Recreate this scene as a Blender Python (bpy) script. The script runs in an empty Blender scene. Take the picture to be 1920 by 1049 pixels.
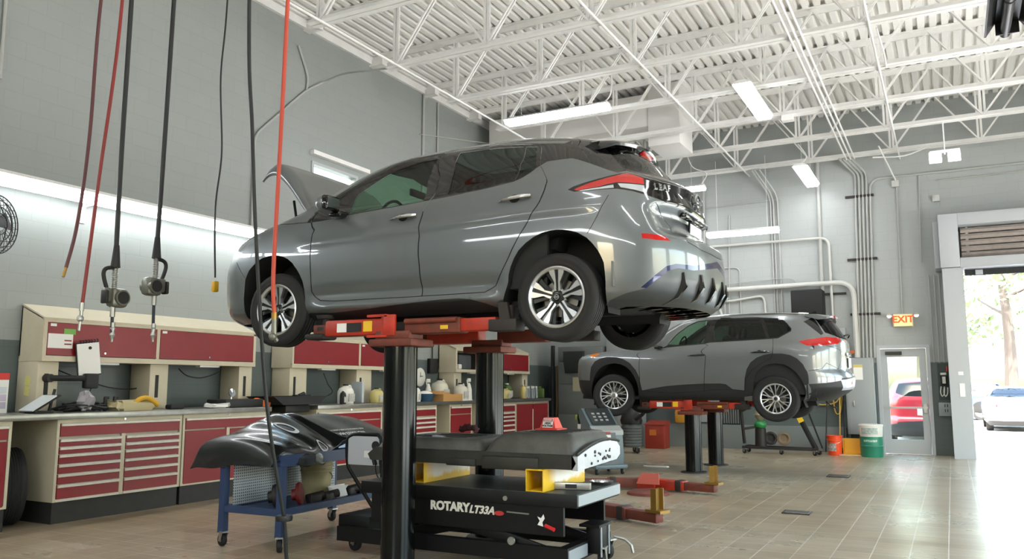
import bpy, bmesh, math, random
import numpy as np
from mathutils import Vector, Matrix
from mathutils.geometry import delaunay_2d_cdt

PI = math.pi
random.seed(7)
SC = bpy.context.scene
COL = SC.collection

# ---------------------------------------------------------------- camera
cam_d = bpy.data.cameras.new('camera')
cam = bpy.data.objects.new('camera', cam_d)
COL.objects.link(cam)
cam.location = (0, 0, 1.42)
cam.rotation_euler = (math.radians(97.366), 0, math.radians(28.012))
cam_d.sensor_fit = 'HORIZONTAL'
cam_d.sensor_width = 36
cam_d.lens = 36 * 1538.3 / 1920
cam_d.clip_end = 400
SC.camera = cam

# ---------------------------------------------------------------- sky, sun, exposure
world = bpy.data.worlds.new('sky')
SC.world = world
world.use_nodes = True
wn = world.node_tree.nodes
wl = world.node_tree.links
wn.clear()
wo = wn.new('ShaderNodeOutputWorld')
wb = wn.new('ShaderNodeBackground')
ws = wn.new('ShaderNodeTexSky')
ws.sky_type = 'NISHITA'
ws.sun_disc = False
ws.sun_elevation = math.radians(52)
ws.sun_rotation = math.radians(200)
ws.air_density = 1.6
ws.dust_density = 4.0
wb.inputs['Strength'].default_value = 1.15
wl.new(ws.outputs[0], wb.inputs[0])
wl.new(wb.outputs[0], wo.inputs[0])
sun_d = bpy.data.lights.new('sun', 'SUN')
sun_d.energy = 12.0
sun_d.angle = 0.02
sun_d.color = (1, .96, .9)
sun = bpy.data.objects.new('sun', sun_d)
COL.objects.link(sun)
sun.rotation_euler = (math.radians(36), 0, math.radians(20))
SC.view_settings.view_transform = 'Standard'
SC.view_settings.look = 'None'
SC.view_settings.exposure = 1.15
SC.view_settings.gamma = 1
SC.view_settings.use_curve_mapping = False
SC.cycles.use_denoising = True
SC.cycles.max_bounces = 8
SC.cycles.diffuse_bounces = 4
SC.cycles.glossy_bounces = 4
SC.cycles.transmission_bounces = 6
SC.cycles.transparent_max_bounces = 10
SC.cycles.caustics_reflective = False
SC.cycles.caustics_refractive = False
SC.cycles.sample_clamp_indirect = 6

# portals at the openings help the sky find its way in; they give no light of their own
def portal(x, y, z, sx, sy, rot):
    d = bpy.data.lights.new('sky_portal', 'AREA')
    d.shape = 'RECTANGLE'; d.size = sx; d.size_y = sy
    d.cycles.is_portal = True
    o = bpy.data.objects.new('sky_portal', d); COL.objects.link(o)
    o.location = (x, y, z); o.rotation_euler = rot
BAYS = [(2.0, 3.5), (6.2, 3.5), (10.3, 3.5), (14.4, 3.5)]   # open bay doors in the right wall
XR_WALL, XL_WALL, YB, YN = 5.0, -9.15, 19.2, -3.5
for yc, w in BAYS:
    portal(XR_WALL + .12, yc, 2.0, 4.0, w, (0, math.radians(90), 0))
portal(2.0, YB + .12, 1.9, 3.3, 3.8, (math.radians(-90), 0, 0))

# ---------------------------------------------------------------- materials
def lin(c):
    return tuple(((v / 255) / 12.92 if v / 255 <= .04045 else ((v / 255 + .055) / 1.055) ** 2.4) for v in c) + (1,)
MATS = {}
def mat(name, rgb, rough=.5, metal=0., coat=0., emit=0., spec=.5, trans=0., noise=None, bump=None, alpha=1.):
    """plain principled material; rgb as seen (0-255). noise=(scale, amount, rgb2): worn patches; bump=(scale, strength)"""
    if name in MATS: return MATS[name]
    m = bpy.data.materials.new(name); m.use_nodes = True
    nt = m.node_tree; b = nt.nodes['Principled BSDF']
    b.inputs['Base Color'].default_value = lin(rgb)
    b.inputs['Roughness'].default_value = rough
    b.inputs['Metallic'].default_value = metal
    b.inputs['Coat Weight'].default_value = coat
    b.inputs['Coat Roughness'].default_value = .04
    b.inputs['Specular IOR Level'].default_value = spec
    b.inputs['Transmission Weight'].default_value = trans
    b.inputs['Alpha'].default_value = alpha
    if emit:
        b.inputs['Emission Color'].default_value = lin(rgb)
        b.inputs['Emission Strength'].default_value = emit
    if noise or bump:
        tc = nt.nodes.new('ShaderNodeTexCoord')
    if noise:
        n = nt.nodes.new('ShaderNodeTexNoise'); n.inputs['Scale'].default_value = noise[0]
        n.inputs['Detail'].default_value = 6; n.inputs['Roughness'].default_value = .65
        r = nt.nodes.new('ShaderNodeValToRGB')
        r.color_ramp.elements[0].position = .5 - .18; r.color_ramp.elements[1].position = .5 + .22
        r.color_ramp.elements[0].color = (0, 0, 0, 1); r.color_ramp.elements[1].color = (1, 1, 1, 1)
        mx = nt.nodes.new('ShaderNodeMix'); mx.data_type = 'RGBA'
        ml = nt.nodes.new('ShaderNodeMath'); ml.operation = 'MULTIPLY'; ml.inputs[1].default_value = noise[1]
        nt.links.new(tc.outputs['Object'], n.inputs['Vector'])
        nt.links.new(n.outputs['Fac'], r.inputs[0]); nt.links.new(r.outputs[0], ml.inputs[0])
        nt.links.new(ml.outputs[0], mx.inputs[0])
        mx.inputs[6].default_value = lin(rgb); mx.inputs[7].default_value = lin(noise[2])
        nt.links.new(mx.outputs[2], b.inputs['Base Color'])
    if bump:
        n2 = nt.nodes.new('ShaderNodeTexNoise'); n2.inputs['Scale'].default_value = bump[0]
        n2.inputs['Detail'].default_value = 4
        bp = nt.nodes.new('ShaderNodeBump'); bp.inputs['Strength'].default_value = bump[1]; bp.inputs['Distance'].default_value = .01
        nt.links.new(tc.outputs['Object'], n2.inputs['Vector'])
        nt.links.new(n2.outputs['Fac'], bp.inputs['Height']); nt.links.new(bp.outputs[0], b.inputs['Normal'])
    MATS[name] = m
    return m
def glass_mat(name, tint, rough=.02, fac=.06):
    if name in MATS: return MATS[name]
    m = bpy.data.materials.new(name); m.use_nodes = True
    nt = m.node_tree; nt.nodes.clear()
    o = nt.nodes.new('ShaderNodeOutputMaterial'); mx = nt.nodes.new('ShaderNodeMixShader')
    t = nt.nodes.new('ShaderNodeBsdfTransparent'); g = nt.nodes.new('ShaderNodeBsdfGlossy')
    f = nt.nodes.new('ShaderNodeFresnel'); f.inputs[0].default_value = 1.5
    t.inputs[0].default_value = lin(tint); g.inputs['Roughness'].default_value = rough
    ge = nt.nodes.new('ShaderNodeNewGeometry'); su = nt.nodes.new('ShaderNodeMath'); su.operation = 'SUBTRACT'; su.inputs[0].default_value = 1
    mu = nt.nodes.new('ShaderNodeMath'); mu.operation = 'MULTIPLY'
    nt.links.new(ge.outputs['Backfacing'], su.inputs[1]); nt.links.new(su.outputs[0], mu.inputs[1]); nt.links.new(f.outputs[0], mu.inputs[0])
    nt.links.new(mu.outputs[0], mx.inputs[0]); nt.links.new(t.outputs[0], mx.inputs[1]); nt.links.new(g.outputs[0], mx.inputs[2])
    nt.links.new(mx.outputs[0], o.inputs[0])
    MATS[name] = m
    return m

# ---------------------------------------------------------------- mesh builder
WM = {}            # world matrices of the things' roots (set when made)
class B:
    """collects shapes in world coordinates, builds ONE mesh object"""
    def __init__(s): s.v = []; s.f = []; s.mi = []; s.m = 0; s.smooth = True
    def add(s, vs, fs):
        o = len(s.v); s.v += [tuple(p) for p in vs]; s.f += [tuple(i + o for i in f) for f in fs]; s.mi += [s.m] * len(fs)
        return s
    def box(s, c, size, rz=0., bev=0., rot=None):
        hx, hy, hz = size[0] / 2, size[1] / 2, size[2] / 2
        if bev:
            bm = bmesh.new(); bmesh.ops.create_cube(bm, size=1)
            for v in bm.verts: v.co = Vector((v.co.x * size[0], v.co.y * size[1], v.co.z * size[2]))
            bmesh.ops.bevel(bm, geom=bm.edges[:], offset=min(bev, hx * .9, hy * .9, hz * .9), segments=2, affect='EDGES', profile=.5)
            bm.verts.index_update()
            vs = [v.co.copy() for v in bm.verts]; fs = [[v.index for v in f.verts] for f in bm.faces]; bm.free()
        else:
            vs = [Vector((x, y, z)) for x in (-hx, hx) for y in (-hy, hy) for z in (-hz, hz)]
            fs = [(0, 1, 3, 2), (4, 6, 7, 5), (0, 4, 5, 1), (2, 3, 7, 6), (0, 2, 6, 4), (1, 5, 7, 3)]
        R = (rot if rot is not None else Matrix.Rotation(rz, 3, 'Z'))
        return s.add([R @ v + Vector(c) for v in vs], fs)
    def span(s, a, b, bev=0.):
        a, b = Vector(a), Vector(b); e = .0003 * ((len(s.v) // 8) % 5)      # a hair's difference keeps flush faces from coinciding
        return s.box((a + b) / 2, [abs(x) + e for x in (b - a)], bev=bev)
    def cyl(s, p0, p1, r, r2=None, n=20, cap=True):
        p0, p1 = Vector(p0), Vector(p1); r2 = r if r2 is None else r2
        d = (p1 - p0).normalized(); a = d.orthogonal().normalized(); b = d.cross(a)
        vs = []
        for p, q in ((p0, r), (p1, r2)):
            vs += [p + (a * math.cos(2 * PI * i / n) + b * math.sin(2 * PI * i / n)) * q for i in range(n)]
        fs = [(i, (i + 1) % n, n + (i + 1) % n, n + i) for i in range(n)]
        if cap: fs += [tuple(range(n))[::-1], tuple(range(n, 2 * n))]
        return s.add(vs, fs)
    def tube(s, pts, r, n=8, smooth=0, cap=True):
        pts = [Vector(p) for p in pts]
        if smooth: pts = spline(pts, smooth)
        rs = r if isinstance(r, (list, tuple)) else [r] * len(pts)
        if len(rs) != len(pts): rs = [rs[0] + (rs[-1] - rs[0]) * i / (len(pts) - 1) for i in range(len(pts))]
        d0 = (pts[1] - pts[0]).normalized(); a = d0.orthogonal().normalized(); vs = []
        for i, p in enumerate(pts):
            d = (pts[min(i + 1, len(pts) - 1)] - pts[max(i - 1, 0)]).normalized()
            a = (a - d * a.dot(d)); a = a.normalized() if a.length > 1e-6 else d.orthogonal().normalized()
            b = d.cross(a)
            vs += [p + (a * math.cos(2 * PI * k / n) + b * math.sin(2 * PI * k / n)) * rs[i] for k in range(n)]
        fs = [(i * n + k, i * n + (k + 1) % n, (i + 1) * n + (k + 1) % n, (i + 1) * n + k) for i in range(len(pts) - 1) for k in range(n)]
        if cap: fs += [tuple(range(n))[::-1], tuple(range(len(vs) - n, len(vs)))]
        return s.add(vs, fs)
    def lathe(s, prof, c, axis=(0, 0, 1), n=32, cap=False):
        """prof: [(radius, height)] about the axis through c"""
        c = Vector(c); d = Vector(axis).normalized(); a = d.orthogonal().normalized(); b = d.cross(a); vs = []
        for r, h in prof:
            vs += [c + d * h + (a * math.cos(2 * PI * k / n) + b * math.sin(2 * PI * k / n)) * r for k in range(n)]
        fs = [(i * n + k, i * n + (k + 1) % n, (i + 1) * n + (k + 1) % n, (i + 1) * n + k) for i in range(len(prof) - 1) for k in range(n)]
        if cap: fs += [tuple(range(n))[::-1], tuple(range(len(vs) - n, len(vs)))]
        return s.add(vs, fs)
    def prism(s, poly, o, ex, ey, h):
        """polygon (2d) in the frame o, ex, ey, extruded by the vector h"""
        o, ex, ey, h = Vector(o), Vector(ex), Vector(ey), Vector(h); n = len(poly)
        vs = [o + ex * x + ey * y for x, y in poly]; vs += [v + h for v in vs]
        fs = [(i, (i + 1) % n, n + (i + 1) % n, n + i) for i in range(n)] + [tuple(range(n))[::-1], tuple(range(n, 2 * n))]
        return s.add(vs, fs)
    def quad(s, a, b, c, d): return s.add([a, b, c, d], [(0, 1, 2, 3)])
    def ball(s, c, r, n=12, sc=(1, 1, 1)):
        prof = [(math.sin(PI * i / n) * r + 1e-5, -math.cos(PI * i / n) * r) for i in range(n + 1)]
        o = len(s.v); s.lathe(prof, (0, 0, 0), n=n + 4)
        for i in range(o, len(s.v)):
            v = s.v[i]; s.v[i] = (c[0] + v[0] * sc[0], c[1] + v[1] * sc[1], c[2] + v[2] * sc[2])
        return s
    def xf(s, M, o=0):
        for i in range(o, len(s.v)): s.v[i] = tuple(M @ Vector(s.v[i]))
        return s
    def obj(s, name, m, parent=None, sharp=.6, label=None):
        me = bpy.data.meshes.new(name)
        vs = s.v
        if parent is not None:
            inv = WM[parent.name].inverted(); vs = [inv @ Vector(p) for p in s.v]
        me.from_pydata([tuple(p) for p in vs], [], s.f)
        for x in (m if isinstance(m, (list, tuple)) else [m]): me.materials.append(x)
        if len(me.materials) > 1: me.polygons.foreach_set('material_index', s.mi)
        bm = bmesh.new(); bm.from_mesh(me); bmesh.ops.recalc_face_normals(bm, faces=bm.faces[:]); bm.to_mesh(me); bm.free()
        if s.smooth:
            me.polygons.foreach_set('use_smooth', [True] * len(me.polygons)); me.set_sharp_from_angle(angle=sharp)
        o = bpy.data.objects.new(name, me); COL.objects.link(o)
        if parent is not None: o.parent = parent
        WM[o.name] = WM[parent.name] if parent is not None else Matrix()
        if label: o['label'] = label
        return o
def spline(pts, k):
    pts = [Vector(p) for p in pts]; out = []
    for i in range(len(pts) - 1):
        p0, p1, p2, p3 = pts[max(i - 1, 0)], pts[i], pts[i + 1], pts[min(i + 2, len(pts) - 1)]
        for j in range(k):
            t = j / k
            out.append(.5 * ((2 * p1) + (p2 - p0) * t + (2 * p0 - 5 * p1 + 4 * p2 - p3) * t * t + (3 * p1 - p0 - 3 * p2 + p3) * t ** 3))
    return out + [pts[-1]]
def tag(o, label, cat, group=None):
    o['label'] = label; o['category'] = cat
    if group: o['group'] = group
    return o
def thing(name, label, cat, loc=(0, 0, 0), group=None, rz=0.):
    o = bpy.data.objects.new(name, None); COL.objects.link(o)
    o.location = loc; o.rotation_euler = (0, 0, rz); o.empty_display_size = .1
    WM[o.name] = Matrix.Translation(loc) @ Matrix.Rotation(rz, 4, 'Z')
    return tag(o, label, cat, group)
def structure(o):
    o['kind'] = 'structure'; return o
def dup(root, loc, rz=0., label=None):
    """a copy of a thing with copies of its parts and sub-parts"""
    def cp(o, par):
        c = o.copy(); COL.objects.link(c)
        if par is not None: c.parent = par
        for ch in o.children: cp(ch, c)
        return c
    r = cp(root, None); r.location = loc; r.rotation_euler = (0, 0, rz)
    WM[r.name] = Matrix.Translation(loc) @ Matrix.Rotation(rz, 4, 'Z')
    if label: r['label'] = label
    return r
def text(s, body, size, m, o, ex, ey, parent, name='lettering', ext=.002, align='CENTER', bold=0., shear=0.):
    """lettering as a mesh: o = anchor, ex = reading direction, ey = up"""
    c = bpy.data.curves.new('t', 'FONT'); c.body = body; c.size = size; c.extrude = ext; c.align_x = align; c.align_y = 'CENTER'
    c.offset = bold; c.shear = shear; c.resolution_u = 3
    t = bpy.data.objects.new('t', c); COL.objects.link(t)
    me = bpy.data.meshes.new_from_object(t.evaluated_get(bpy.context.evaluated_depsgraph_get()))
    bpy.data.objects.remove(t); bpy.data.curves.remove(c)
    ex, ey = Vector(ex).normalized(), Vector(ey).normalized(); ez = ex.cross(ey)
    M = Matrix((ex, ey, ez)).transposed().to_4x4(); M.translation = Vector(o)
    b = B(); b.smooth = False
    b.add([M @ v.co for v in me.vertices], [tuple(p.vertices) for p in me.polygons]); bpy.data.meshes.remove(me)
    return b.obj(name, m, parent)
# ================================================================ the room
def block_wall_mat(name, axis, upper, dado, dado_z):
    """painted concrete block: courses as bump, a darker painted band below dado_z"""
    m = bpy.data.materials.new(name); m.use_nodes = True
    nt = m.node_tree; b = nt.nodes['Principled BSDF']; L = nt.links.new; N = nt.nodes.new
    g = N('ShaderNodeNewGeometry'); sp = N('ShaderNodeSeparateXYZ'); L(g.outputs['Position'], sp.inputs[0])
    cb = N('ShaderNodeCombineXYZ'); L(sp.outputs[axis], cb.inputs[0]); L(sp.outputs['Z'], cb.inputs[1])
    br = N('ShaderNodeTexBrick'); L(cb.outputs[0], br.inputs['Vector'])
    br.inputs['Scale'].default_value = 1; br.inputs['Brick Width'].default_value = .41; br.inputs['Row Height'].default_value = .205
    br.inputs['Mortar Size'].default_value = .006; br.inputs['Mortar Smooth'].default_value = .4
    br.inputs['Color1'].default_value = (1, 1, 1, 1); br.inputs['Color2'].default_value = (.965, .965, .965, 1); br.inputs['Mortar'].default_value = (.88, .88, .88, 1)
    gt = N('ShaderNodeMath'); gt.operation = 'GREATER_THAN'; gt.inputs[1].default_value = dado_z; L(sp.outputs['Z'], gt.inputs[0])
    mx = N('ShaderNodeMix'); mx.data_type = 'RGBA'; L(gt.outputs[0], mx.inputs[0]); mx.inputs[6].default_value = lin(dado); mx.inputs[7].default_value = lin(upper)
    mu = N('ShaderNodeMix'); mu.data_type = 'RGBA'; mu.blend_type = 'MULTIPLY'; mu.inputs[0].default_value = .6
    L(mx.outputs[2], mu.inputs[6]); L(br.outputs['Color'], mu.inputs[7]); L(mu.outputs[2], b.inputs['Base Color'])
    b.inputs['Roughness'].default_value = .42
    n = N('ShaderNodeTexNoise'); n.inputs['Scale'].default_value = 60; L(g.outputs['Position'], n.inputs['Vector'])
    ad = N('ShaderNodeMath'); ad.operation = 'MULTIPLY_ADD'; L(n.outputs['Fac'], ad.inputs[0]); ad.inputs[1].default_value = .12
    iv = N('ShaderNodeMath'); iv.operation = 'SUBTRACT'; iv.inputs[0].default_value = 1; L(br.outputs['Fac'], iv.inputs[1]); L(iv.outputs[0], ad.inputs[2])
    bp = N('ShaderNodeBump'); bp.inputs['Strength'].default_value = .2; bp.inputs['Distance'].default_value = .005; L(ad.outputs[0], bp.inputs['Height']); L(bp.outputs[0], b.inputs['Normal'])
    return m
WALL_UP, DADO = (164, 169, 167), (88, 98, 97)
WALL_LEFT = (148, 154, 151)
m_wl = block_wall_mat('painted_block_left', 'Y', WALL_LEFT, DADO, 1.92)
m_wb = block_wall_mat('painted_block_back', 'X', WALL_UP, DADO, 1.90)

def floor_mat():
    m = bpy.data.materials.new('quarry_tile_floor'); m.use_nodes = True
    nt = m.node_tree; b = nt.nodes['Principled BSDF']; L = nt.links.new; N = nt.nodes.new
    g = N('ShaderNodeNewGeometry')
    mp = N('ShaderNodeMapping'); mp.inputs['Location'].default_value = (.11, .03, 0); L(g.outputs['Position'], mp.inputs[0])
    br = N('ShaderNodeTexBrick'); L(mp.outputs[0], br.inputs['Vector']); br.offset = 0
    br.inputs['Scale'].default_value = 1; br.inputs['Brick Width'].default_value = .29; br.inputs['Row Height'].default_value = .29
    br.inputs['Mortar Size'].default_value = .0055; br.inputs['Mortar Smooth'].default_value = .15; br.inputs['Bias'].default_value = 0
    br.inputs['Color1'].default_value = lin((176, 163, 138)); br.inputs['Color2'].default_value = lin((158, 145, 122)); br.inputs['Mortar'].default_value = lin((205, 197, 184))
    # grime: large soft stains and a streaky sheen
    n1 = N('ShaderNodeTexNoise'); n1.inputs['Scale'].default_value = .55; n1.inputs['Detail'].default_value = 8; n1.inputs['Roughness'].default_value = .62; L(g.outputs['Position'], n1.inputs['Vector'])
    r1 = N('ShaderNodeMapRange'); r1.inputs[1].default_value = .42; r1.inputs[2].default_value = .72; L(n1.outputs['Fac'], r1.inputs[0])
    mx = N('ShaderNodeMix'); mx.data_type = 'RGBA'; mx.blend_type = 'MULTIPLY'; L(r1.outputs[0], mx.inputs[0]); mx.inputs[7].default_value = (.72, .63, .50, 1)
    L(br.outputs['Color'], mx.inputs[6])
    mp2 = N('ShaderNodeMapping'); mp2.inputs['Scale'].default_value = (1.2, 14, 1); L(g.outputs['Position'], mp2.inputs[0])
    n2 = N('ShaderNodeTexNoise'); n2.inputs['Scale'].default_value = 1.6; n2.inputs['Detail'].default_value = 5; L(mp2.outputs[0], n2.inputs['Vector'])
    mx2 = N('ShaderNodeMix'); mx2.data_type = 'RGBA'; mx2.blend_type = 'MULTIPLY'; mx2.inputs[0].default_value = .55
    r2 = N('ShaderNodeValToRGB'); r2.color_ramp.elements[0].position = .3; r2.color_ramp.elements[1].position = .62; r2.color_ramp.elements[0].color = (.62, .6, .57, 1); r2.color_ramp.elements[1].color = (1, 1, 1, 1)
    L(n2.outputs['Fac'], r2.inputs[0]); L(mx.outputs[2], mx2.inputs[6]); L(r2.outputs[0], mx2.inputs[7]); L(mx2.outputs[2], b.inputs['Base Color'])
    rr = N('ShaderNodeMapRange'); rr.inputs[3].default_value = .17; rr.inputs[4].default_value = .42; L(n1.outputs['Fac'], rr.inputs[0]); L(rr.outputs[0], b.inputs['Roughness'])
    iv = N('ShaderNodeMath'); iv.operation = 'SUBTRACT'; iv.inputs[0].default_value = 1; L(br.outputs['Fac'], iv.inputs[1])
    ad = N('ShaderNodeMath'); ad.operation = 'MULTIPLY_ADD'; L(n2.outputs['Fac'], ad.inputs[0]); ad.inputs[1].default_value = .35; L(iv.outputs[0], ad.inputs[2])
    bp = N('ShaderNodeBump'); bp.inputs['Strength'].default_value = .25; bp.inputs['Distance'].default_value = .006; L(ad.outputs[0], bp.inputs['Height']); L(bp.outputs[0], b.inputs['Normal'])
    return m
M_white = mat('white_painted_steel', (242, 241, 238), .45, noise=(3, .25, (196, 194, 190)))
M_deck = mat('white_painted_deck', (244, 242, 238), .55, noise=(1.5, .3, (230, 227, 222)))
M_frame = mat('pale_grey_door_frame', (176, 181, 184), .4)
M_plainwall = mat('unseen_wall_paint', (181, 182, 178), .6)

structure(B().span((XL_WALL - .2, YN - .2, -.2), (XR_WALL + .2, YB + .2, 0)).obj('floor', floor_mat()))
# left wall with its high window
WIN = (10.12, 11.32, 3.95, 5.12)
b = B()
for y0, y1, z0, z1 in ((YN, WIN[0], 0, 7.7), (WIN[1], YB + .2, 0, 7.7), (WIN[0], WIN[1], 0, WIN[2]), (WIN[0], WIN[1], WIN[3], 7.7)):
    b.span((XL_WALL - .2, y0, z0), (XL_WALL, y1, z1))
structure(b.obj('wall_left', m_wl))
# back wall with the exit door and the bay door
DR = (-1.39, -.37, 2.27); GD = (.33, 3.75, 3.85)
b = B()
for x0, x1, z0, z1 in ((XL_WALL, DR[0], 0, 7.7), (DR[0], DR[1], DR[2], 7.7), (DR[1], GD[0], 0, 7.7), (GD[0], GD[1], GD[2], 7.7), (GD[1], XR_WALL + .2, 0, 7.7)):
    b.span((x0, YB, z0), (x1, YB + .2, z1))
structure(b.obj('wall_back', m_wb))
# right wall: open bay doors beside the lifts
b = B(); y = YN
for yc, w in BAYS:
    b.span((XR_WALL, y, 0), (XR_WALL + .2, yc - w / 2, 7.7)); b.span((XR_WALL, yc - w / 2, 4.0), (XR_WALL + .2, yc + w / 2, 7.7)); y = yc + w / 2
b.span((XR_WALL, y, 0), (XR_WALL + .2, YB, 7.7))
structure(b.obj('wall_right', M_plainwall))
b = B()
for x0, x1, z0, z1 in ((XL_WALL, -3.6, 0, 7.7), (-3.6, -1.4, 0, 2.2), (-3.6, -1.4, 3.6, 7.7), (-1.4, XR_WALL, 0, 7.7)):
    b.span((x0, YN - .2, z0), (x1, YN, z1))
structure(b.obj('wall_near', M_plainwall))
# fluted roof deck, flutes running away from the camera
b = B(); zd = 7.46; pit = .18; x = XL_WALL; prof = []
while x < XR_WALL + .3:
    prof += [(x, zd), (x + .095, zd), (x + .108, zd + .065), (x + .167, zd + .065)]; x += pit
n = len(prof)
b.add([(p[0], YN, p[1]) for p in prof] + [(p[0], YB + .2, p[1]) for p in prof], [(i, i + 1, n + i + 1, n + i) for i in range(n - 1)])
b.span((XL_WALL - .2, YN - .2, zd + .07), (XR_WALL + .2, YB + .2, zd + .17))
structure(b.obj('ceiling', M_deck, sharp=.3))
# pale ledger along the top of the left wall
structure(B().span((XL_WALL, YN, 7.30), (XL_WALL + .06, YB, 7.44)).obj('trim_1', M_white))

# ---------------------------------------------------------------- roof joists
JY = [18.6, 16.85, 15.13, 13.4, 11.65, 9.9, 8.15, 6.4]
JN = ['nearest the back wall', 'second from the back wall', 'third from the back wall', 'fourth from the back wall', 'fifth from the back wall', 'sixth from the back wall', 'seventh from the back wall', 'eighth from the back wall, at the top of the photo']
ZB, ZT = 6.30, 7.40
def angle_pair(b, x0, x1, y, z, up):
    for sgn in (-1, 1):
        b.span((x0, y + sgn * .012, z), (x1, y + sgn * .095, z + .010))
        b.span((x0, y + sgn * .012, z), (x1, y + sgn * .022, z + up * .09))
def make_joist():
    t = thing('roof_joist', '', 'roof joist', (0, 0, ZB), 'white steel roof joists')
    b = B(); b.smooth = False; angle_pair(b, -7.45, XR_WALL, 0, ZB, 1); b.obj('bottom_chord', M_white, t)
    b = B(); b.smooth = False; angle_pair(b, XL_WALL, XR_WALL, 0, ZT + .05, -1); b.span((XL_WALL, -.07, ZT - .14), (XL_WALL + .3, .07, ZT - .02)); b.obj('top_chord', M_white, t)
    P = 1.62; x = -7.3; k = 0
    while x < XR_WALL - .4:
        w = B(); w.smooth = False
        w.span((x - .05, -.02, ZB + .02), (x - .012, .02, ZT + .02)).span((x + .012, -.02, ZB + .02), (x + .05, .02, ZT + .02)).obj('web_post', M_white, t)
        for s in (-1, 1):
            xa, xb = x, x + s * P / 2
            if xb > XR_WALL or (k == 0 and s < 0): continue
            d = B(); d.smooth = False
            for o in (-.03, .03):
                v = Vector((xb - xa, 0, ZT - ZB)); rot = v.to_track_quat('Z', 'Y').to_matrix()
                d.box((Vector((xa, o, ZB + .02)) + Vector((xb, o, ZT + .02))) / 2, (.030, .024, v.length), rot=rot)
            d.obj('web_diagonal', M_white, t)
        x += P; k += 1
    return t
j0 = make_joist()
for i, y in enumerate(JY):
    lab = 'white open-web steel roof joist, ' + JN[i]
    if i == 0: j0.location = (0, y, ZB); WM[j0.name] = Matrix.Translation((0, y, ZB)); j0['label'] = lab
    else: dup(j0, (0, y, ZB), 0, lab)
# bridging rails running away along the bottom and top chords
for i, (x, z) in enumerate(((-7.2, 6.33), (-3.9, 6.33), (-.7, 6.33))):
    o = B().cyl((x, 5.6, z - .045), (x, YB, z - .045), .018, n=8).obj('bridging_rod', M_white)
    tag(o, ['white bridging rod under the joists along the left wall', 'white bridging rod under the joists above the charcoal hatchback', 'white bridging rod under the joists above the open floor'][i], 'roof bracing', 'bridging rods')
# ---------------------------------------------------------------- bay door casing, exit door
b = B()
b.span((-.04, 18.45, 0), (.20, YB, 3.75)).span((.20, 18.45, 0), (.33, YB, 3.75)).obj('trim_2', M_frame)['kind'] = 'structure'
t = thing('overhead_door', 'rolled-up overhead door in its pale steel housing above the bay opening', 'overhead door', (1.9, 18.8, 3.75))
b = B(); b.span((-.06, 18.40, 3.76), (.29, YB - .01, 4.84), bev=.01).span((-.16, 18.62, 3.78), (-.06, YB - .01, 4.74), bev=.01)
b.span((.29, 18.40, 4.60), (4.2, YB - .01, 4.84), bev=.01).span((.29, 18.40, 3.74), (4.2, YB - .01, 3.94), bev=.01)
b.obj('housing', M_frame, t)
M_slat = mat('weathered_door_slat', (168, 158, 150), .5, noise=(6, .5, (120, 112, 106)))
for k in range(5):
    z = 3.98 + k * .125
    b = B(); b.prism([(0, 0), (.06, .0), (.10, .05), (.06, .1), (0, .1)], (.33, 18.75, z), (0, -1, 0), (0, 0, 1), (3.8, 0, 0)); b.obj('door_slat', M_slat, t)
B().span((.42, 18.70, 3.94), (.47, 18.74, 4.6)).obj('slat_guide', M_frame, t)
B().span((.36, 18.78, 3.62), (3.8, 18.84, 3.74)).obj('bottom_bar', mat('dark_rubber', (40, 42, 42), .8), t)
b = B(); b.span((.55, 18.74, 3.63), (.68, 18.79, 3.72)); b.obj('lift_handle', M_frame, t)
# marks on the casing
for z0, z1, x0, lb in ((1.62, 1.69, .12, 'small white notice on the pale casing beside the bay opening'), (1.20, 1.46, .13, 'tall white notice under a smaller one on the bay casing')):
    tag(B().span((x0, 18.44, z0), (x0 + .09, 18.45, z1)).obj('notice', mat('white_paper', (236, 236, 232), .7)), lb, 'notice')
# exit door
M_glass = glass_mat('clear_glass', (236, 244, 240))
t = thing('door_1', 'white framed glass exit door under the exit sign', 'door', (-.88, YB, 0)); t['kind'] = 'structure'
b = B()
b.span((DR[0], YB - .04, 0), (DR[0] + .07, YB + .16, DR[2])).span((DR[1] - .07, YB - .04, 0), (DR[1], YB + .16, DR[2])).span((DR[0], YB - .04, DR[2] - .07), (DR[1], YB + .16, DR[2])); b.obj('frame', M_frame, t)
b = B(); x0, x1 = DR[0] + .075, DR[1] - .075
b.span((x0, YB, .01), (x0 + .13, YB + .05, 2.19)).span((x1 - .13, YB, .01), (x1, YB + .05, 2.19)).span((x0, YB, .01), (x1, YB + .05, .30)).span((x0, YB, 2.02), (x1, YB + .05, 2.19)); b.obj('leaf', M_frame, t)
B().span((x0 + .12, YB + .02, .29), (x1 - .12, YB + .03, 2.03)).obj('pane', M_glass, t)
B().span((x0 + .02, YB - .05, .94), (x1 - .02, YB - .02, .98)).span((x1 - .1, YB - .05, .86), (x1 - .04, YB, 1.04)).obj('push_bar', mat('brushed_aluminium', (190, 190, 188), .35, .8), t)
B().span((x0 + .1, YB - .07, 2.06), (x0 + .42, YB - .01, 2.13)).obj('door_closer', mat('dark_bronze', (52, 50, 46), .5), t)
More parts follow.
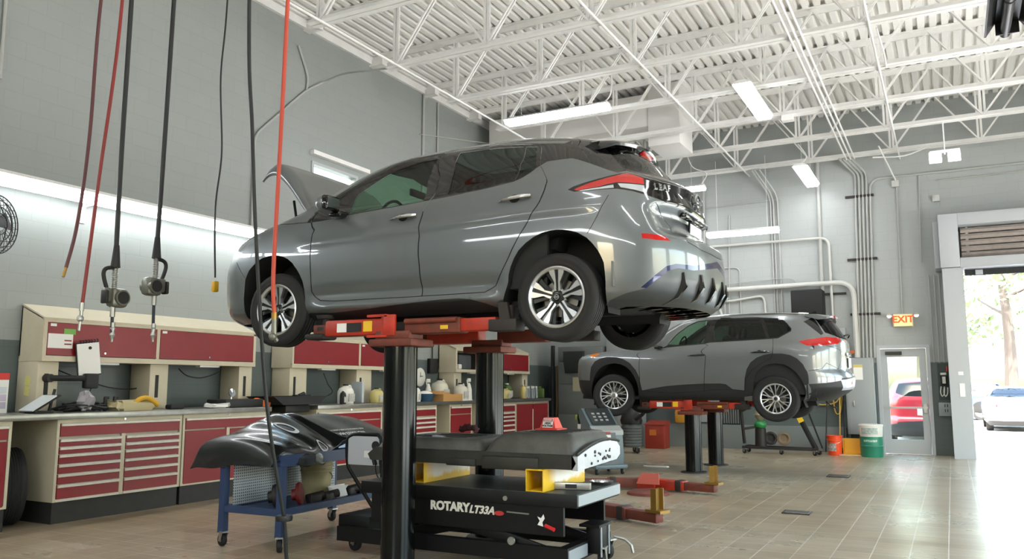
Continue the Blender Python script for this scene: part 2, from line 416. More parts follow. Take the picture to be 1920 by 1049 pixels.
# high window in the left wall
t = thing('window_1', 'high narrow window in the left wall behind the raised bonnet', 'window', (XL_WALL, 10.7, 3.95)); t['kind'] = 'structure'
b = B(); y0, y1, z0, z1 = WIN
b.span((XL_WALL - .12, y0, z0), (XL_WALL + .02, y0 + .05, z1)).span((XL_WALL - .12, y1 - .05, z0), (XL_WALL + .02, y1, z1)).span((XL_WALL - .12, y0, z1 - .05), (XL_WALL + .02, y1, z1)).span((XL_WALL - .12, y0, z0), (XL_WALL + .02, y1, z0 + .05)); b.obj('frame', M_frame, t)
B().span((XL_WALL - .08, y0 + .04, z0 + .04), (XL_WALL - .07, y1 - .04, z1 - .04)).obj('pane', M_glass, t)
B().span((XL_WALL, y0 - .04, z1 + .10), (XL_WALL + .09, y1 + .25, z1 + .17)).obj('drip_rail', M_white, t)
# ================================================================ lamps
LAMP = 10.0
M_lens = mat('lit_lamp_lens', (250, 252, 255), .5, emit=LAMP)
M_led = mat('lit_led_panel', (250, 252, 255), .5, emit=LAMP)
M_strip = mat('lit_wall_strip_lens', (248, 252, 255), .5, emit=11)
M_lamp = mat('white_lamp_housing', (232, 232, 230), .4)
M_hose = mat('black_rubber', (26, 29, 28), .5)
def fixture(label, c, length, along, drop, group='fluorescent ceiling lamps', cord=None):
    """hung wraparound lamp with a tapered lens; along = 'x' or 'y'"""
    t = thing('ceiling_lamp', label, 'lamp', c, group)
    e = Vector((1, 0, 0)) if along == 'x' else Vector((0, 1, 0)); s = Vector((e.y, -e.x, 0)); c = Vector(c); h = length / 2
    poly = [(-.075, .06), (.075, .06), (.15, .005), (-.15, .005)]
    B().prism(poly, c - e * h, s, (0, 0, 1), e * length).obj('housing', M_lamp, t)
    lens = [(-.145, 0), (.145, 0), (.11, -.055), (-.11, -.055)]
    B().prism(lens, c - e * (h - .01), s, (0, 0, 1), e * (length - .02)).obj('lens', M_lens, t)
    for k in (-.7, .7):
        p = c + e * h * k; B().cyl(p + Vector((0, 0, .06)), p + Vector((0, 0, drop)), .004, n=6).obj('hanger', M_lamp, t)
    if cord:
        B().tube([c + Vector(p) for p in cord], .012, smooth=6, n=6).obj('cord', M_lamp, t)
    return t
fixture('long lit lamp hung above the raised hatchback roof, near the left wall', (-5.83, 12.6, 6.13), 1.95, 'x', .75, cord=[(.9, 0, .06), (1.02, 0, .2), (1.0, .1, .55), (.9, .2, .75)])
fixture('lit lamp hung lengthwise, pointing at the back wall, in front of the middle joists', (-2.65, 13.6, 6.15), 1.85, 'y', .3)
fixture('short-looking lit lamp hung lengthwise near the back wall', (-2.45, 17.85, 5.82), 1.75, 'y', .55, cord=[(0, -.8, .06), (.1, -.6, .25), (-.06, -.55, .55)])
fixture('lit lamp whose right end peeps out behind the hatchback tailgate', (-5.5, 17.5, 5.74), 1.95, 'x', .6, cord=[(.9, 0, .06), (1.02, 0, .3), (.7, 0, .5), (.55, 0, 1.0)])
fixture('low lit lamp on the back wall to the right of the hatchback bumper', (-3.75, 17.5, 4.66), 1.5, 'x', 1.62)
# unseen lamps, added outside the view to brighten the bays
for x, y in ((2.8, 5.2), (3.9, 9.5), (-2.4, .4), (1.6, 1.2), (4.0, 14.0)):
    fixture('unseen ceiling lamp added over the bays for brightness', (x, y, 6.15), 1.95, 'x', .3)
t = thing('led_panel_lamp', 'pair of square lit panel lamps hung above the bay door', 'lamp', (.14, 16.85, 5.55))
for x in (-.02, .29):
    B().box((x, 16.80, 5.625), (.19, .02, .23), rot=Matrix.Rotation(math.radians(-25), 3, 'X')).obj('panel', M_led, t)
    B().box((x, 16.83, 5.635), (.21, .03, .26), rot=Matrix.Rotation(math.radians(-25), 3, 'X')).obj('back_shell', M_lamp, t)
B().cyl((.14, 16.85, 5.68), (.14, 16.85, 6.305), .012).box((.14, 16.84, 5.74), (.5, .03, .05)).obj('bracket', M_lamp, t)
# strip light along the left wall
t = thing('strip_lamp', 'continuous lit strip lamp running along the left wall above the workbench', 'lamp', (XL_WALL, 5, 3.6))
B().span((XL_WALL + .22, 1.0, 3.58), (XL_WALL + .29, 9.75, 3.70)).span((XL_WALL + .20, 1.0, 3.672), (XL_WALL + .375, 9.75, 3.705)).obj('housing', M_lamp, t)
B().prism([(0, 0), (.05, -.012), (.07, .02), (.07, .128), (0, .128)], (XL_WALL + .292, 1.02, 3.543), (1, 0, 0), (0, 0, 1), (0, 8.7, 0)).obj('lens', M_strip, t)
for y in (2.6, 6.15, 9.3):
    b = B(); b.span((XL_WALL, y - .03, 3.36), (XL_WALL + .02, y + .03, 3.66)).span((XL_WALL, y - .02, 3.55), (XL_WALL + .26, y + .02, 3.58)); b.obj('bracket', M_lamp, t)
# a matching strip along the wall behind the photographer; it draws the long bright line on the hatchback doors
t = thing('strip_lamp', 'lit strip lamp on the wall behind the photographer, seen only in reflections', 'lamp', (-2, YN, 4.2))
B().span((-8.5, YN + .02, 4.2), (3.5, YN + .1, 4.4)).obj('housing', M_lamp, t)
B().prism([(0, 0), (.05, 0), (.06, .03), (.06, .145), (0, .145)], (-8.4, YN + .101, 4.22), (0, 1, 0), (0, 0, 1), (11.8, 0, 0)).obj('lens', M_strip, t)
# ================================================================ outside the bay
M_asphalt = mat('sunlit_asphalt', (176, 174, 170), .9, noise=(.8, .4, (150, 148, 145)))
b = B(); b.span((-60, YB + .21, -.3), (60, 120, -.02)).span((XR_WALL + 8, -40, -.3), (60, YB + .2, -.02)).span((-60, -40, -.3), (XR_WALL + 8, YN - .21, -.02))
structure(b.obj('ground', M_asphalt))
structure(B().span((XR_WALL + .21, YN - .2, -.3), (XR_WALL + 7.99, YB + .2, -.015)).obj('apron_ground', mat('pale_bounce_apron', (214, 212, 205), .85)))  # unseen ground, made paler to bounce sunlight up to the roof deck
M_grass = mat('sunlit_grass', (120, 150, 84), .95)
structure(B().box((0, 78, .0), (120, 50, .1)).obj('lawn', M_grass))
M_bark = mat('tree_bark', (70, 64, 58), .9)
def leaf_mat(n, c):
    m = mat(n, c, .6, spec=.3); return m
LM = [leaf_mat('leaf_green', (66, 86, 50)), leaf_mat('leaf_pale_green', (92, 108, 70)), leaf_mat('leaf_deep_green', (52, 72, 44))]
def tree(x, y, h, r, k, label, low=.28):
    t = thing('tree', label, 'tree', (x, y, 0), 'trees beyond the parking lot')
    rng = random.Random(int(x * 31 + y * 17))
    b = B(); b.tube([(x, y, -.1), (x + .1, y, h * .3), (x - .1, y + .1, h * .62), (x, y, h * .9)], [.32, .25, .14, .04], n=9, smooth=3)
    for i in range(9):
        a = rng.uniform(0, 2 * PI); z = h * rng.uniform(.3, .75); q = r * rng.uniform(.5, .9)
        b.tube([(x, y, z), (x + math.cos(a) * q * .5, y + math.sin(a) * q * .5, z + .5), (x + math.cos(a) * q, y + math.sin(a) * q, z + 1.1)], [.09, .05, .02], n=5, smooth=2)
    b.obj('trunk', M_bark, t)
    f = B(); f.smooth = False
    for c in range(46):
        a = rng.uniform(0, 2 * PI); zz = rng.uniform(low, 1.0); rr = r * math.sqrt(rng.random()) * (1.05 - .75 * abs(zz - .55))
        cx, cy, cz = x + math.cos(a) * rr, y + math.sin(a) * rr, h * zz
        for l in range(34):
            d = Vector((rng.gauss(0, 1), rng.gauss(0, 1), rng.gauss(0, .7))) * .42
            p = Vector((cx, cy, cz)) + d; u = Vector((rng.uniform(-1, 1), rng.uniform(-1, 1), rng.uniform(-1, 1))).normalized(); v = u.orthogonal().normalized(); q = rng.uniform(.12, .24)
            f.add([p - u * q, p + v * q * .5, p + u * q, p - v * q * .5], [(0, 1, 2, 3)])
    o = f.obj('crown', LM[k], t)
    return t
tree(2.3, 43, 12, 3.4, 1, 'pale leafy tree outside behind the white car, in the bay opening')
tree(-3.4, 39, 10, 3.0, 2, 'tree with a thick trunk seen through the exit door glass', .3)
tree(-9.5, 47, 13, 3.6, 0, 'far tree left of the thick-trunked one')
tree(9.3, 46, 13, 3.6, 2, 'tree outside beyond the right edge of the bay opening')
tree(6.2, 57, 15, 4.2, 0, 'tall far tree at the right of the bay opening')
tree(-1.8, 60, 15, 4.4, 1, 'tall far tree behind the thick-trunked tree')
tag(B().cyl((2.65, 30.2, -.02), (2.65, 30.2, 9), .09, .07).obj('utility_pole', mat('pale_wood_pole', (150, 142, 132), .8)), 'pale utility pole outside among the trees', 'pole')
# ================================================================ cars
def interp_s(xs, ys):
    xs = np.array(xs, float); ys = np.array(ys, float); h = np.diff(xs); d = np.diff(ys) / h
    m = np.zeros(len(xs)); m[0] = d[0]; m[-1] = d[-1]
    for i in range(1, len(xs) - 1):
        if d[i - 1] * d[i] > 0:
            w1 = 2 * h[i] + h[i - 1]; w2 = h[i] + 2 * h[i - 1]; m[i] = (w1 + w2) / (w1 / d[i - 1] + w2 / d[i])
    def f(x):
        x = np.clip(np.asarray(x, float), xs[0], xs[-1]); i = np.clip(np.searchsorted(xs, x) - 1, 0, len(h) - 1)
        t = (x - xs[i]) / h[i]; t2 = t * t; t3 = t2 * t
        return (2 * t3 - 3 * t2 + 1) * ys[i] + (t3 - 2 * t2 + t) * h[i] * m[i] + (-2 * t3 + 3 * t2) * ys[i + 1] + (t3 - t2) * h[i] * m[i + 1]
    return f
def sstep(a, b, x):
    t = np.clip((x - a) / (b - a), 0, 1); return t * t * (3 - 2 * t)
class Shell:
    """car body skin: height z and contour parameter u (0 nose centre, 1-2 flank, 3 tail centre); half the car, y mirrored"""
    def __init__(s, rows, rise=None, pf=2.6, pr=2.6, mod=None):
        R = np.array(rows, float)
        s.xf, s.xB, s.xA, s.xr, s.W = [interp_s(R[:, 0], R[:, i]) for i in range(1, 6)]
        s.z0, s.z1 = R[0, 0], R[-1, 0]; s.pf, s.pr = pf, pr; s.rise = rise; s.mod = mod
    def F(s, u, z):
        u, z = np.broadcast_arrays(np.asarray(u, float), np.asarray(z, float))
        xf, xB, xA, xr = s.xf(z), s.xB(z), s.xA(z), s.xr(z)
        def arc(t, p):
            a = np.clip(t, 0, 1) * PI / 2; c, q = np.cos(a), np.sin(a)
            r = (np.abs(c) ** p + np.abs(q) ** p) ** (-1 / p); return r * c, r * q
        cf, sf = arc(1 - u, s.pf); cr, sr = arc(u - 2, s.pr)
        x = np.where(u < 1, xB + (xf - xB) * sf, np.where(u > 2, xA + (xr - xA) * sr, xB + (xA - xB) * (u - 1)))
        k = np.where(u < 1, cf, np.where(u > 2, cr, 1.0))
        zz = z if s.rise is None else z - s.rise(x, z)
        y = s.W(zz) * k
        if s.mod is not None: x, y = s.mod(x, y, z, u)
        return np.stack([x, -y, z], -1)
    def N(s, u, z, e=1e-3):
        a = s.F(np.minimum(u + e, 3), z) - s.F(np.maximum(u - e, 0), z); b = s.F(u, np.minimum(z + e, s.z1)) - s.F(u, np.maximum(z - e, s.z0))
        n = np.cross(a, b); n = n / np.maximum(np.linalg.norm(n, axis=-1, keepdims=True), 1e-9)
        bad = (np.abs(u) < 1e-6) | (np.abs(u - 3) < 1e-6)
        n[bad, 1] = 0; n = n / np.maximum(np.linalg.norm(n, axis=-1, keepdims=True), 1e-9)
        return n
def inside(poly, P):
    poly = np.array(poly); x, y = P[:, 0], P[:, 1]; r = np.zeros(len(P), bool); j = len(poly) - 1
    for i in range(len(poly)):
        xi, yi = poly[i]; xj, yj = poly[j]
        c = ((yi > y) != (yj > y)) & (x < (xj - xi) * (y - yi) / ((yj - yi) if yj != yi else 1e-12) + xi)
        r ^= c; j = i
    return r
def dense(poly, closed=True, step=.03):
    out = []; n = len(poly)
    for i in range(n if closed else n - 1):
        a, b = np.array(poly[i]), np.array(poly[(i + 1) % n]); k = max(1, int(np.hypot(*((b - a) * SU)) / step))
        out += [tuple(a + (b - a) * q / k) for q in range(k)]
    if not closed: out.append(tuple(poly[-1]))
    return out
SU = np.array([2.0, 1.0])      # rough metres per unit of (u, z)
def strip(line, w, closed=False):
    """outline of a thin band along a polyline of (u, z)"""
    P = np.array(line) * SU; n = len(P); L, R = [], []
    for i in range(n):
        a = P[(i - 1) % n] if (closed or i) else P[i]; c = P[(i + 1) % n] if (closed or i < n - 1) else P[i]
        d0 = P[i] - a; d1 = c - P[i]; d0 = d0 / max(np.hypot(*d0), 1e-9); d1 = d1 / max(np.hypot(*d1), 1e-9)
        t = d0 + d1; t = t / max(np.hypot(*t), 1e-9); nn = np.array([-t[1], t[0]])
        q = nn * w / max(.5, abs(nn @ np.array([-d1[1], d1[0]]) if np.hypot(*d1) else 1))
        L.append(tuple((P[i] + q) / SU)); R.append(tuple((P[i] - q) / SU))
    return L, R
def build_shell(shell, pos, root, polys, seams, assign, depth, ustep=.022, zstep=.026):
    """cuts the skin along every outline and hands each cell to a part.
    assign: [(key of the outline or seam set, (part name, material, parent key or None, split left/right))], first match wins"""
    V, E = [], []
    def addloop(pl, closed=True):
        pl = dense(pl, closed); o = len(V)
        for p in pl: V.append(Vector((min(max(p[0], 0), 3) * SU[0], min(max(p[1], shell.z0), shell.z1))))
        for i in range(len(pl) - (0 if closed else 1)): E.append((o + i, o + (i + 1) % len(pl)))
    for p in polys.values(): addloop(p)
    bands = []
    for ln, w, closed in seams:
        l, r = strip(ln, w, closed)
        if closed: bands.append((l, r)); addloop(l); addloop(r)
        else: bands.append((l + r[::-1], None)); addloop(l + r[::-1])
    us = np.linspace(0, 3, int(3 / ustep)); zs = np.linspace(shell.z0, shell.z1, int((shell.z1 - shell.z0) / zstep) + 1)
    rng = np.random.RandomState(1)
    for u in us:
        for z in zs: V.append(Vector((u * SU[0], z)))
    o = len(V)
    for p in ((0, shell.z0), (3, shell.z0), (3, shell.z1), (0, shell.z1)): V.append(Vector((p[0] * SU[0], p[1])))
    E += [(o, o + 1), (o + 1, o + 2), (o + 2, o + 3), (o + 3, o)]
    vo, eo, fo, *_ = delaunay_2d_cdt(V, E, [], 0, 1e-5)
    UV = np.array([(v.x / SU[0], v.y) for v in vo]); T = np.array([f for f in fo if len(f) == 3])
    C = UV[T].mean(1)
    cls = np.full(len(T), -1)
    inb = np.zeros(len(T), bool)
    for a, b in bands:
        m = inside(a, C)
        if b is not None: m ^= inside(b, C)
        inb |= m
    masks = {k: inside(p, C) for k, p in polys.items()}; masks['seam'] = inb; masks['rest'] = np.ones(len(T), bool)
    for i, (k, spec) in enumerate(assign):
        m = np.ones(len(T), bool)
        for kk in k.split('&'):
            m &= ~masks[kk[1:]] if kk[0] == '!' else masks[kk]
        cls[(cls < 0) & m] = i
    P = shell.F(UV[:, 0], UV[:, 1]); Nn = shell.N(UV[:, 0], UV[:, 1])
    if Nn[np.argmin(np.abs(UV[:, 0] - 1.5) + np.abs(UV[:, 1] - .6))][1] > 0: Nn = -Nn
    made = {}
    groups = {}
    for i, (k, spec) in enumerate(assign):
        if spec is None: continue
        groups.setdefault((spec[0], spec[2], spec[3]), []).append((i, spec[1], depth.get(k, 0)))
    for (name, par, split), lst in sorted(groups.items(), key=lambda g: g[0][1] is not None):
        for side in ((-1, 1) if split else (0,)):
            vs, fs, ns, mi, ms = [], [], [], [], []
            for i, m, dp in lst:
                if m not in ms: ms.append(m)
                sel = T[cls == i]
                if not len(sel): continue
                idx, invx = np.unique(sel, return_inverse=True); invx = invx.reshape(sel.shape)
                for s in ((-1, 1) if side == 0 else (side,)):
                    k = np.array([1, -s, 1]); p = (P[idx] - Nn[idx] * dp) * k; n = Nn[idx] * k; ofs = len(vs)
                    vs += [tuple(q) for q in p + np.array(pos)]; ns += [tuple(q) for q in n]
                    tri = invx + ofs
                    v = np.cross(P[sel[:, 1]] - P[sel[:, 0]], P[sel[:, 2]] - P[sel[:, 0]])
                    flip = ((v * Nn[sel[:, 0]]).sum(1) < 0) ^ (s > 0)
                    tri = np.where(flip[:, None], tri[:, ::-1], tri)
                    fs += [tuple(int(a) for a in q) for q in tri]; mi += [ms.index(m)] * len(tri)
            if not fs: continue
            parent = root if par is None else made[(par, side)] if (par, side) in made else made[(par, 0)]
            me = bpy.data.meshes.new(name); inv = WM[parent.name].inverted()
            me.from_pydata([tuple(inv @ Vector(q)) for q in vs], [], fs)
            for m in ms: me.materials.append(m)
            me.polygons.foreach_set('material_index', mi); me.polygons.foreach_set('use_smooth', [True] * len(fs))
            me.normals_split_custom_set_from_vertices(ns)
            ob = bpy.data.objects.new(name, me); COL.objects.link(ob); ob.parent = parent; WM[ob.name] = WM[parent.name]
            made[(name, side)] = ob
    return made

def paint(name, rgb, metal=.55, rough=.34):
    m = mat(name, rgb, rough, metal, 1.0)
    return m
M_gloss = mat('gloss_black_trim', (9, 10, 10), .08, 0, .5)
M_gap = mat('panel_gap_black_rubber', (10, 11, 11), .9)  # near-black for the body joints and small dark fittings
M_plastic = mat('black_bumper_plastic', (26, 28, 28), .55)
M_tyre = mat('tyre_rubber', (24, 24, 24), .75, bump=(40, .15))
M_alloy = mat('machined_alloy', (205, 207, 208), .28, .85)
M_alloyd = mat('dark_alloy_pocket', (24, 29, 28), .35, .3, .3)
M_chrome = mat('chrome', (225, 228, 230), .08, 1.0)
M_red = mat('red_lamp_lens', (178, 14, 9), .12, 0, 1, emit=0)
M_clear = mat('clear_lamp_lens', (196, 204, 210), .1, .6, 1)
M_amber = mat('amber_lamp_lens', (226, 120, 24), .2, 0, .6)
M_under = mat('underbody_black', (20, 21, 20), .8)
M_blue = mat('dark_blue_trim', (22, 34, 78), .2, .4, .8)
G_side = glass_mat('tinted_side_glass', (176, 205, 188))
G_dark = glass_mat('privacy_glass', (70, 88, 80))
G_rear = glass_mat('rear_glass', (60, 76, 70))
M_seat = mat('dark_seat_cloth', (44, 46, 46), .85)
M_shell_in = mat('dark_cabin_trim', (34, 36, 36), .8)

def wheel(root, c, side, R, rr, width, style, steer=0.):
    """side -1 faces the camera; wheel > tyre, rim (> centre_cap)"""
    c = Vector(c); ax = Vector((0, side, 0)); M = Matrix.Translation(c) @ Matrix.Rotation(steer, 4, 'Z') @ Matrix.Translation(-c)
    hw = width / 2
    b = B()
    prof = [(rr - .012, -hw * .92), (rr + .02, -hw), (R - .035, -hw * .98), (R - .012, -hw * .86), (R, -hw * .70)]
    for g in (-.5, -.17, .17, .5):
        prof += [(R, hw * (g - .05)), (R - .008, hw * (g - .035)), (R - .008, hw * (g + .035)), (R, hw * (g + .05))]
    prof += [(R, hw * .70), (R - .012, hw * .86), (R - .035, hw * .98), (R - .05, hw * .985), (R - .055, hw * .97), (rr + .02, hw), (rr + .004, hw * .93), (rr - .012, hw * .90)]
    b.lathe(prof, c, ax, 64); b.xf(M); ty = b.obj('tyre', M_tyre, root, .5)
    r = B(); f = hw * .82
    r.m = 0; r.lathe([(rr + .004, f + .012), (rr - .006, f + .018), (rr - .02, f + .004), (rr - .022, f - .02)], c, ax, 64)
    r.m = 1; r.lathe([(rr - .02, f - .01), (rr - .045, -.02), (rr - .045, -hw * .8)], c, ax, 48)
    r.lathe([(.001, -.035), (rr - .05, -.035)], c, ax, 32)          # brake disc side backing
    a0 = Vector((1, 0, 0)); a1 = Vector((0, 0, 1))
    def sp(poly, ang, d0, d1, bow=0.):
        ca, sa = math.cos(ang), math.sin(ang); n = len(poly); vs = []
        for d in (d1, d0):
            for p in poly:
                q = (p[0] * ca - p[1] * sa, p[0] * sa + p[1] * ca)
                vs.append(c + a0 * q[0] + a1 * q[1] + ax * (d - bow * (1 - min(1, math.hypot(*p) / rr) ** 2)))
        r.add(vs, [tuple(range(n)), tuple(range(n, 2 * n))[::-1]] + [(i, n + i, n + (i + 1) % n, (i + 1) % n) for i in range(n)])
    if style == 'five':
        for k in range(5):
            a = PI / 2 + k * 2 * PI / 5
            q = rr - .012
            r.m = 0
            for s in (-1, 1):
                poly = [(.045, s * .008), (.10, s * .009), (q - .01, s * .016), (q - .004, s * .062), (q - .035, s * .056), (q - .085, s * .030), (.11, s * .022), (.05, s * .026)]
                sp(poly if s > 0 else poly[::-1], a, f - .035, f + .006, .022)
            r.m = 1; sp([(.04, -.012), (q, -.018), (q, .018), (.04, .012)], a, f - .04, f - .012, .022)
            pl = [(.06, .02), (.10, .045), (q - .01, .115), (q - .006, .075), (q - .09, .034), (.10, .026)]
            sp(pl, a, f - .06, f - .026, .022); sp([(x, -y) for x, y in pl][::-1], a, f - .06, f - .026, .022)
        r.m = 1; r.lathe([(.001, f - .008), (.034, f - .010), (.05, f - .02), (.055, f - .045)], c, ax, 24)
    else:
        for k in range(5):
            a = PI / 2 + k * 2 * PI / 5 + .2
            q = rr - .012; r.m = 0
            for s in (-1, 1):
                sp(([(.05, s * .006), (q, s * .034), (q, s * .052), (.05, s * .020)])[::s], a, f - .035, f + .002, .02)
                sp(([(.10, s * .016), (q - .02, s * .098), (q - .02, s * .116), (.10, s * .032)])[::s], a, f - .035, f + .002, .02)
            r.m = 1
        r.m = 0; r.lathe([(.001, f - .006), (.034, f - .008), (.055, f - .018), (.06, f - .045)], c, ax, 24)
    r.xf(M); ri = r.obj('rim', [M_alloy, M_alloyd], root, .5)
    cp = B(); cp.lathe([(.001, f - .003), (.026, f - .004), (.030, f - .010)], c, ax, 20).xf(M); cap = cp.obj('centre_cap', M_gloss, ri)
    q = B(); q.lathe([(.014, f), (.019, f), (.019, f - .005)], c, ax, 20); q.box(c + ax * (f - .002), (.042, .004, .008)); q.xf(M); q.obj('badge', M_chrome, cap)
    lg = B()
    for k in range(5):
        a = PI / 2 + PI / 5 + k * 2 * PI / 5
        p = c + a0 * math.cos(a) * .06 + a1 * math.sin(a) * .06; lg.cyl(p + ax * (f - .045), p + ax * (f - .022), .010, n=6)
    lg.xf(M); lg.obj('lug_nuts', M_chrome, ri)
    d = B(); d.cyl(c + ax * -.02, c + ax * 0, .14, n=32); d.xf(M); d.obj('brake_disc', mat('brake_steel', (120, 118, 114), .4, .8), root)
def arch_liner(shell, pos, root, poly, name='wheel_arch_liner', deep=.42):
    """inner wheel housing behind the cut in the skin"""
    P = shell.F(np.array([p[0] for p in poly]), np.array([p[1] for p in poly])); n = len(P)
    for s in (-1, 1):
        b = B(); k = np.array([1, -s, 1]); A = P * k + np.array(pos); I = A.copy(); I[:, 1] = pos[1] + s * (np.abs(P[:, 1]).max() - deep)
        lip = A.copy(); lip[:, 1] -= s * .004
        b.add([tuple(p) for p in lip] + [tuple(p) for p in I], [(i, i + 1, n + i + 1, n + i) for i in range(n - 1)] + [tuple(range(n, 2 * n))])
        b.obj(name, M_under, root)
def handle(parent, p, L, m, side=-1, tilt=.0, cup=None):
    """door handle: a bowed grip over a cup"""
    p = Vector(p); b = B(); b.m = 0
    pts = [(-L / 2, 0, -tilt * L / 2), (-L * .3, side * .028, -tilt * L * .3), (0, side * .038, 0), (L * .3, side * .034, tilt * L * .3), (L / 2, side * .01, tilt * L / 2)]
    b.tube([p + Vector(q) for q in pts], [.006, .011, .014, .015, .012], n=10)
    P = spline([p + Vector(q) for q in pts], 4)
    b2 = b; b2.m = 1; b2.ball(p + Vector((-.0, side * .004, .0)), .05, 10, (.9, .12, .62))
    return b.obj('handle', [m, cup or M_gap], parent)
LEAF_ROWS=[# z, xf, xB, xA, xr, W
(.14,-3.55,-2.95,.10,.84,.74),
(.19,-3.64,-2.95,.12,.90,.83),
(.25,-3.68,-2.95,.13,.93,.868),
(.35,-3.71,-2.95,.14,.955,.880),
(.50,-3.72,-2.95,.14,.955,.890),
(.61,-3.71,-2.95,.13,.942,.896),
(.69,-3.69,-2.93,.12,.915,.897),
(.75,-3.67,-2.9,.11,.885,.895),
(.85,-3.60,-2.85,.08,.84,.885),
(.93,-3.47,-2.75,.05,.81,.872),
(1.0,-3.20,-2.6,.0,.80,.855),
(1.06,-2.98,-2.45,-.05,.80,.825),
(1.10,-2.88,-2.35,-.08,.76,.80),
(1.14,-2.80,-2.25,-.12,.68,.782),
(1.20,-2.66,-2.14,-.18,.615,.757),
(1.32,-2.41,-1.89,-.32,.51,.705),
(1.42,-2.18,-1.68,-.45,.40,.655),
(1.49,-1.97,-1.50,-.55,.26,.615),
(1.55,-1.65,-1.28,-.70,-.05,.54),
(1.585,-1.35,-1.2,-.9,-.45,.42)]
def leaf_rise(x,z):
    return .10*sstep(-1.6,.1,x)*sstep(.6,1.0,z)*(1-.9*sstep(1.2,1.5,z))
def leaf_mod(x,y,z,u):
    # door hollow and shoulder line
    x=x-.10*sstep(2.42,2.62,u)*sstep(.62,.70,z)*(1-sstep(.80,.92,z))*np.where(u>2,1,0)
    y=y+(.022*np.exp(-((z-.235)/.032)**2)-.024*np.exp(-((z-.345)/.055)**2))*sstep(-2.4,-2.15,x)*(1-sstep(-.60,-.42,x))
    y=y+.010*np.exp(-((z-.80-.06*sstep(-2.2,0,x))/.035)**2)*sstep(-2.6,-2.2,x)*(1-sstep(.2,.5,x))
    y=y*(1-.02*((x+1.2)/1.7)**2*(np.abs(x+1.2)<3))
    return x,y
LEAF = Shell(LEAF_ROWS,leaf_rise,2.7,2.7,leaf_mod)
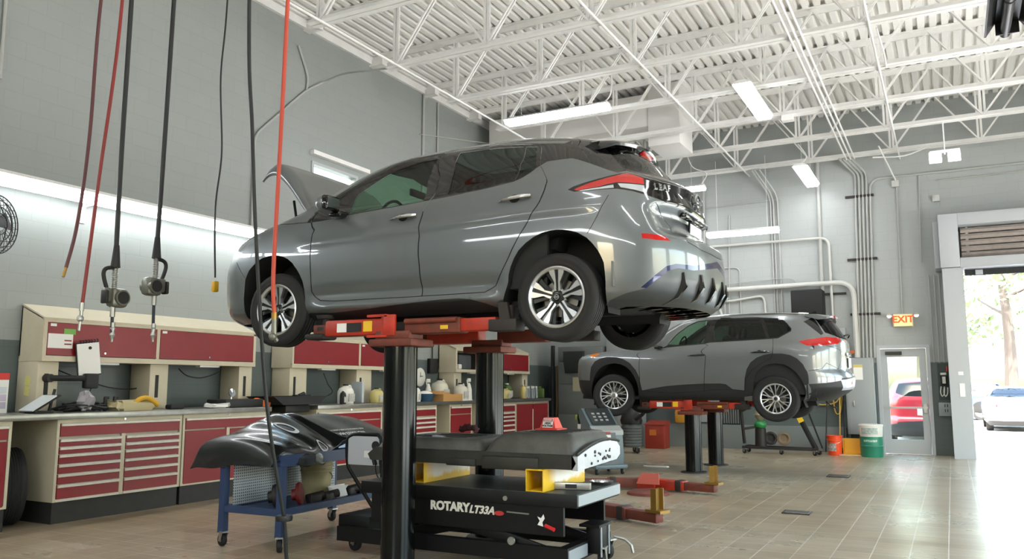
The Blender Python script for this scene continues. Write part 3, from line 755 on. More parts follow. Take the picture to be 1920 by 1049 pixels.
LEAF_POLY = {
    'windshield': [(0,1.125),(0.60,1.125),(0.66,1.25),(0.66,1.40),(0.58,1.485),(0,1.51)],
    'front_arch': [(0.845,0.1),(0.853,0.25),(0.855,0.36),(0.875,0.532),(0.914,0.611),(0.961,0.662),(1.01,0.711),(1.036,0.724),(1.066,0.722),(1.092,0.706),(1.114,0.681),(1.136,0.641),(1.153,0.586),(1.165,0.533),(1.176,0.466),(1.181,0.401),(1.184,0.328),(1.182,0.254),(1.16,0.1)],
    'rear_arch': [(1.8,0.1),(1.827,0.345),(1.829,0.404),(1.835,0.463),(1.845,0.524),(1.859,0.578),(1.88,0.629),(1.902,0.668),(1.925,0.694),(1.948,0.706),(1.964,0.708),(1.98,0.704),(1.998,0.693),(2.04,0.674),(2.092,0.63),(2.121,0.584),(2.145,0.532),(2.163,0.481),(2.174,0.443),(2.18,0.329),(2.192,0.194),(2.2,0.1)],
    'front_door': [(1.165,0.917),(1.186,0.822),(1.204,0.631),(1.207,0.378),(1.216,0.336),(1.237,0.298),(1.286,0.286),(1.421,0.284),(1.556,0.281),(1.576,0.282),(1.573,0.365),(1.57,0.577),(1.568,0.766),(1.562,0.924),(1.548,1.027),(1.547,1.091),(1.508,1.282),(1.353,1.512),(1.03,1.5),(0.884,1.455),(0.848,1.365),(0.905,1.243),(0.947,1.15),(1.036,1.068)],
    'rear_door': [(1.548,1.027),(1.562,0.924),(1.568,0.766),(1.57,0.577),(1.573,0.365),(1.576,0.282),(1.671,0.282),(1.762,0.283),(1.791,0.327),(1.797,0.36),(1.817,0.467),(1.842,0.59),(1.866,0.697),(1.906,0.841),(1.945,0.96),(1.995,1.085),(2.038,1.235),(2.194,1.45),(1.956,1.514),(1.485,1.516),(1.353,1.512),(1.508,1.282),(1.547,1.091)],
    'front_glass': [(1.232,1.031),(1.349,1.044),(1.52,1.063),(1.477,1.188),(1.435,1.321),(1.367,1.46),(1.212,1.452),(1.104,1.415),(1.082,1.356),(1.093,1.272),(1.096,1.215),(1.125,1.163)],
    'rear_glass': [(1.605,1.095),(1.582,1.304),(1.542,1.49),(1.902,1.479),(2.082,1.452),(1.95,1.291),(1.877,1.139),(1.769,1.109),(1.677,1.092)],
    'quarter_glass': [(2.096,1.448),(2.154,1.433),(1.995,1.22),(1.92,1.157),(1.884,1.134),(1.95,1.28)],
    'surround': [(1.082,0.991),(1.029,1.069),(0.917,1.161),(0.867,1.255),(0.8,1.379),(0.841,1.465),(0.971,1.511),(1.459,1.527),(1.972,1.522),(2.201,1.458),(2.041,1.24),(1.997,1.219),(1.918,1.15),(1.877,1.124),(1.77,1.096),(1.625,1.07),(1.524,1.056),(1.357,1.034),(1.246,1.017),(1.196,1.003),(1.137,0.991)],
    'pillar_black': [(2.201,1.458),(2.315,1.439),(2.382,1.466),(2.02,1.52),(2.5,1.52),(3,1.5),(3,1.075),(2.757,1.06),(2.602,1.064),(2.516,1.092),(2.477,1.141),(2.406,1.121),(2.324,1.216),(2.276,1.262),(2.256,1.276),(2.106,1.269),(2.041,1.24)],
    'tailgate_glass': [(2.5,1.43),(3,1.43),(3,1.1),(2.62,1.11),(2.48,1.17)],
    'tail_lamp': [(2.075,1.0),(2.122,1.023),(2.204,1.048),(2.306,1.079),(2.389,1.105),(2.472,1.135),(2.508,1.083),(2.495,1.026),(2.492,0.94),(2.419,0.967),(2.342,0.983),(2.238,0.979),(2.102,0.979)],
    'lamp_red': [(2.11,0.997),(2.199,1.033),(2.301,1.068),(2.382,1.095),(2.455,1.121),(2.5,1.073),(2.495,1.026),(2.417,1.032),(2.359,1.035),(2.308,1.024),(2.258,1.006),(2.185,0.995),(2.125,0.987)],
    'lamp_clear': [(2.357,1.027),(2.416,1.023),(2.494,1.017),(2.494,0.959),(2.436,0.978),(2.367,0.995)],
    'lamp_clear_low': [(2.13,0.984),(2.256,0.999),(2.333,1.016),(2.33,0.991),(2.235,0.985),(2.148,0.981)],
    'tailgate_panel': [(2.508,1.083),(2.601,1.059),(2.757,1.054),(3,1.07),(3,0.872),(2.89,0.888),(2.648,0.894),(2.492,0.94),(2.495,1.026)],
    'reflector': [(2.384,0.646),(2.444,0.641),(2.502,0.632),(2.529,0.598),(2.45,0.599),(2.381,0.61)],
    'headlamp': [(0.638,0.795),(0.597,0.868),(0.667,0.901),(0.807,0.919),(0.875,0.903),(0.806,0.861),(0.759,0.796),(0.716,0.758)],
    'diffuser': [(2.189,0.14),(2.21,0.18),(2.299,0.225),(2.396,0.257),(2.442,0.321),(2.505,0.384),(2.558,0.405),(2.666,0.401),(3,0.47),(3,0.1),(2.0,0.1)],
    'diffuser_trim': [(2.367,0.262),(2.432,0.349),(2.49,0.413),(2.547,0.436),(2.666,0.436),(3,0.522),(3,0.47),(2.666,0.401),(2.558,0.405),(2.505,0.384),(2.442,0.321),(2.396,0.257)],
    'sill_black': [(1.151,0.15),(1.171,0.181),(1.195,0.2),(1.266,0.191),(1.319,0.195),(1.442,0.213),(1.556,0.233),(1.64,0.246),(1.691,0.246),(1.725,0.233),(1.762,0.202),(1.788,0.171),(1.826,0.165),(1.819,0.14),(1.95,0.1),(1.05,0.1)],
    'tailgate': [(2.492,0.94),(2.541,0.892),(2.62,0.829),(2.665,0.733),(2.64,0.67),(2.644,0.604),(2.756,0.564),(3,0.552),(3,0.872),(2.89,0.888),(2.648,0.894)],
    'rear_bumper': [(2.286,0.975),(2.286,0.936),(2.194,0.802),(2.099,0.66),(2.15,0.52),(2.18,0.33),(2.19,0.1),(3,0.1),(3,0.552),(2.756,0.564),(2.644,0.604),(2.64,0.67),(2.665,0.733),(2.62,0.829),(2.541,0.892),(2.492,0.94),(2.34,0.98)],
    'front_bumper': [(0,0.1),(0,0.8),(0.638,0.795),(0.716,0.758),(0.736,0.703),(0.807,0.631),(0.869,0.543),(0.855,0.36),(0.84,0.1)],
}
LEAF_SEAM = [(LEAF_POLY["front_door"], .0028, True), (LEAF_POLY["rear_door"], .0028, True)]
LEAF_SEAM.append(([(2.286, 0.936), (2.194, 0.802), (2.099, 0.66)], .0022, False))
LEAF_SEAM.append(([(0.736, 0.703), (0.807, 0.631), (0.869, 0.543)], .0022, False))
LEAF_SEAM.append(([(0.808, 0.897), (0.819, 1.012), (1.077, 0.996)], .0022, False))
LEAF_SEAM.append(([(2.486, 1.516), (2.372, 1.413), (2.326, 1.22)], .0022, False))
LEAF_SEAM.append(([(2.541, 0.892), (2.62, 0.829), (2.665, 0.733), (2.64, 0.67), (2.644, 0.604), (2.756, 0.564), (2.999, 0.552)], .0022, False))
LP = (-2.489, 6.235, 1.84)
M_gun = paint('gunmetal_car_paint', (104, 110, 112), .5, .33)
def leaf_car():
    t = thing('hatchback_car', 'gunmetal grey hatchback raised high on the near lift with its bonnet open', 'car', (LP[0] - 1.35, LP[1], LP[2]))
    g = M_gun
    A = [('front_arch', None), ('rear_arch', None),
         ('lamp_red', ('red_lens', M_red, 'tail_lamp', True)), ('lamp_clear', ('clear_lens', M_clear, 'tail_lamp', True)), ('lamp_clear_low', ('clear_lens', M_clear, 'tail_lamp', True)),
         ('tail_lamp', ('tail_lamp', M_gloss, None, True)), ('headlamp', ('headlamp', M_clear, None, True)), ('reflector', ('reflector', M_red, None, True)),
         ('windshield', ('windshield', G_side, None, False)), ('seam', ('panel_gap', M_gap, None, True)),
         ('front_glass', ('window_glass', G_side, 'front_door', True)), ('rear_glass', ('window_glass', G_dark, 'rear_door', True)), ('quarter_glass', ('quarter_glass', G_dark, 'rear_door', True)),
         ('surround&front_door', ('window_frame', M_gloss, 'front_door', True)), ('surround&rear_door', ('window_frame', M_gloss, 'rear_door', True)),
         ('front_door', ('front_door', g, None, True)), ('rear_door', ('rear_door', g, None, True)),
         ('surround', ('pillar_trim', M_gloss, None, True)), ('tailgate_glass', ('tailgate_glass', G_rear, 'tailgate', False)),
         ('tailgate_panel', ('black_panel', M_gloss, 'tailgate', False)), ('pillar_black', ('pillar_trim', M_gloss, None, True)),
         ('diffuser_trim', ('blue_trim', M_blue, 'rear_bumper', False)), ('diffuser', ('diffuser', mat('silver_grey_diffuser', (66, 70, 72), .34, .3), 'rear_bumper', False)),
         ('tailgate', ('tailgate', g, None, False)), ('sill_black', ('sill_trim', M_plastic, None, True)),
         ('rear_bumper', ('rear_bumper', g, None, False)), ('front_bumper', ('front_bumper', g, None, False)), ('rest', ('body', g, None, False))]
    md = build_shell(LEAF, LP, t, LEAF_POLY, LEAF_SEAM, A, {'seam': .007, 'front_glass': .007, 'rear_glass': .007, 'quarter_glass': .007, 'tailgate_glass': .004, 'surround&front_door': .002, 'surround&rear_door': .002})
    for k in ('front_arch', 'rear_arch'): arch_liner(LEAF, LP, t, dense(LEAF_POLY[k], False, .04))
    def W(x, y, z): return Vector((LP[0] + x, LP[1] + y, LP[2] + z))
    # underbody, cabin
    b = B(); b.span(W(-3.3, -.70, .175), W(.30, .70, .22)); b.span(W(-2.2, -.5, .12), W(-.45, .5, .16)); b.obj('floor_pan', M_under, t)
    b = B(); b.tube([W(.1, -.68, .22), W(.1, .68, .22)], .05, n=10); b.tube([W(-2.7, -.6, .22), W(-2.7, .6, .22)], .04, n=8)
    for s in (-1, 1): b.tube([W(-.5, s * .45, .25), W(.05, s * .6, .2)], .04, n=8)
    b.obj('axle_beam', M_under, t)
    b = B(); b.span(W(-2.35, -.78, .9), W(-2.0, .78, 1.02), bev=.04); b.span(W(-2.2, -.74, .3), W(.3, .74, .34))
    for s in (-1, 1): b.span(W(-2.2, s * .80 - .015, .3), W(-.1, s * .80 + .015, .98))
    b.obj('cabin_trim', M_shell_in, t)
    for s in (-1, 1):
        b = B(); b.box(W(-1.30, s * .38, .55), (.5, .5, .22), bev=.06); b.box(W(-1.02, s * .38, .88), (.16, .48, .62), bev=.06, rot=Matrix.Rotation(.28, 3, 'Y')).box(W(-.90, s * .38, 1.26), (.10, .27, .17), bev=.045, rot=Matrix.Rotation(.2, 3, 'Y'))
        b.cyl(W(-.93, s * .38 - .06, 1.12), W(-.91, s * .38 - .06, 1.22), .008).cyl(W(-.93, s * .38 + .06, 1.12), W(-.91, s * .38 + .06, 1.22), .008); b.obj('front_seat', M_seat, t)
    b = B(); b.box(W(-.38, 0, .55), (.5, 1.3, .22), bev=.06); b.box(W(-.08, 0, .9), (.16, 1.3, .62), bev=.05, rot=Matrix.Rotation(.32, 3, 'Y'))
    for y in (-.42, .42): b.box(W(.04, y, 1.22), (.09, .25, .13), bev=.04)
    b.obj('rear_seat', M_seat, t)
    b = B(); b.tube([W(-1.85 + .19 * .3 * math.cos(a), -.38 + .19 * math.sin(a), 1.02 + .19 * math.cos(a)) for a in np.linspace(0, 2 * PI, 25)], .014, n=6); b.box(W(-1.87, -.38, 1.02), (.05, .1, .1), bev=.02); b.tube([W(-1.87, -.38, 1.02), W(-2.1, -.38, .94)], .025); b.obj('steering_wheel', M_gap, t)
    b = B(); b.box(W(-1.83, 0, 1.36), (.03, .24, .07), bev=.012); b.obj('rear_view_mirror', M_gap, t)
    # raised bonnet
    prof = spline([(-2.42, 0, 1.00), (-2.60, 0, 1.25), (-2.74, 0, 1.45), (-2.86, 0, 1.59), (-2.96, 0, 1.66), (-3.04, 0, 1.675), (-3.10, 0, 1.66)], 5)
    cols = [-1, -.985, -.94, -.8, -.5, 0, .5, .8, .94, .985, 1]; b = B(); n = len(prof); vs = []
    for i, p in enumerate(prof):
        f = i / (n - 1); hw = .70 - .06 * f ** 2.5; lip = .03 + .13 * f
        for c in cols:
            q = 1 if abs(c) == 1 else (.35 if abs(c) > .98 else 0)
            cr = -.05 * (abs(c) ** 2) - (.015 if abs(c) > .93 else 0)
            vs.append(W(p.x - .60 * lip * q + cr * -.6, c * hw, p.z - .80 * lip * q + cr * .6))
    m = len(cols); fs = [(i * m + j, i * m + j + 1, (i + 1) * m + j + 1, (i + 1) * m + j) for i in range(n - 1) for j in range(m - 1)]
    b.add(vs, fs); bn = b.obj('bonnet', g, t, 1.2)
    so = bn.modifiers.new('thickness', 'SOLIDIFY'); so.thickness = .018; so.offset = 0
    B().tube([W(-2.72, -.62, .98), W(-2.80, -.60, 1.28)], .012, n=8).obj('bonnet_strut', M_gap, t)
    # door mirrors
    for s in (-1, 1):
        b = B(); b.m = 0; b.ball(W(-2.08, s * .98, 1.10), .115, 14, (.62, .95, .70)); b.m = 1; b.box(W(-2.03, s * .985, 1.10), (.06, .19, .13), bev=.03)
        b.box(W(-2.03, s * .86, 1.02), (.13, .16, .05), bev=.02); b.m = 2; b.box(W(-1.999, s * .985, 1.10), (.004, .15, .09))
        b.obj('door_mirror', [g, M_gloss, M_chrome], t)
    # handles, spoiler, badges, plate
    for s in (-1, 1):
        handle(md[('front_door', s)], W(-1.363, s * .876, .933), .27, M_chrome, s, .05); handle(md[('rear_door', s)], W(-.34, s * .876, .978), .28, M_chrome, s, .07)
    b = B(); ys = np.linspace(-.60, .60, 25); vs = []
    for y in ys:
        q = (y / .60) ** 2; e = max(0, (abs(y) - .5) / .10); xt = .44 - .13 * q - .06 * e * e
        r = -.02 + .20 * q
        for x, z in ((r, 1.548 - .13 * q), (r + .16 - .1 * q, 1.53 - .11 * q), (xt - .03, 1.485 - .065 * q - .02 * e), (xt, 1.465 - .065 * q - .03 * e), (xt - .012, 1.44 - .055 * q - .03 * e), (xt - .12, 1.375 - .01 * q), (xt - .20, 1.39 - .02 * q), (r, 1.45 - .04 * q)):
            vs.append(W(x, y, z))
    m = 8; b.add(vs, [(i * m + j, i * m + (j + 1) % m, (i + 1) * m + (j + 1) % m, (i + 1) * m + j) for i in range(24) for j in range(m)] + [tuple(range(8)), tuple(range(24 * 8, 25 * 8))])
    sp = b.obj('spoiler', M_gloss, t)
    R = Matrix.Rotation(math.radians(40), 3, 'Y')
    B().box(W(.385, 0, 1.415), (.10, .24, .02), rot=Matrix.Rotation(math.radians(-32), 3, 'Y')).obj('stop_lamp', M_red, sp)
    tg = md[('tailgate', 0)]
    P = lambda u, z, d=0: Vector(LEAF.F(u, z) + np.array(LP) - np.array(LEAF_N(u, z)) * d)
    # lettering follows the curve of the black panel, letter by letter
    us = np.linspace(2.560, 2.650, 4)
    for ch, u in zip('LEAF', us):
        n = Vector(LEAF_N(u, 1.015)); ex = Vector((0, 0, 1)).cross(n).normalized()
        text(None, ch, .062, M_chrome, P(u, 1.017, -.003), ex, n.cross(ex), tg, 'lettering', .003, bold=.002)
    b = B(); c = P(3, 1.0, -.012); c.y = LP[1]; n = Vector(LEAF_N(3, 1.0)); up = Vector((0, 1, 0)).cross(n) * -1
    b.lathe([(.052, 0), (.066, .004), (.066, .012), (.052, .014), (.052, 0)], c, n, 32); M = Matrix((Vector((0, 1, 0)), up, n)).transposed()
    b.box(c + n * .012, (.15, .022, .008), rot=M); b.obj('badge', M_chrome, tg)
    b = B(); b.box(W(.785, 0, .85), (.06, .62, .04), bev=.012); b.obj('plate_lamp_bar', M_gloss, tg)
    for y in (-.2, -.07, .07, .2): b2 = B().box(W(.80, y, .832), (.03, .05, .012)).obj('plate_lamp', M_clear, tg)
    b = B(); b.box(W(.785, 0, .735), (.012, .325, .17), bev=.004, rot=Matrix.Rotation(.06, 3, 'Y')); b.obj('plate_frame', M_gap, tg)
    B().box(W(.794, 0, .735), (.004, .30, .145), rot=Matrix.Rotation(.06, 3, 'Y')).obj('number_plate', mat('white_number_plate', (232, 236, 240), .4), tg)
    # diffuser fins
    rb = md[('rear_bumper', 0)]
    for s in (-1, 1):
        for y in (.14, .36, .55):
            def xs(z):
                us = np.linspace(2.2, 3, 120); p = LEAF.F(us, np.full(120, z)); return float(np.interp(-y, p[:, 1], p[:, 0]))
            b = B(); b.prism([(xs(.17) - .40, .135), (xs(.17) - .05, .15), (xs(.2) + .018, .2), (xs(.28) + .035, .28), (xs(.38) + .006, .38), (xs(.36) - .05, .34), (xs(.25) - .10, .22)], W(0, s * y - .02, 0), (1, 0, 0), (0, 0, 1), (0, .04, 0)); b.obj('diffuser_fin', M_gloss, rb)
    for x in (0, -2.70):
        for s in (-1, 1): wheel(t, W(x, s * .787, .216 + (.022 if x else 0)), s, .323, .222, .205, 'five', .02 if x else 0)
    for s in (-1, 1): B().box(W(.43, s * .81, .36), (.012, .12, .18), bev=.004).obj('mud_flap', mat('grey_flap', (92, 96, 94), .4), t)
    b = B(); b.tube([W(-.25, 0, 1.585), W(-.12, 0, 1.64)], [.012, .006]); b.obj('aerial', M_gap, t)
    return t
def LEAF_N(u, z):
    n = LEAF.N(np.array([float(u)]), np.array([float(z)]))[0]; r = LEAF.F(1.5, .6)
    return n if LEAF.N(np.array([1.5]), np.array([.6]))[0][1] < 0 else -n
leaf_car()
ROGUE_ROWS=[
(.20,-3.36,-2.85,.15,.72,.80),
(.26,-3.44,-2.85,.16,.85,.86),
(.34,-3.49,-2.85,.17,.98,.89),
(.42,-3.52,-2.85,.17,1.055,.905),
(.56,-3.54,-2.85,.17,1.07,.913),
(.63,-3.55,-2.85,.17,1.045,.917),
(.70,-3.55,-2.85,.17,1.0,.92),
(.85,-3.54,-2.83,.16,.995,.922),
(.93,-3.50,-2.8,.14,1.0,.918),
(.98,-3.36,-2.7,.12,1.005,.912),
(1.02,-3.08,-2.5,.10,1.005,.905),
(1.06,-2.72,-2.25,.08,1.0,.893),
(1.10,-2.40,-2.05,.06,1.0,.875),
(1.15,-2.22,-1.92,.03,.985,.855),
(1.25,-2.05,-1.78,-.02,.935,.825),
(1.38,-1.84,-1.58,-.08,.855,.775),
(1.48,-1.66,-1.42,-.14,.785,.728),
(1.535,-1.50,-1.28,-.2,.72,.685),
(1.575,-1.34,-1.15,-.3,.63,.635),
(1.605,-1.1,-.98,-.5,.40,.54),
(1.63,-.95,-.9,-.6,0,.42)]
def rogue_rise(x,z):
    return .04*sstep(-1.8,.2,x)*sstep(.7,1.05,z)*(1-sstep(1.3,1.55,z))
def rogue_mod(x,y,z,u):
    y=y*(1-.015*((x+1.2)/1.8)**2)
    y=y-.018*np.exp(-((z-.42)/.09)**2)*sstep(-2.3,-1.9,x)*(1-sstep(-.75,-.4,x))
    return x,y
ROGUE = Shell(ROGUE_ROWS,rogue_rise,3.0,2.9,rogue_mod)
ROGUE_POLY = {
    'windshield': [(0,1.14),(0.58,1.14),(0.64,1.30),(0.62,1.50),(0.5,1.57),(0,1.58)],
    'front_arch': [(0.682,0.1),(0.777,0.41),(0.819,0.564),(0.857,0.641),(0.911,0.717),(0.983,0.774),(1.027,0.808),(1.06,0.82),(1.095,0.805),(1.13,0.761),(1.158,0.694),(1.18,0.599),(1.195,0.486),(1.203,0.374),(1.199,0.1)],
    'front_clad': [(0,0.1),(0,0.5),(0.567,0.536),(0.747,0.525),(0.78,0.758),(0.831,0.854),(0.903,0.9),(1.007,0.931),(1.065,0.921),(1.111,0.888),(1.155,0.816),(1.191,0.702),(1.21,0.58),(1.219,0.43),(1.227,0.327),(1.215,0.2),(1.215,0.1)],
    'rear_arch': [(1.83,0.1),(1.833,0.406),(1.842,0.571),(1.858,0.662),(1.883,0.731),(1.914,0.771),(1.95,0.786),(1.99,0.768),(2.054,0.716),(2.112,0.644),(2.152,0.55),(2.185,0.443),(2.217,0.336),(2.3,0.1)],
    'rear_clad': [(1.783,0.258),(1.791,0.553),(1.804,0.7),(1.825,0.801),(1.858,0.874),(1.898,0.918),(1.942,0.938),(1.99,0.936),(2.076,0.908),(2.143,0.852),(2.198,0.765),(2.229,0.657),(2.229,0.55),(2.23,0.461)],
    'sill_clad': [(1.215,0.2),(1.225,0.359),(1.277,0.389),(1.36,0.43),(1.455,0.453),(1.573,0.471),(1.657,0.471),(1.641,0.479),(1.69,0.461),(1.726,0.377),(1.787,0.359),(1.784,0.202),(1.9,0.1),(1.1,0.1)],
    'rear_low_clad': [(2.228,0.461),(2.397,0.479),(2.56,0.515),(2.577,0.551),(3,0.6),(3,0.36),(2.566,0.399),(2.429,0.346),(2.3,0.265)],
    'bumper_low': [(2.3,0.265),(2.429,0.346),(2.566,0.399),(3,0.36),(3,0.1),(2.0,0.1),(2.336,0.2)],
    'skid': [(2.56,0.524),(3.0,0.574),(3,0.6),(3,0.38),(2.619,0.363)],
    'front_door': [(1.21,0.355),(1.213,0.598),(1.208,0.899),(1.158,0.994),(1.177,1.059),(1.11,1.155),(1.079,1.313),(1.077,1.433),(1.1,1.509),(1.244,1.527),(1.342,1.42),(1.431,1.122),(1.485,1.093),(1.588,0.919),(1.58,0.666),(1.574,0.476),(1.572,0.35),(1.39,0.311)],
    'rear_door': [(1.572,0.35),(1.574,0.476),(1.58,0.666),(1.588,0.919),(1.485,1.093),(1.431,1.122),(1.342,1.42),(1.244,1.527),(1.372,1.55),(1.965,1.533),(1.967,1.508),(1.966,1.186),(1.987,1.175),(1.968,1.1),(1.95,0.952),(1.932,0.861),(1.872,0.772),(1.829,0.681),(1.797,0.553),(1.787,0.359),(1.726,0.377),(1.601,0.367)],
    'front_glass': [(1.129,1.121),(1.27,1.108),(1.421,1.132),(1.366,1.327),(1.256,1.502),(1.136,1.489),(1.096,1.413),(1.101,1.288)],
    'rear_glass': [(1.514,1.145),(1.36,1.525),(1.929,1.509),(1.934,1.448),(1.936,1.182),(1.752,1.172)],
    'quarter_glass': [(1.967,1.19),(1.981,1.466),(1.989,1.507),(2.164,1.497),(2.185,1.426),(2.204,1.328),(2.189,1.296),(2.031,1.192)],
    'surround': [(1.177,1.059),(1.11,1.155),(1.079,1.313),(1.077,1.433),(1.1,1.509),(1.386,1.527),(1.372,1.55),(1.965,1.533),(2.176,1.504),(2.197,1.425),(2.213,1.328),(2.195,1.284),(2.032,1.177),(1.753,1.153),(1.47,1.134),(1.438,1.113),(1.293,1.089),(1.215,1.07)],
    'd_pillar_glass': [(2.364,1.439),(2.497,1.513),(2.489,1.248),(2.453,1.22)],
    'tailgate_glass': [(2.506,1.489),(3,1.53),(3,1.17),(2.685,1.182),(2.513,1.258)],
    'tail_lamp': [(2.21,1.125),(2.295,1.146),(2.433,1.178),(2.499,1.192),(2.694,1.177),(2.692,1.136),(2.609,1.079),(2.418,1.056),(2.284,1.05),(2.247,1.082)],
    'reflector': [(2.72,0.5),(2.85,0.5),(2.85,0.46),(2.72,0.46)],
    'headlamp': [(0.545,0.901),(0.467,0.961),(0.549,0.987),(0.551,1.002),(0.524,1.019),(0.77,0.988),(0.813,0.912),(0.681,0.915),(0.601,0.889)],
    'amber': [(0.716,0.943),(0.511,1.005),(0.549,1.016),(0.791,0.978),(0.805,0.916)],
}
ROGUE_SEAM = [(ROGUE_POLY["front_door"], .003, True), (ROGUE_POLY["rear_door"], .003, True), ([[2.45, 1.21], [2.465, 1.053], [2.646, 0.986], [2.671, 0.842], [2.587, 0.695], [2.603, 0.641]], .003, False), ([[2.249, 0.666], [2.386, 0.693], [2.443, 0.782], [2.587, 0.695]], .003, False)]
RP = (-2.443, 14.24, .98)
M_silv = paint('silver_grey_car_paint', (118, 122, 124), .5, .33)
def suv_car():
    t = thing('suv_car', 'silver grey sport utility car raised low on the far lift near the back wall', 'car', (RP[0] - 1.35, RP[1], RP[2]))
    g = M_silv; pl = M_plastic
    A = [('front_arch', None), ('rear_arch', None),
         ('amber', ('turn_lamp', M_amber, 'headlamp', True)), ('headlamp', ('headlamp', M_clear, None, True)), ('tail_lamp', ('tail_lamp', M_red, None, True)), ('reflector', ('reflector', M_red, None, True)),
         ('windshield', ('windshield', G_side, None, False)), ('seam', ('panel_gap', M_gap, None, True)),
         ('front_clad', ('front_arch_trim', pl, None, True)), ('rear_clad', ('rear_arch_trim', pl, None, True)),
         ('front_glass', ('window_glass', G_side, 'front_door', True)), ('rear_glass', ('window_glass', G_dark, 'rear_door', True)), ('quarter_glass', ('quarter_glass', G_dark, 'body', True)),
         ('surround&front_door', ('window_frame', M_gloss, 'front_door', True)), ('surround&rear_door', ('window_frame', M_gloss, 'rear_door', True)),
         ('sill_clad', ('sill_trim', pl, None, True)),
         ('front_door', ('front_door', g, None, True)), ('rear_door', ('rear_door', g, None, True)), ('surround', ('pillar_trim', M_gloss, None, True)),
         ('d_pillar_glass', ('pillar_trim', M_gloss, None, True)), ('tailgate_glass', ('tailgate_glass', G_rear, 'body', False)),
         ('skid', ('bumper_plate', mat('silver_bumper_plate', (196, 198, 204), .3, .4), None, False)), ('rear_low_clad', ('rear_bumper_trim', pl, None, False)), ('bumper_low', ('rear_bumper_trim', pl, None, False)),
         ('rest', ('body', g, None, False))]
    md = build_shell(ROGUE, RP, t, ROGUE_POLY, ROGUE_SEAM, A, {'seam': .006, 'front_glass': .006, 'rear_glass': .006, 'quarter_glass': .004}, .028, .032)
    for k in ('front_arch', 'rear_arch'): arch_liner(ROGUE, RP, t, dense(ROGUE_POLY[k], False, .05))
    def W(x, y, z): return Vector((RP[0] + x, RP[1] + y, RP[2] + z))
    b = B(); b.span(W(-3.3, -.78, .21), W(.6, .78, .27)); b.obj('floor_pan', M_under, t)
    b = B(); b.tube([W(.0, -.7, .27), W(.0, .7, .27)], .05, n=8); b.tube([W(-2.7, -.6, .27), W(-2.7, .6, .27)], .05, n=8); b.obj('axle_beam', M_under, t)
    b = B(); b.span(W(-2.1, -.8, .95), W(-1.75, .8, 1.08), bev=.04); b.span(W(-2.1, -.76, .3), W(.7, .76, .36))
    for s in (-1, 1): b.span(W(-2.0, s * .83 - .015, .3), W(.6, s * .83 + .015, 1.05))
    b.obj('cabin_trim', M_shell_in, t)
    for s in (-1, 1):
        b = B(); b.box(W(-1.12, s * .38, .62), (.5, .52, .22), bev=.06); b.box(W(-.86, s * .38, .95), (.16, .5, .62), bev=.06, rot=Matrix.Rotation(.25, 3, 'Y')).box(W(-.74, s * .38, 1.34), (.1, .27, .18), bev=.045, rot=Matrix.Rotation(.2, 3, 'Y')); b.obj('front_seat', M_seat, t)
    b = B(); b.box(W(-.2, 0, .62), (.5, 1.35, .22), bev=.06); b.box(W(.1, 0, .98), (.16, 1.35, .62), bev=.05, rot=Matrix.Rotation(.3, 3, 'Y'))
    for y in (-.42, .42): b.box(W(.2, y, 1.34), (.09, .25, .15), bev=.04)
    b.obj('rear_seat', M_seat, t)
    b = B(); b.tube([W(-1.62 + .19 * .3 * math.cos(a), -.38 + .19 * math.sin(a), 1.08 + .19 * math.cos(a)) for a in np.linspace(0, 2 * PI, 25)], .014, n=6); b.tube([W(-1.62, -.38, 1.08), W(-1.85, -.38, 1.0)], .025); b.obj('steering_wheel', M_gap, t)
    for s in (-1, 1):
        b = B(); b.m = 0; b.ball(W(-1.88, s * 1.02, 1.16), .12, 12, (.75, .95, .75)); b.m = 1; b.box(W(-1.86, s * .92, 1.07), (.12, .14, .05), bev=.02)
        b.obj('door_mirror', [g, M_gloss], t)
        handle(md[('front_door', s)], W(-1.235, s * .905, .93), .30, M_gloss, s, .03); handle(md[('rear_door', s)], W(-.22, s * .905, .965), .30, M_gloss, s, .03)
        b = B(); b.tube([W(x, s * (.60 - .04 * abs(x + .3)), 1.60 - .045 * (x + .35) ** 2) for x in np.linspace(-1.15, .5, 9)], .013, n=8); b.obj('roof_rail', M_chrome, t)
        b = B(); b.span(W(.47, s * .78 - .12, .24), W(.49, s * .78 + .12, .48)); b.obj('mud_flap', pl, t)
    b = B(); ys = np.linspace(-.62, .62, 15); vs = []
    for y in ys:
        q = (y / .62) ** 2; xt = .84 - .06 * q
        for x, z in ((.45, 1.60 - .04 * q), (.62, 1.59 - .04 * q), (xt, 1.555 - .05 * q), (xt - .02, 1.525 - .05 * q), (.64, 1.50 - .03 * q), (.45, 1.53)): vs.append(W(x, y, z))
    b.add(vs, [(i * 6 + j, i * 6 + (j + 1) % 6, (i + 1) * 6 + (j + 1) % 6, (i + 1) * 6 + j) for i in range(14) for j in range(6)] + [tuple(range(6)), tuple(range(84, 90))]); sp = b.obj('spoiler', g, t)
    B().box(W(.83, 0, 1.54), (.03, .3, .025)).obj('stop_lamp', M_red, sp)
    b = B(); b.tube([W(.98, -.3, 1.22), W(1.03, 0, 1.25), W(.98, .3, 1.22)], .012, n=6, smooth=4); b.obj('rear_wiper', M_gap, t)
    b = B(); b.box(W(1.005, 0, .93), (.03, .6, .05), bev=.01); b.obj('chrome_garnish', M_chrome, t)
    B().box(W(1.015, 0, .80), (.01, .31, .155)).obj('number_plate', mat('white_number_plate', (232, 236, 240), .4), t)
    b = B(); b.prism([(0, 0), (.14, .0), (.12, .05), (.1, .055)], W(.42, -.008, 1.60), (1, 0, 0), (0, 0, 1), (0, .016, 0)); b.obj('aerial', M_gap, t)
    for x in (0, -2.709):
        for s in (-1, 1): wheel(t, W(x, s * .80, .235 + (.04 if x else 0)), s, .358, .235, .225, 'ten', .30 if x else 0)
    return t
suv_car()
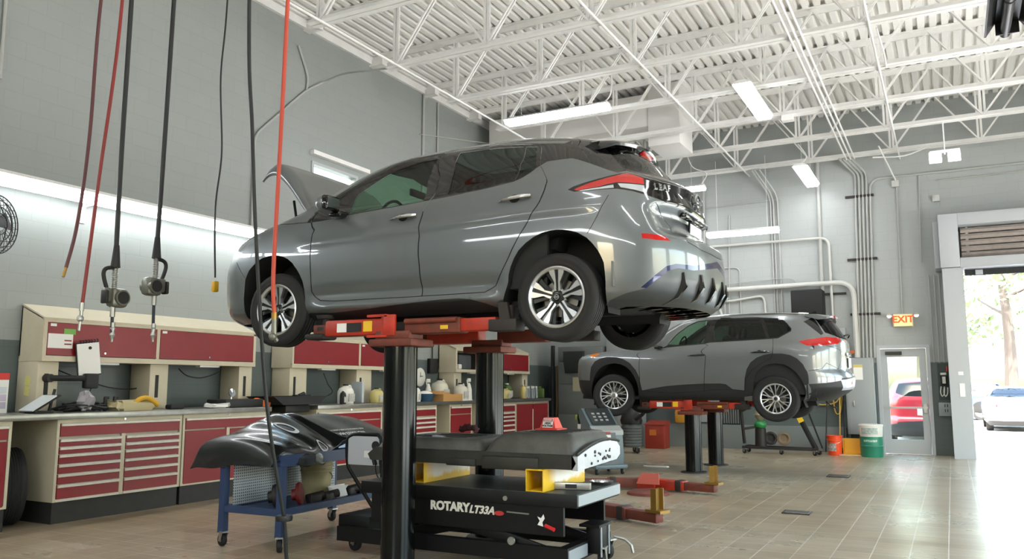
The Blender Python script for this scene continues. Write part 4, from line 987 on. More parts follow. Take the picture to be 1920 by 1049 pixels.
# ================================================================ the workbench along the left wall
M_crim = mat('crimson_cabinet_enamel', (134, 22, 31), .4, noise=(4, .35, (112, 18, 26)))
M_beige = mat('beige_cabinet_enamel', (203, 194, 170), .45, noise=(5, .3, (178, 168, 144)))
M_pull = mat('white_drawer_pull', (222, 216, 206), .4, noise=(8, .4, (180, 172, 160)))
M_plinth = mat('black_plinth', (34, 33, 32), .6, noise=(7, .4, (58, 55, 52)))
M_steel = mat('worn_steel_top', (176, 174, 168), .32, .75, noise=(5, .6, (120, 118, 114)))
M_darktop = mat('dark_worktop', (78, 78, 76), .5, noise=(6, .4, (52, 52, 50)))
M_black = mat('matt_black', (24, 24, 24), .6)
M_paper = mat('white_paper', (236, 236, 232), .7)
BX, WX = -8.25, XL_WALL + .02           # cabinet fronts, wall side
ZTOP = 1.13
DZ = [.865, .785, .707, .606, .505, .397, .245]
def drawer(t, y0, y1, z0, z1, lock=False):
    d = B().span((BX - .02, y0 + .004, z0 + .004), (BX + .004, y1 - .004, z1 - .004)).obj('drawer', M_crim, t)
    b = B(); b.prism([(0, 0), (.018, .004), (.018, .026), (0, .034)], (BX + .004, y0 + .006, z1 - .036), (1, 0, 0), (0, 0, 1), (0, y1 - y0 - .012, 0)); b.obj('pull', M_pull, d)
def base_cabinet(y0, y1, kind, label):
    t = thing('base_cabinet', label, 'cabinet', (BX - .4, (y0 + y1) / 2, 0), 'red base cabinets under the worktop')
    b = B(); b.span((WX, y0, .22), (BX, y0 + .03, 1.068)).span((WX, y1 - .03, .22), (BX, y1, 1.068)).span((WX, y0, .22), (WX + .03, y1, 1.068)).span((WX, y0, .22), (BX, y1, .25)).span((BX - .03, y0, 1.028), (BX, y1, 1.068)).span((BX - .05, y0 + .03, .25), (BX - .03, y1 - .03, 1.03))
    ym = (y0 + y1) / 2
    if kind in ('drawers', 'doors', 'plain'): b.span((BX - .03, ym - .025, .22), (BX, ym + .025, .9))
    b.obj('body', M_beige, t)
    B().span((WX, y0 + .01, 0.001), (BX - .02, y1 - .01, .22)).obj('plinth', M_plinth, t)
    b = B(); b.cyl((BX, ym, 1.048), (BX + .012, ym, 1.048), .011, n=12); b.obj('lock', M_chrome, t)
    if kind != 'plain': drawer(t, y0 + .035, y1 - .035, .885, 1.03)
    top = .885 if kind != 'plain' else 1.03
    if kind == 'drawers':
        for a, c in ((y0 + .035, ym - .028), (ym + .028, y1 - .035)):
            for i in range(6): drawer(t, a, c, DZ[i + 1], DZ[i])
            B().span((BX - .02, a, .222), (BX + .01, c, .244)).obj('kick_strip', M_pull, t)
    elif kind == 'single':
        d = B().span((BX - .02, y0 + .04, .24), (BX + .004, y1 - .04, .87)).obj('door', M_crim, t); B().cyl((BX + .004, y0 + .1, .5), (BX + .014, y0 + .1, .5), .015, n=10).obj('latch', M_chrome, d)
    else:
        for a, c in ((y0 + .035, ym - .028), (ym + .028, y1 - .035)):
            d = B().span((BX - .02, a, .24), (BX + .004, c, top - .015)).obj('door', M_crim, t)
            e = c if a < ym else a
            B().cyl((BX + .004, e + (.06 if a > ym else -.06), .7), (BX + .012, e + (.06 if a > ym else -.06), .7), .012, n=10).obj('latch', M_chrome, d)
    return t
base_cabinet(3.45, 4.96, 'single', 'red base cabinet cut by the left edge of the photo, beyond the tyre gap')
base_cabinet(5.43, 7.01, 'drawers', 'red base cabinet of twelve small drawers, right beside the tyre gap')
base_cabinet(7.03, 8.45, 'doors', 'red base cabinet with plain doors and one wide drawer, behind the black drape')
base_cabinet(9.40, 10.99, 'doors', 'red base cabinet half hidden behind the draped cart, right of the drain pan')
base_cabinet(11.02, 12.61, 'drawers', 'red drawer cabinet just right of the near lift post')
base_cabinet(13.05, 13.85, 'single', 'narrow red base cabinet with one drawer over one door, right of the white bucket')
base_cabinet(14.02, 15.67, 'drawers', 'red drawer cabinet behind the second lift post')
base_cabinet(15.69, 17.3, 'plain', 'last red base cabinet, with tall plain doors at the far end')
for y0, y1, m, lb in ((3.3, 8.45, M_steel, 'long worn steel worktop on the red cabinets at the left'), (9.38, 11.0, M_steel, 'short steel worktop right of the drain pan'), (11.02, 17.34, M_darktop, 'dark worktop of the far half of the bench')):
    tag(B().span((WX, y0, 1.069), (-8.20, y1, ZTOP), bev=.004).obj('worktop', m), lb, 'worktop')
# overhead cabinets on beige uprights
FX = -8.72
def overhead(y0, y1, doors, uprights, label, openings=()):
    t = thing('overhead_cabinet', label, 'cabinet', (-8.95, (y0 + y1) / 2, ZTOP), 'red overhead cabinets')
    b = B()
    for y in (y0, y1 - .02): b.prism([(WX, 1.685), (FX, 1.685), (FX, 2.15), (WX, 2.31)], (0, y, 0), (1, 0, 0), (0, 0, 1), (0, .02, 0))
    b.span((WX, y0, 1.685), (FX + .01, y1, 1.745)).span((FX - .02, y0, 2.115), (FX + .006, y1, 2.165)); b.prism([(FX - .02, 2.145), (FX + .01, 2.145), (FX + .01, 2.165), (WX, 2.33), (WX, 2.30)], (0, y0, 0), (1, 0, 0), (0, 0, 1), (0, y1 - y0, 0))
    b.span((WX, y0, 1.72), (WX + .02, y1, 2.3))
    e = [y0] + [d[1] for d in doors]
    for d in doors: b.span((FX - .02, d[1], 1.72), (FX + .006, d[1] + .045, 2.14)); b.span((FX - .02, d[0] - .04, 1.72), (FX + .006, d[0], 2.14))
    b.obj('body', M_beige, t)
    for i, (a, c, op) in enumerate(doors):
        if op: 
            B().span((WX + .03, a, 1.75), (WX + .04, c, 2.1)).obj('back_panel', M_black, t); continue
        d = B(); d.span((FX - .015, a + .005, 1.752), (FX + .008, c - .005, 2.11)).span((FX, a + .005, 1.752), (FX + .016, c - .005, 1.765)); d = d.obj('door', M_crim, t)
        B().cyl((FX + .008, (a + c) / 2, 1.79), (FX + .018, (a + c) / 2, 1.79), .012, n=10).obj('latch', M_chrome, d)
        B().span((FX + .008, a + .03, 2.07), (FX + .0095, a + .10, 2.10)).obj('sticker', M_paper, d)
        if i == 0 and y0 < 6:
            B().span((FX + .008, a + .01, 1.83), (FX + .010, a + .30, 1.99)).obj('notice', M_paper, d)
            B().span((FX + .0105, a + .20, 1.91), (FX + .0108, a + .285, 1.925)).span((FX + .0105, a + .20, 1.87), (FX + .0108, a + .285, 1.885)).obj('notice_stripe', M_crim, d)
            B().span((FX + .008, a + .19, 1.99), (FX + .010, a + .33, 2.05)).obj('green_sticker', mat('green_paper', (120, 176, 84), .7), d)
    for a, c in uprights:
        u = B(); u.span((WX, a, ZTOP + .002), (WX + .36, c, 1.684), bev=.006); u = u.obj('upright', M_beige, t)
        B().span((WX + .361, a + .08, ZTOP + .14), (WX + .362, a + .13, ZTOP + .42)).obj('slot', M_black, u)
    for d in doors: B().span((-8.82, (d[0] + d[1]) / 2 - .12, 1.66), (-8.74, (d[0] + d[1]) / 2 + .22, 1.684)).obj('task_lamp', M_lamp, t)
    return t
overhead(5.5, 8.62, [(5.545, 6.96, 0), (7.005, 8.575, 0)], [(5.50, 5.74), (6.93, 7.2), (8.38, 8.62)], 'nearest red overhead cabinet, above the hanging fluid guns, papers stuck to its left door')
overhead(9.36, 12.58, [(9.40, 10.94), (10.99, 12.54)] and [(9.40, 10.94, 0), (10.99, 12.54, 0)], [(9.38, 9.75), (10.96, 11.36), (12.34, 12.58)], 'middle red overhead cabinet, under the charcoal hatchback, left of the near lift post')
overhead(14.0, 17.26, [(14.05, 15.4, 1), (15.45, 17.2, 0)], [(14.02, 14.3), (17.0, 17.26)], 'farthest red overhead cabinet with its left compartment standing open')
# ---------------------------------------------------------------- things on and around the bench
def jug(name, x, y, z, r, h, m, label, capm, group=None, handle_=True):
    t = thing(name, label, 'bottle' if 'bottle' in name or 'can' in name else 'jug', (x, y, z), group)
    b = B(); b.lathe([(.001, 0), (r * .94, 0), (r, .012), (r, h * .62), (r * .82, h * .78), (r * .34, h * .88), (r * .3, h * .93)], (x, y, z), n=20)
    b.obj('body', m, t)
    if handle_: B().tube([(x, y + r * .25, z + h * .88), (x, y + r * .8, z + h * .92), (x, y + r * .98, z + h * .78), (x, y + r * .96, z + h * .6)], r * .12, n=8, smooth=3).obj('handle', m, t)
    B().cyl((x, y, z + h * .92), (x, y, z + h), r * .34, n=14).obj('cap', capm, t)
    B().span((x + r * .96, y - r * .55, z + h * .12), (x + r * 1.01, y + r * .55, z + h * .52)).obj('paper_label', mat('jug_label', (206, 204, 196), .6, noise=(60, .6, (70, 74, 80))), t)
    return t
M_wplastic = mat('white_plastic', (226, 224, 216), .4)
M_yplastic = mat('pale_yellow_plastic', (196, 186, 120), .4)
M_gplastic = mat('green_plastic', (66, 96, 40), .45)
jug('jug', -8.55, 10.42, ZTOP, .13, .31, M_wplastic, 'white plastic jug on the steel top left of the near lift post', M_black)
jug('bottle', -8.42, 10.20, ZTOP, .05, .22, M_black, 'small dark bottle standing just left of the white jug', M_wplastic, handle_=False)
jug('jug', -8.55, 11.22, ZTOP, .12, .25, M_yplastic, 'squat pale yellow jug just left of the near lift post', M_black)
tag(B().box((-8.72, 10.93, ZTOP + .18), (.22, .05, .34), rz=.05).obj('manual', mat('blue_white_cover', (190, 200, 206), .5)), 'thin upright white and blue manual leaning beside the yellow jug', 'book')
t = thing('tub', 'blue tub with white cloths on the dark worktop right of the near lift post', 'tub', (-8.55, 12.68, ZTOP)); b = B(); b.lathe([(.001, .0), (.13, 0), (.17, .12), (.18, .14), (.165, .14), (.12, .01)], (-8.55, 12.68, ZTOP), n=20); b.obj('body', mat('blue_plastic', (50, 84, 110), .4), t); B().ball((-8.55, 12.68, ZTOP + .13), .14, 10, (1, 1, .45)).obj('cloth', M_paper, t)
jug('spray_bottle', -8.5, 12.36, ZTOP, .055, .27, M_wplastic, 'white spray bottle left of the blue tub', M_black, handle_=False)
def trigger(x, y, label, h=.33):
    t = thing('spray_bottle', label, 'bottle', (x, y, ZTOP), 'white trigger spray bottles'); b = B(); b.lathe([(.001, 0), (.06, 0), (.062, .02), (.058, h * .45), (.03, h * .68), (.018, h * .74)], (x, y, ZTOP), n=16); b.obj('body', M_wplastic, t)
    b = B(); b.box((x, y, ZTOP + h * .86), (.035, .11, .07), bev=.012).box((x, y - .06, ZTOP + h * .76), (.014, .02, .1), rot=Matrix.Rotation(.4, 3, 'X')); b.obj('trigger_head', M_wplastic, t)
trigger(-8.7, 13.0, 'white trigger spray bottle left of the two cream jugs', .44); trigger(-8.42, 14.02, 'white trigger spray bottle right of the cream jugs, by the second lift post', .46)
M_cream = mat('cream_plastic', (206, 202, 186), .45)
jug('jug', -8.72, 13.42, ZTOP, .17, .42, M_cream, 'larger cream jug behind the cardboard box', M_black); jug('jug', -8.45, 13.75, ZTOP, .14, .34, M_cream, 'smaller cream jug between its larger twin and a spray bottle', M_black)
t = thing('carton', 'open brown cardboard box on the dark worktop', 'box', (-8.37, 13.15, ZTOP)); M_card = mat('brown_cardboard', (186, 140, 84), .8); b = B()
for a, c in (((-8.5, 12.83, ZTOP), (-8.49, 13.5, ZTOP + .13)), ((-8.26, 12.83, ZTOP), (-8.25, 13.5, ZTOP + .13)), ((-8.5, 12.83, ZTOP), (-8.25, 12.84, ZTOP + .13)), ((-8.5, 13.49, ZTOP), (-8.25, 13.5, ZTOP + .13)), ((-8.5, 12.83, ZTOP), (-8.25, 13.5, ZTOP + .01))): b.span(a, c)
b.obj('box', M_card, t); B().box((-8.54, 13.15, ZTOP + .15), (.1, .66, .008), rot=Matrix.Rotation(.7, 3, 'Y')).obj('flap', M_card, t); B().box((-8.37, 12.81, ZTOP + .155), (.24, .1, .008), rot=Matrix.Rotation(.6, 3, 'X')).obj('flap', M_card, t)
tag(B().box((-8.40, 13.75, ZTOP + .007), (.22, .5, .012), rz=.15).obj('paper_stack', M_paper), 'loose white papers on the dark worktop right of the cardboard box', 'papers')
b = B()
for k in range(4): b.tube([(-8.62 + .02 * k, 14.16 + .12 * math.cos(a) + .03 * k, ZTOP + .15 + .13 * math.sin(a)) for a in np.linspace(0, 2 * PI, 22)], .014, n=6)
tag(b.obj('cable_coil', M_hose), 'coil of black cable leaning on the wall left of the second lift post', 'cable')
jug('bottle', -8.5, 14.5, ZTOP, .055, .2, mat('blue_grey_plastic', (110, 134, 150), .4), 'blue-grey bottle in the shade left of the second lift post', M_black, handle_=False)
jug('jug', -8.6, 15.82, ZTOP, .14, .24, M_yplastic, 'yellow jug right of the second lift post', M_black)
jug('jug', -8.75, 16.2, ZTOP, .12, .34, M_gplastic, 'green jug between the yellow jug and the yellow bottle', M_wplastic)
jug('bottle', -8.5, 16.52, ZTOP, .075, .31, mat('yellow_plastic', (214, 196, 120), .4), 'slim yellow bottle left of the row of aerosol cans', M_wplastic, handle_=False)
c0 = None
for k in range(5):
    x, y = -8.5 - .02 * (k % 2), 16.70 + .115 * k
    lb = 'grey aerosol can on the far worktop, ' + ['first from the left in the row of five', 'second from the left in the row of five', 'middle one of the row of five', 'fourth from the left in the row of five', 'rightmost of the row of five'][k]
    if c0 is None:
        c0 = thing('aerosol_can', lb, 'can', (x, y, ZTOP), 'aerosol cans'); b = B(); b.lathe([(.001, 0), (.05, 0), (.05, .2), (.036, .225), (.02, .23)], (x, y, ZTOP), n=16); b.obj('body', mat('grey_can', (128, 132, 134), .3, .6), c0); B().cyl((x, y, ZTOP + .225), (x, y, ZTOP + .275), .028, n=12).obj('cap', M_wplastic, c0)
    else: dup(c0, (x, y, ZTOP), 0, lb)
b = B(); b.box((-8.46, 17.28, ZTOP + .11), (.2, .11, .22), bev=.03).box((-8.46, 17.28, ZTOP + .24), (.08, .06, .05), bev=.015); tag(b.obj('green_canister', mat('moss_plastic', (86, 110, 48), .5)), 'moss green canister at the far end of the worktop behind the cans', 'canister')
# left end
t = thing('tablet', 'tablet on a black stand tilted on the steel top below the beige upright', 'tablet', (-8.5, 5.35, ZTOP)); R = Matrix.Rotation(-.62, 3, 'X')
B().box((-8.5, 5.36, ZTOP + .105), (.24, .30, .012), rot=Matrix.Rotation(.55, 3, 'X')).obj('screen', mat('pale_screen', (206, 212, 214), .3), t); b = B(); b.box((-8.52, 5.40, ZTOP + .10), (.26, .33, .014), rot=Matrix.Rotation(.55, 3, 'X')); b.box((-8.5, 5.38, ZTOP + .012), (.2, .2, .022), bev=.005); b.tube([(-8.52, 5.5, ZTOP + .02), (-8.52, 5.55, ZTOP + .25)], .015); b.obj('stand', M_black, t)
t = thing('swing_arm', 'black swing arm with a clamp box fixed to the first beige upright', 'tool arm', (-8.77, 5.6, 1.5)); b = B(); b.cyl((-8.78, 5.60, 1.5), (-8.68, 5.60, 1.5), .045).tube([(-8.70, 5.60, 1.5), (-8.62, 5.98, 1.5)], .032).box((-8.62, 6.03, 1.47), (.09, .16, .17), bev=.02); b.obj('arm', M_black, t); B().tube([(-8.62, 6.05, 1.4), (-8.6, 6.0, 1.3), (-8.62, 6.05, 1.2), (-8.6, 5.97, ZTOP + .03)], .006, smooth=5).obj('cord', M_hose, t)
b = B(); rng = random.Random(5)
for k in range(9):
    p = [(-8.62 + rng.uniform(-.12, .16), 5.85 + rng.uniform(-.22, .35), ZTOP + .012 + rng.uniform(0, .09)) for q in range(5)]; b.tube(p, .011, smooth=5, n=6)
tag(b.obj('cable_heap', M_hose), 'tangled heap of black cables on the steel top by the first upright', 'cables')
for y, lb in ((6.18, 'left one of two small black clamps standing on the steel top'), (6.30, 'right one of two small black clamps standing on the steel top')):
    b = B(); b.box((-8.55, y, ZTOP + .08), (.03, .035, .16), bev=.008).box((-8.55, y + .015, ZTOP + .15), (.025, .06, .03), bev=.006); tag(b.obj('clamp', M_black), lb, 'clamp', 'small black clamps')
t = thing('plastic_bag', 'crumpled clear plastic bag leaning by the first upright', 'bag', (-8.5, 5.88, ZTOP)); b = B(); b.ball((-8.5, 5.9, ZTOP + .12), .11, 10, (.5, .8, 1)); rng = random.Random(9); b.v = [(x + rng.uniform(-.015, .015), y + rng.uniform(-.02, .02), z + rng.uniform(-.012, .012)) for x, y, z in b.v]; b.obj('film', mat('cloudy_film', (150, 146, 150), .3), t)
t = thing('rag_bundle', 'cream and yellow cloth bundle on the steel top left of the second upright', 'rag', (-8.5, 6.5, ZTOP)); rng = random.Random(4)
b = B(); b.box((-8.5, 6.48, ZTOP + .055), (.3, .5, .11), bev=.05); b.v = [(x + rng.uniform(-.03, .03), y + rng.uniform(-.03, .03), max(ZTOP + .002, z + rng.uniform(-.03, .03))) for x, y, z in b.v]; b.obj('cloth', mat('cream_cloth', (190, 178, 140), .9), t)
b = B(); b.tube([(-8.40, 6.42, ZTOP + .05), (-8.38, 6.50, ZTOP + .13), (-8.38, 6.62, ZTOP + .14), (-8.36, 6.74, ZTOP + .06)], [.03, .05, .05, .03], n=10, smooth=3); b.obj('yellow_strap', mat('yellow_strap', (206, 158, 34), .6), t)
tag(B().box((-8.5, 7.1, ZTOP + .03), (.12, .2, .06), bev=.02).obj('small_tool', M_black), 'small black tool lying at the foot of the second upright', 'tool')
rng = random.Random(8); b = B(); b.box((-8.4, 7.68, ZTOP + .03), (.2, .24, .06), bev=.025); b.v = [(x + rng.uniform(-.02, .02), y + rng.uniform(-.02, .02), max(ZTOP + .002, z + rng.uniform(-.02, .02))) for x, y, z in b.v]; tag(b.obj('white_rag', M_paper), 'crumpled white rag left of the black tool case', 'rag')
t = thing('tool_case', 'flat black tool case with a gauge on its lid on the steel top', 'case', (-8.5, 8.1, ZTOP)); B().box((-8.5, 8.08, ZTOP + .055), (.36, .66, .108), bev=.012).obj('case', M_black, t); b = B(); b.lathe([(.001, .0), (.05, 0), (.055, .02), (.001, .022)], (-8.5, 8.0, ZTOP + .19), (1, 0, .2), 20); b.cyl((-8.5, 8.0, ZTOP + .10), (-8.5, 8.0, ZTOP + .15), .012); b.obj('gauge', M_chrome, t)
b = B(); b.prism([(0, 0), (.26, .0), (.28, .05), (.04, .12), (0, .10)], (-8.35, 8.30, ZTOP + .002), (0, 1, 0), (0, 0, 1), (-.06, 0, 0)); tag(b.obj('orange_tool', mat('orange_plastic', (220, 104, 34), .45)), 'bright orange tool at the right end of the long steel top', 'tool')
t = thing('parts_display', 'red topped display card at the left edge on the steel top', 'sign', (-8.9, 5.05, ZTOP)); B().box((-8.9, 5.0, ZTOP + .21), (.03, .54, .42)).obj('board', M_paper, t); B().box((-8.884, 5.0, ZTOP + .385), (.004, .54, .07)).obj('red_header', mat('bright_red', (206, 44, 34), .5), t)
for z, c in ((.24, (200, 210, 216)), (.16, (196, 184, 206)), (.08, (190, 182, 200))): B().box((-8.884, 5.0, ZTOP + z), (.004, .5, .07)).obj('card_pocket', mat('pocket_%d' % int(z * 100), c, .5), t)
t = thing('clipboard', 'white pad on a black hanger in front of the first overhead door', 'clipboard', (-8.68, 6.0, 1.7)); R = Matrix.Rotation(-.14, 3, 'X')
B().box((-8.66, 6.02, 1.72), (.012, .27, .36), rot=Matrix.Rotation(.14, 3, 'X')).obj('pad', M_paper, t); B().box((-8.672, 6.02, 1.72), (.012, .29, .385), rot=Matrix.Rotation(.14, 3, 'X')).obj('board', M_black, t)
b = B(); [b.tube([(-8.655, 5.90 + .035 * k, 1.885 + .005 * k), (-8.645, 5.90 + .035 * k, 1.915 + .005 * k), (-8.67, 5.90 + .035 * k, 1.92 + .005 * k)], .006, n=6) for k in range(7)]; b.obj('binding', M_black, t)
B().cyl((-8.655, 6.02, 1.845), (-8.645, 6.02, 1.845), .018, n=12).obj('magnet', M_black, t)
for pts, lb in (([(-9.05, 5.85, 1.62), (-9.0, 6.1, 1.52), (-8.95, 6.5, 1.40), (-9.0, 6.9, 1.38), (-9.05, 7.0, 1.45)], 'thin black cord sagging under the first overhead door'), ([(-8.75, 8.0, 1.70), (-8.74, 7.98, 1.60), (-8.8, 7.75, 1.52), (-8.9, 7.6, 1.55), (-9.0, 7.55, 1.64)], 'thin black cord looped under the second overhead door'), ([(-9.0, 10.4, 1.62), (-8.95, 10.45, 1.45), (-8.9, 10.5, 1.30), (-8.95, 10.15, 1.18)], 'thin black cord above the white jug')):
    tag(B().tube(pts, .008, smooth=6, n=6).obj('cord', M_hose), lb, 'cord')
# wheel in the gap, bucket in the knee hole, drain pan
t = thing('spare_tyre', 'large dark tyre standing in the gap under the left end of the bench', 'tyre', (-8.68, 5.2, 0)); ax = (.30, .95, 0)
b = B(); b.lathe([(.22, -.10), (.33, -.115), (.375, -.10), (.39, -.07)] + [(.39 - (.008 if k % 2 else 0), -.06 + .012 * k) for k in range(11)] + [(.39, .07), (.375, .10), (.33, .115), (.22, .10)], (-8.66, 5.19, .392), ax, 56); b.obj('tread', M_tyre, t); b = B(); b.lathe([(.22, -.09), (.19, -.04), (.001, -.03)], (-8.66, 5.19, .392), ax, 32); b.obj('rim', M_alloyd, t)
t = thing('bucket', 'white bucket in the knee hole of the far bench', 'bucket', (-8.45, 12.83, 0)); B().lathe([(.001, .01), (.14, 0), (.165, .36), (.172, .37), (.16, .37), (.13, .02)], (-8.45, 12.83, 0), n=24).obj('pail', M_wplastic, t); B().tube([(-8.45 + .17 * math.cos(a), 12.83 + .17 * math.sin(a), .33 - .07 * abs(math.sin(a))) for a in np.linspace(0, PI, 9)], .005, n=6).obj('bail', M_chrome, t)
t = thing('drain_pan', 'wide black oil drain pan on a post between the two steel tops', 'drain pan', (-8.45, 9.0, 0)); b = B(); b.prism([(-.55, .12), (-.36, 0), (.36, 0), (.55, .12), (.50, .12), (.33, .02), (-.33, .02), (-.50, .12)], (-8.68, 9.0, 1.15), (0, 1, 0), (0, 0, 1), (.5, 0, 0)); b.prism([(-.55, .12), (.55, .12), (.36, 0), (-.36, 0)], (-8.18, 9.0, 1.15), (0, 1, 0), (0, 0, 1), (.01, 0, 0)); b.prism([(-.55, .12), (.55, .12), (.36, 0), (-.36, 0)], (-8.69, 9.0, 1.15), (0, 1, 0), (0, 0, 1), (.01, 0, 0)); b.obj('pan', M_black, t)
b = B(); b.cyl((-8.43, 8.9, .28), (-8.43, 8.9, 1.15), .035).box((-8.43, 9.05, 1.09), (.3, .5, .11), bev=.02); b.obj('post', M_black, t); B().lathe([(.001, .001), (.28, .0), (.28, .25), (.001, .28)], (-8.43, 8.92, .02), n=28).obj('tank', M_black, t)
B().cyl((-8.45, 9.25, 1.27), (-8.45, 9.35, 1.30), .03).box((-8.45, 9.30, 1.275), (.08, .3, .02)).obj('strainer', M_black, t)
# on the wall behind the far bench
t = thing('clock', 'round white wall clock above the blue tub', 'clock', (-9.12, 13.35, 1.6)); B().lathe([(.001, .0), (.17, 0), (.18, .02), (.16, .03), (.001, .028)], (XL_WALL + .005, 13.35, 1.58), (1, 0, 0), 32).obj('face', M_wplastic, t); b = B(); b.box((XL_WALL + .036, 13.38, 1.60), (.004, .1, .012)).box((XL_WALL + .036, 13.35, 1.63), (.004, .012, .1)); b.obj('hands', M_black, t)
tag(B().span((XL_WALL + .002, 13.62, 1.66), (XL_WALL + .09, 13.9, 1.95), bev=.01).obj('control_box', M_black), 'small black control box on the wall between two overhead cabinets', 'box')
tag(B().tube([(XL_WALL + .03, 13.76, 1.95), (XL_WALL + .03, 13.76, 2.6), (XL_WALL + .03, 13.7, 3.2)], .012).obj('conduit', M_hose), 'thin dark conduit rising from the small black control box', 'conduit')
b = B(); b.box((-8.95, 14.6, 1.90), (.18, .5, .3), bev=.03); tag(b.obj('grey_case', mat('slate_plastic', (70, 76, 80), .5)), 'slate grey case inside the open overhead compartment', 'case')
b = B(); b.box((-8.85, 14.3, 1.80), (.12, .12, .1), bev=.02); tag(b.obj('white_filter', M_wplastic), 'small white part in the open overhead compartment left of the grey case', 'car part')
for y0, y1, lb in ((5.62, 5.66, 'upper yellow note stuck on the first beige upright'), (5.60, 5.64, 'lower yellow note stuck on the first beige upright')):
    z = 1.47 if 'upper' in lb else 1.36
    tag(B().box((WX + .2, 5.497, z), (.09, .004, .1), rot=Matrix.Rotation(.15, 3, 'Y')).obj('sticky_note', mat('yellow_paper', (216, 208, 130), .7)), lb, 'note', 'yellow notes on the first upright')
# round fan at the left edge
t = thing('fan', 'black caged wall fan cut by the left edge of the photo', 'fan', (-9.1, 4.85, 3.1)); c = Vector((-8.75, 4.87, 3.09)); b = B(); ax = Vector((.93, .36, 0)); u = Vector((-.36, .93, 0)); w = Vector((0, 0, 1))
for r, d in ((.32, 0), (.31, .07), (.25, .09), (.18, .1), (.11, .105), (.31, -.07)): b.tube([c + ax * d + (u * math.cos(a) + w * math.sin(a)) * r for a in np.linspace(0, 2 * PI, 33)], .006, n=5)
for k in range(28):
    a = 2 * PI * k / 28; q = u * math.cos(a) + w * math.sin(a); b.tube([c + ax * .105 + q * .07, c + ax * .1 + q * .2, c + ax * .06 + q * .315, c - ax * .07 + q * .31], .003, n=4)
b.obj('cage', M_black, t); b = B()
for k in range(4):
    a = k * PI / 2 + .3; q = u * math.cos(a) + w * math.sin(a); s = q.cross(ax); b.add([c + q * .06 + s * .03 + ax * .02, c + q * .06 - s * .03 - ax * .02, c + q * .28 - s * .1 - ax * .03, c + q * .28 + s * .1 + ax * .03], [(0, 1, 2, 3)])
b.obj('blade', M_black, t); b = B(); b.cyl(c - ax * .2, c + ax * .02, .08).tube([c - ax * .15, Vector((XL_WALL + .01, 4.72, 3.02))], .03); b.obj('motor', M_black, t)
# ================================================================ in-ground lifts
M_post = mat('black_chrome_post', (44, 46, 46), .17, .9)
M_lred = mat('worn_red_lift_paint', (196, 52, 28), .45, noise=(7, .55, (74, 40, 30)))
M_lrust = mat('rusty_lift_arm', (120, 52, 34), .6, noise=(9, .7, (58, 38, 30)))
M_ldark = mat('greasy_black_steel', (36, 30, 27), .6)
M_lab_y = mat('yellow_label', (232, 190, 40), .5); M_brass = mat('brass', (150, 116, 52), .4, .6)
def lift_post(t, x, y, ztop):
    b = B(); b.cyl((x, y, .012), (x, y, ztop), .135, n=48); b.obj('plunger', M_post, t); b = B(); b.lathe([(.136, .0), (.22, 0), (.21, .018), (.137, .02)], (x, y, .0), n=40); b.obj('floor_collar', M_ldark, t)
def beam(b, a, c, w, h, up=(0, 0, 1)):
    a, c = Vector(a), Vector(c); d = (c - a); L = d.length; ex = d.normalized(); ey = Vector(up).cross(ex).normalized(); ez = ex.cross(ey)
    M = Matrix((ex, ey, ez)).transposed(); return b.box((a + c) / 2, (L, w, h), rot=M, bev=min(w, h) * .12)
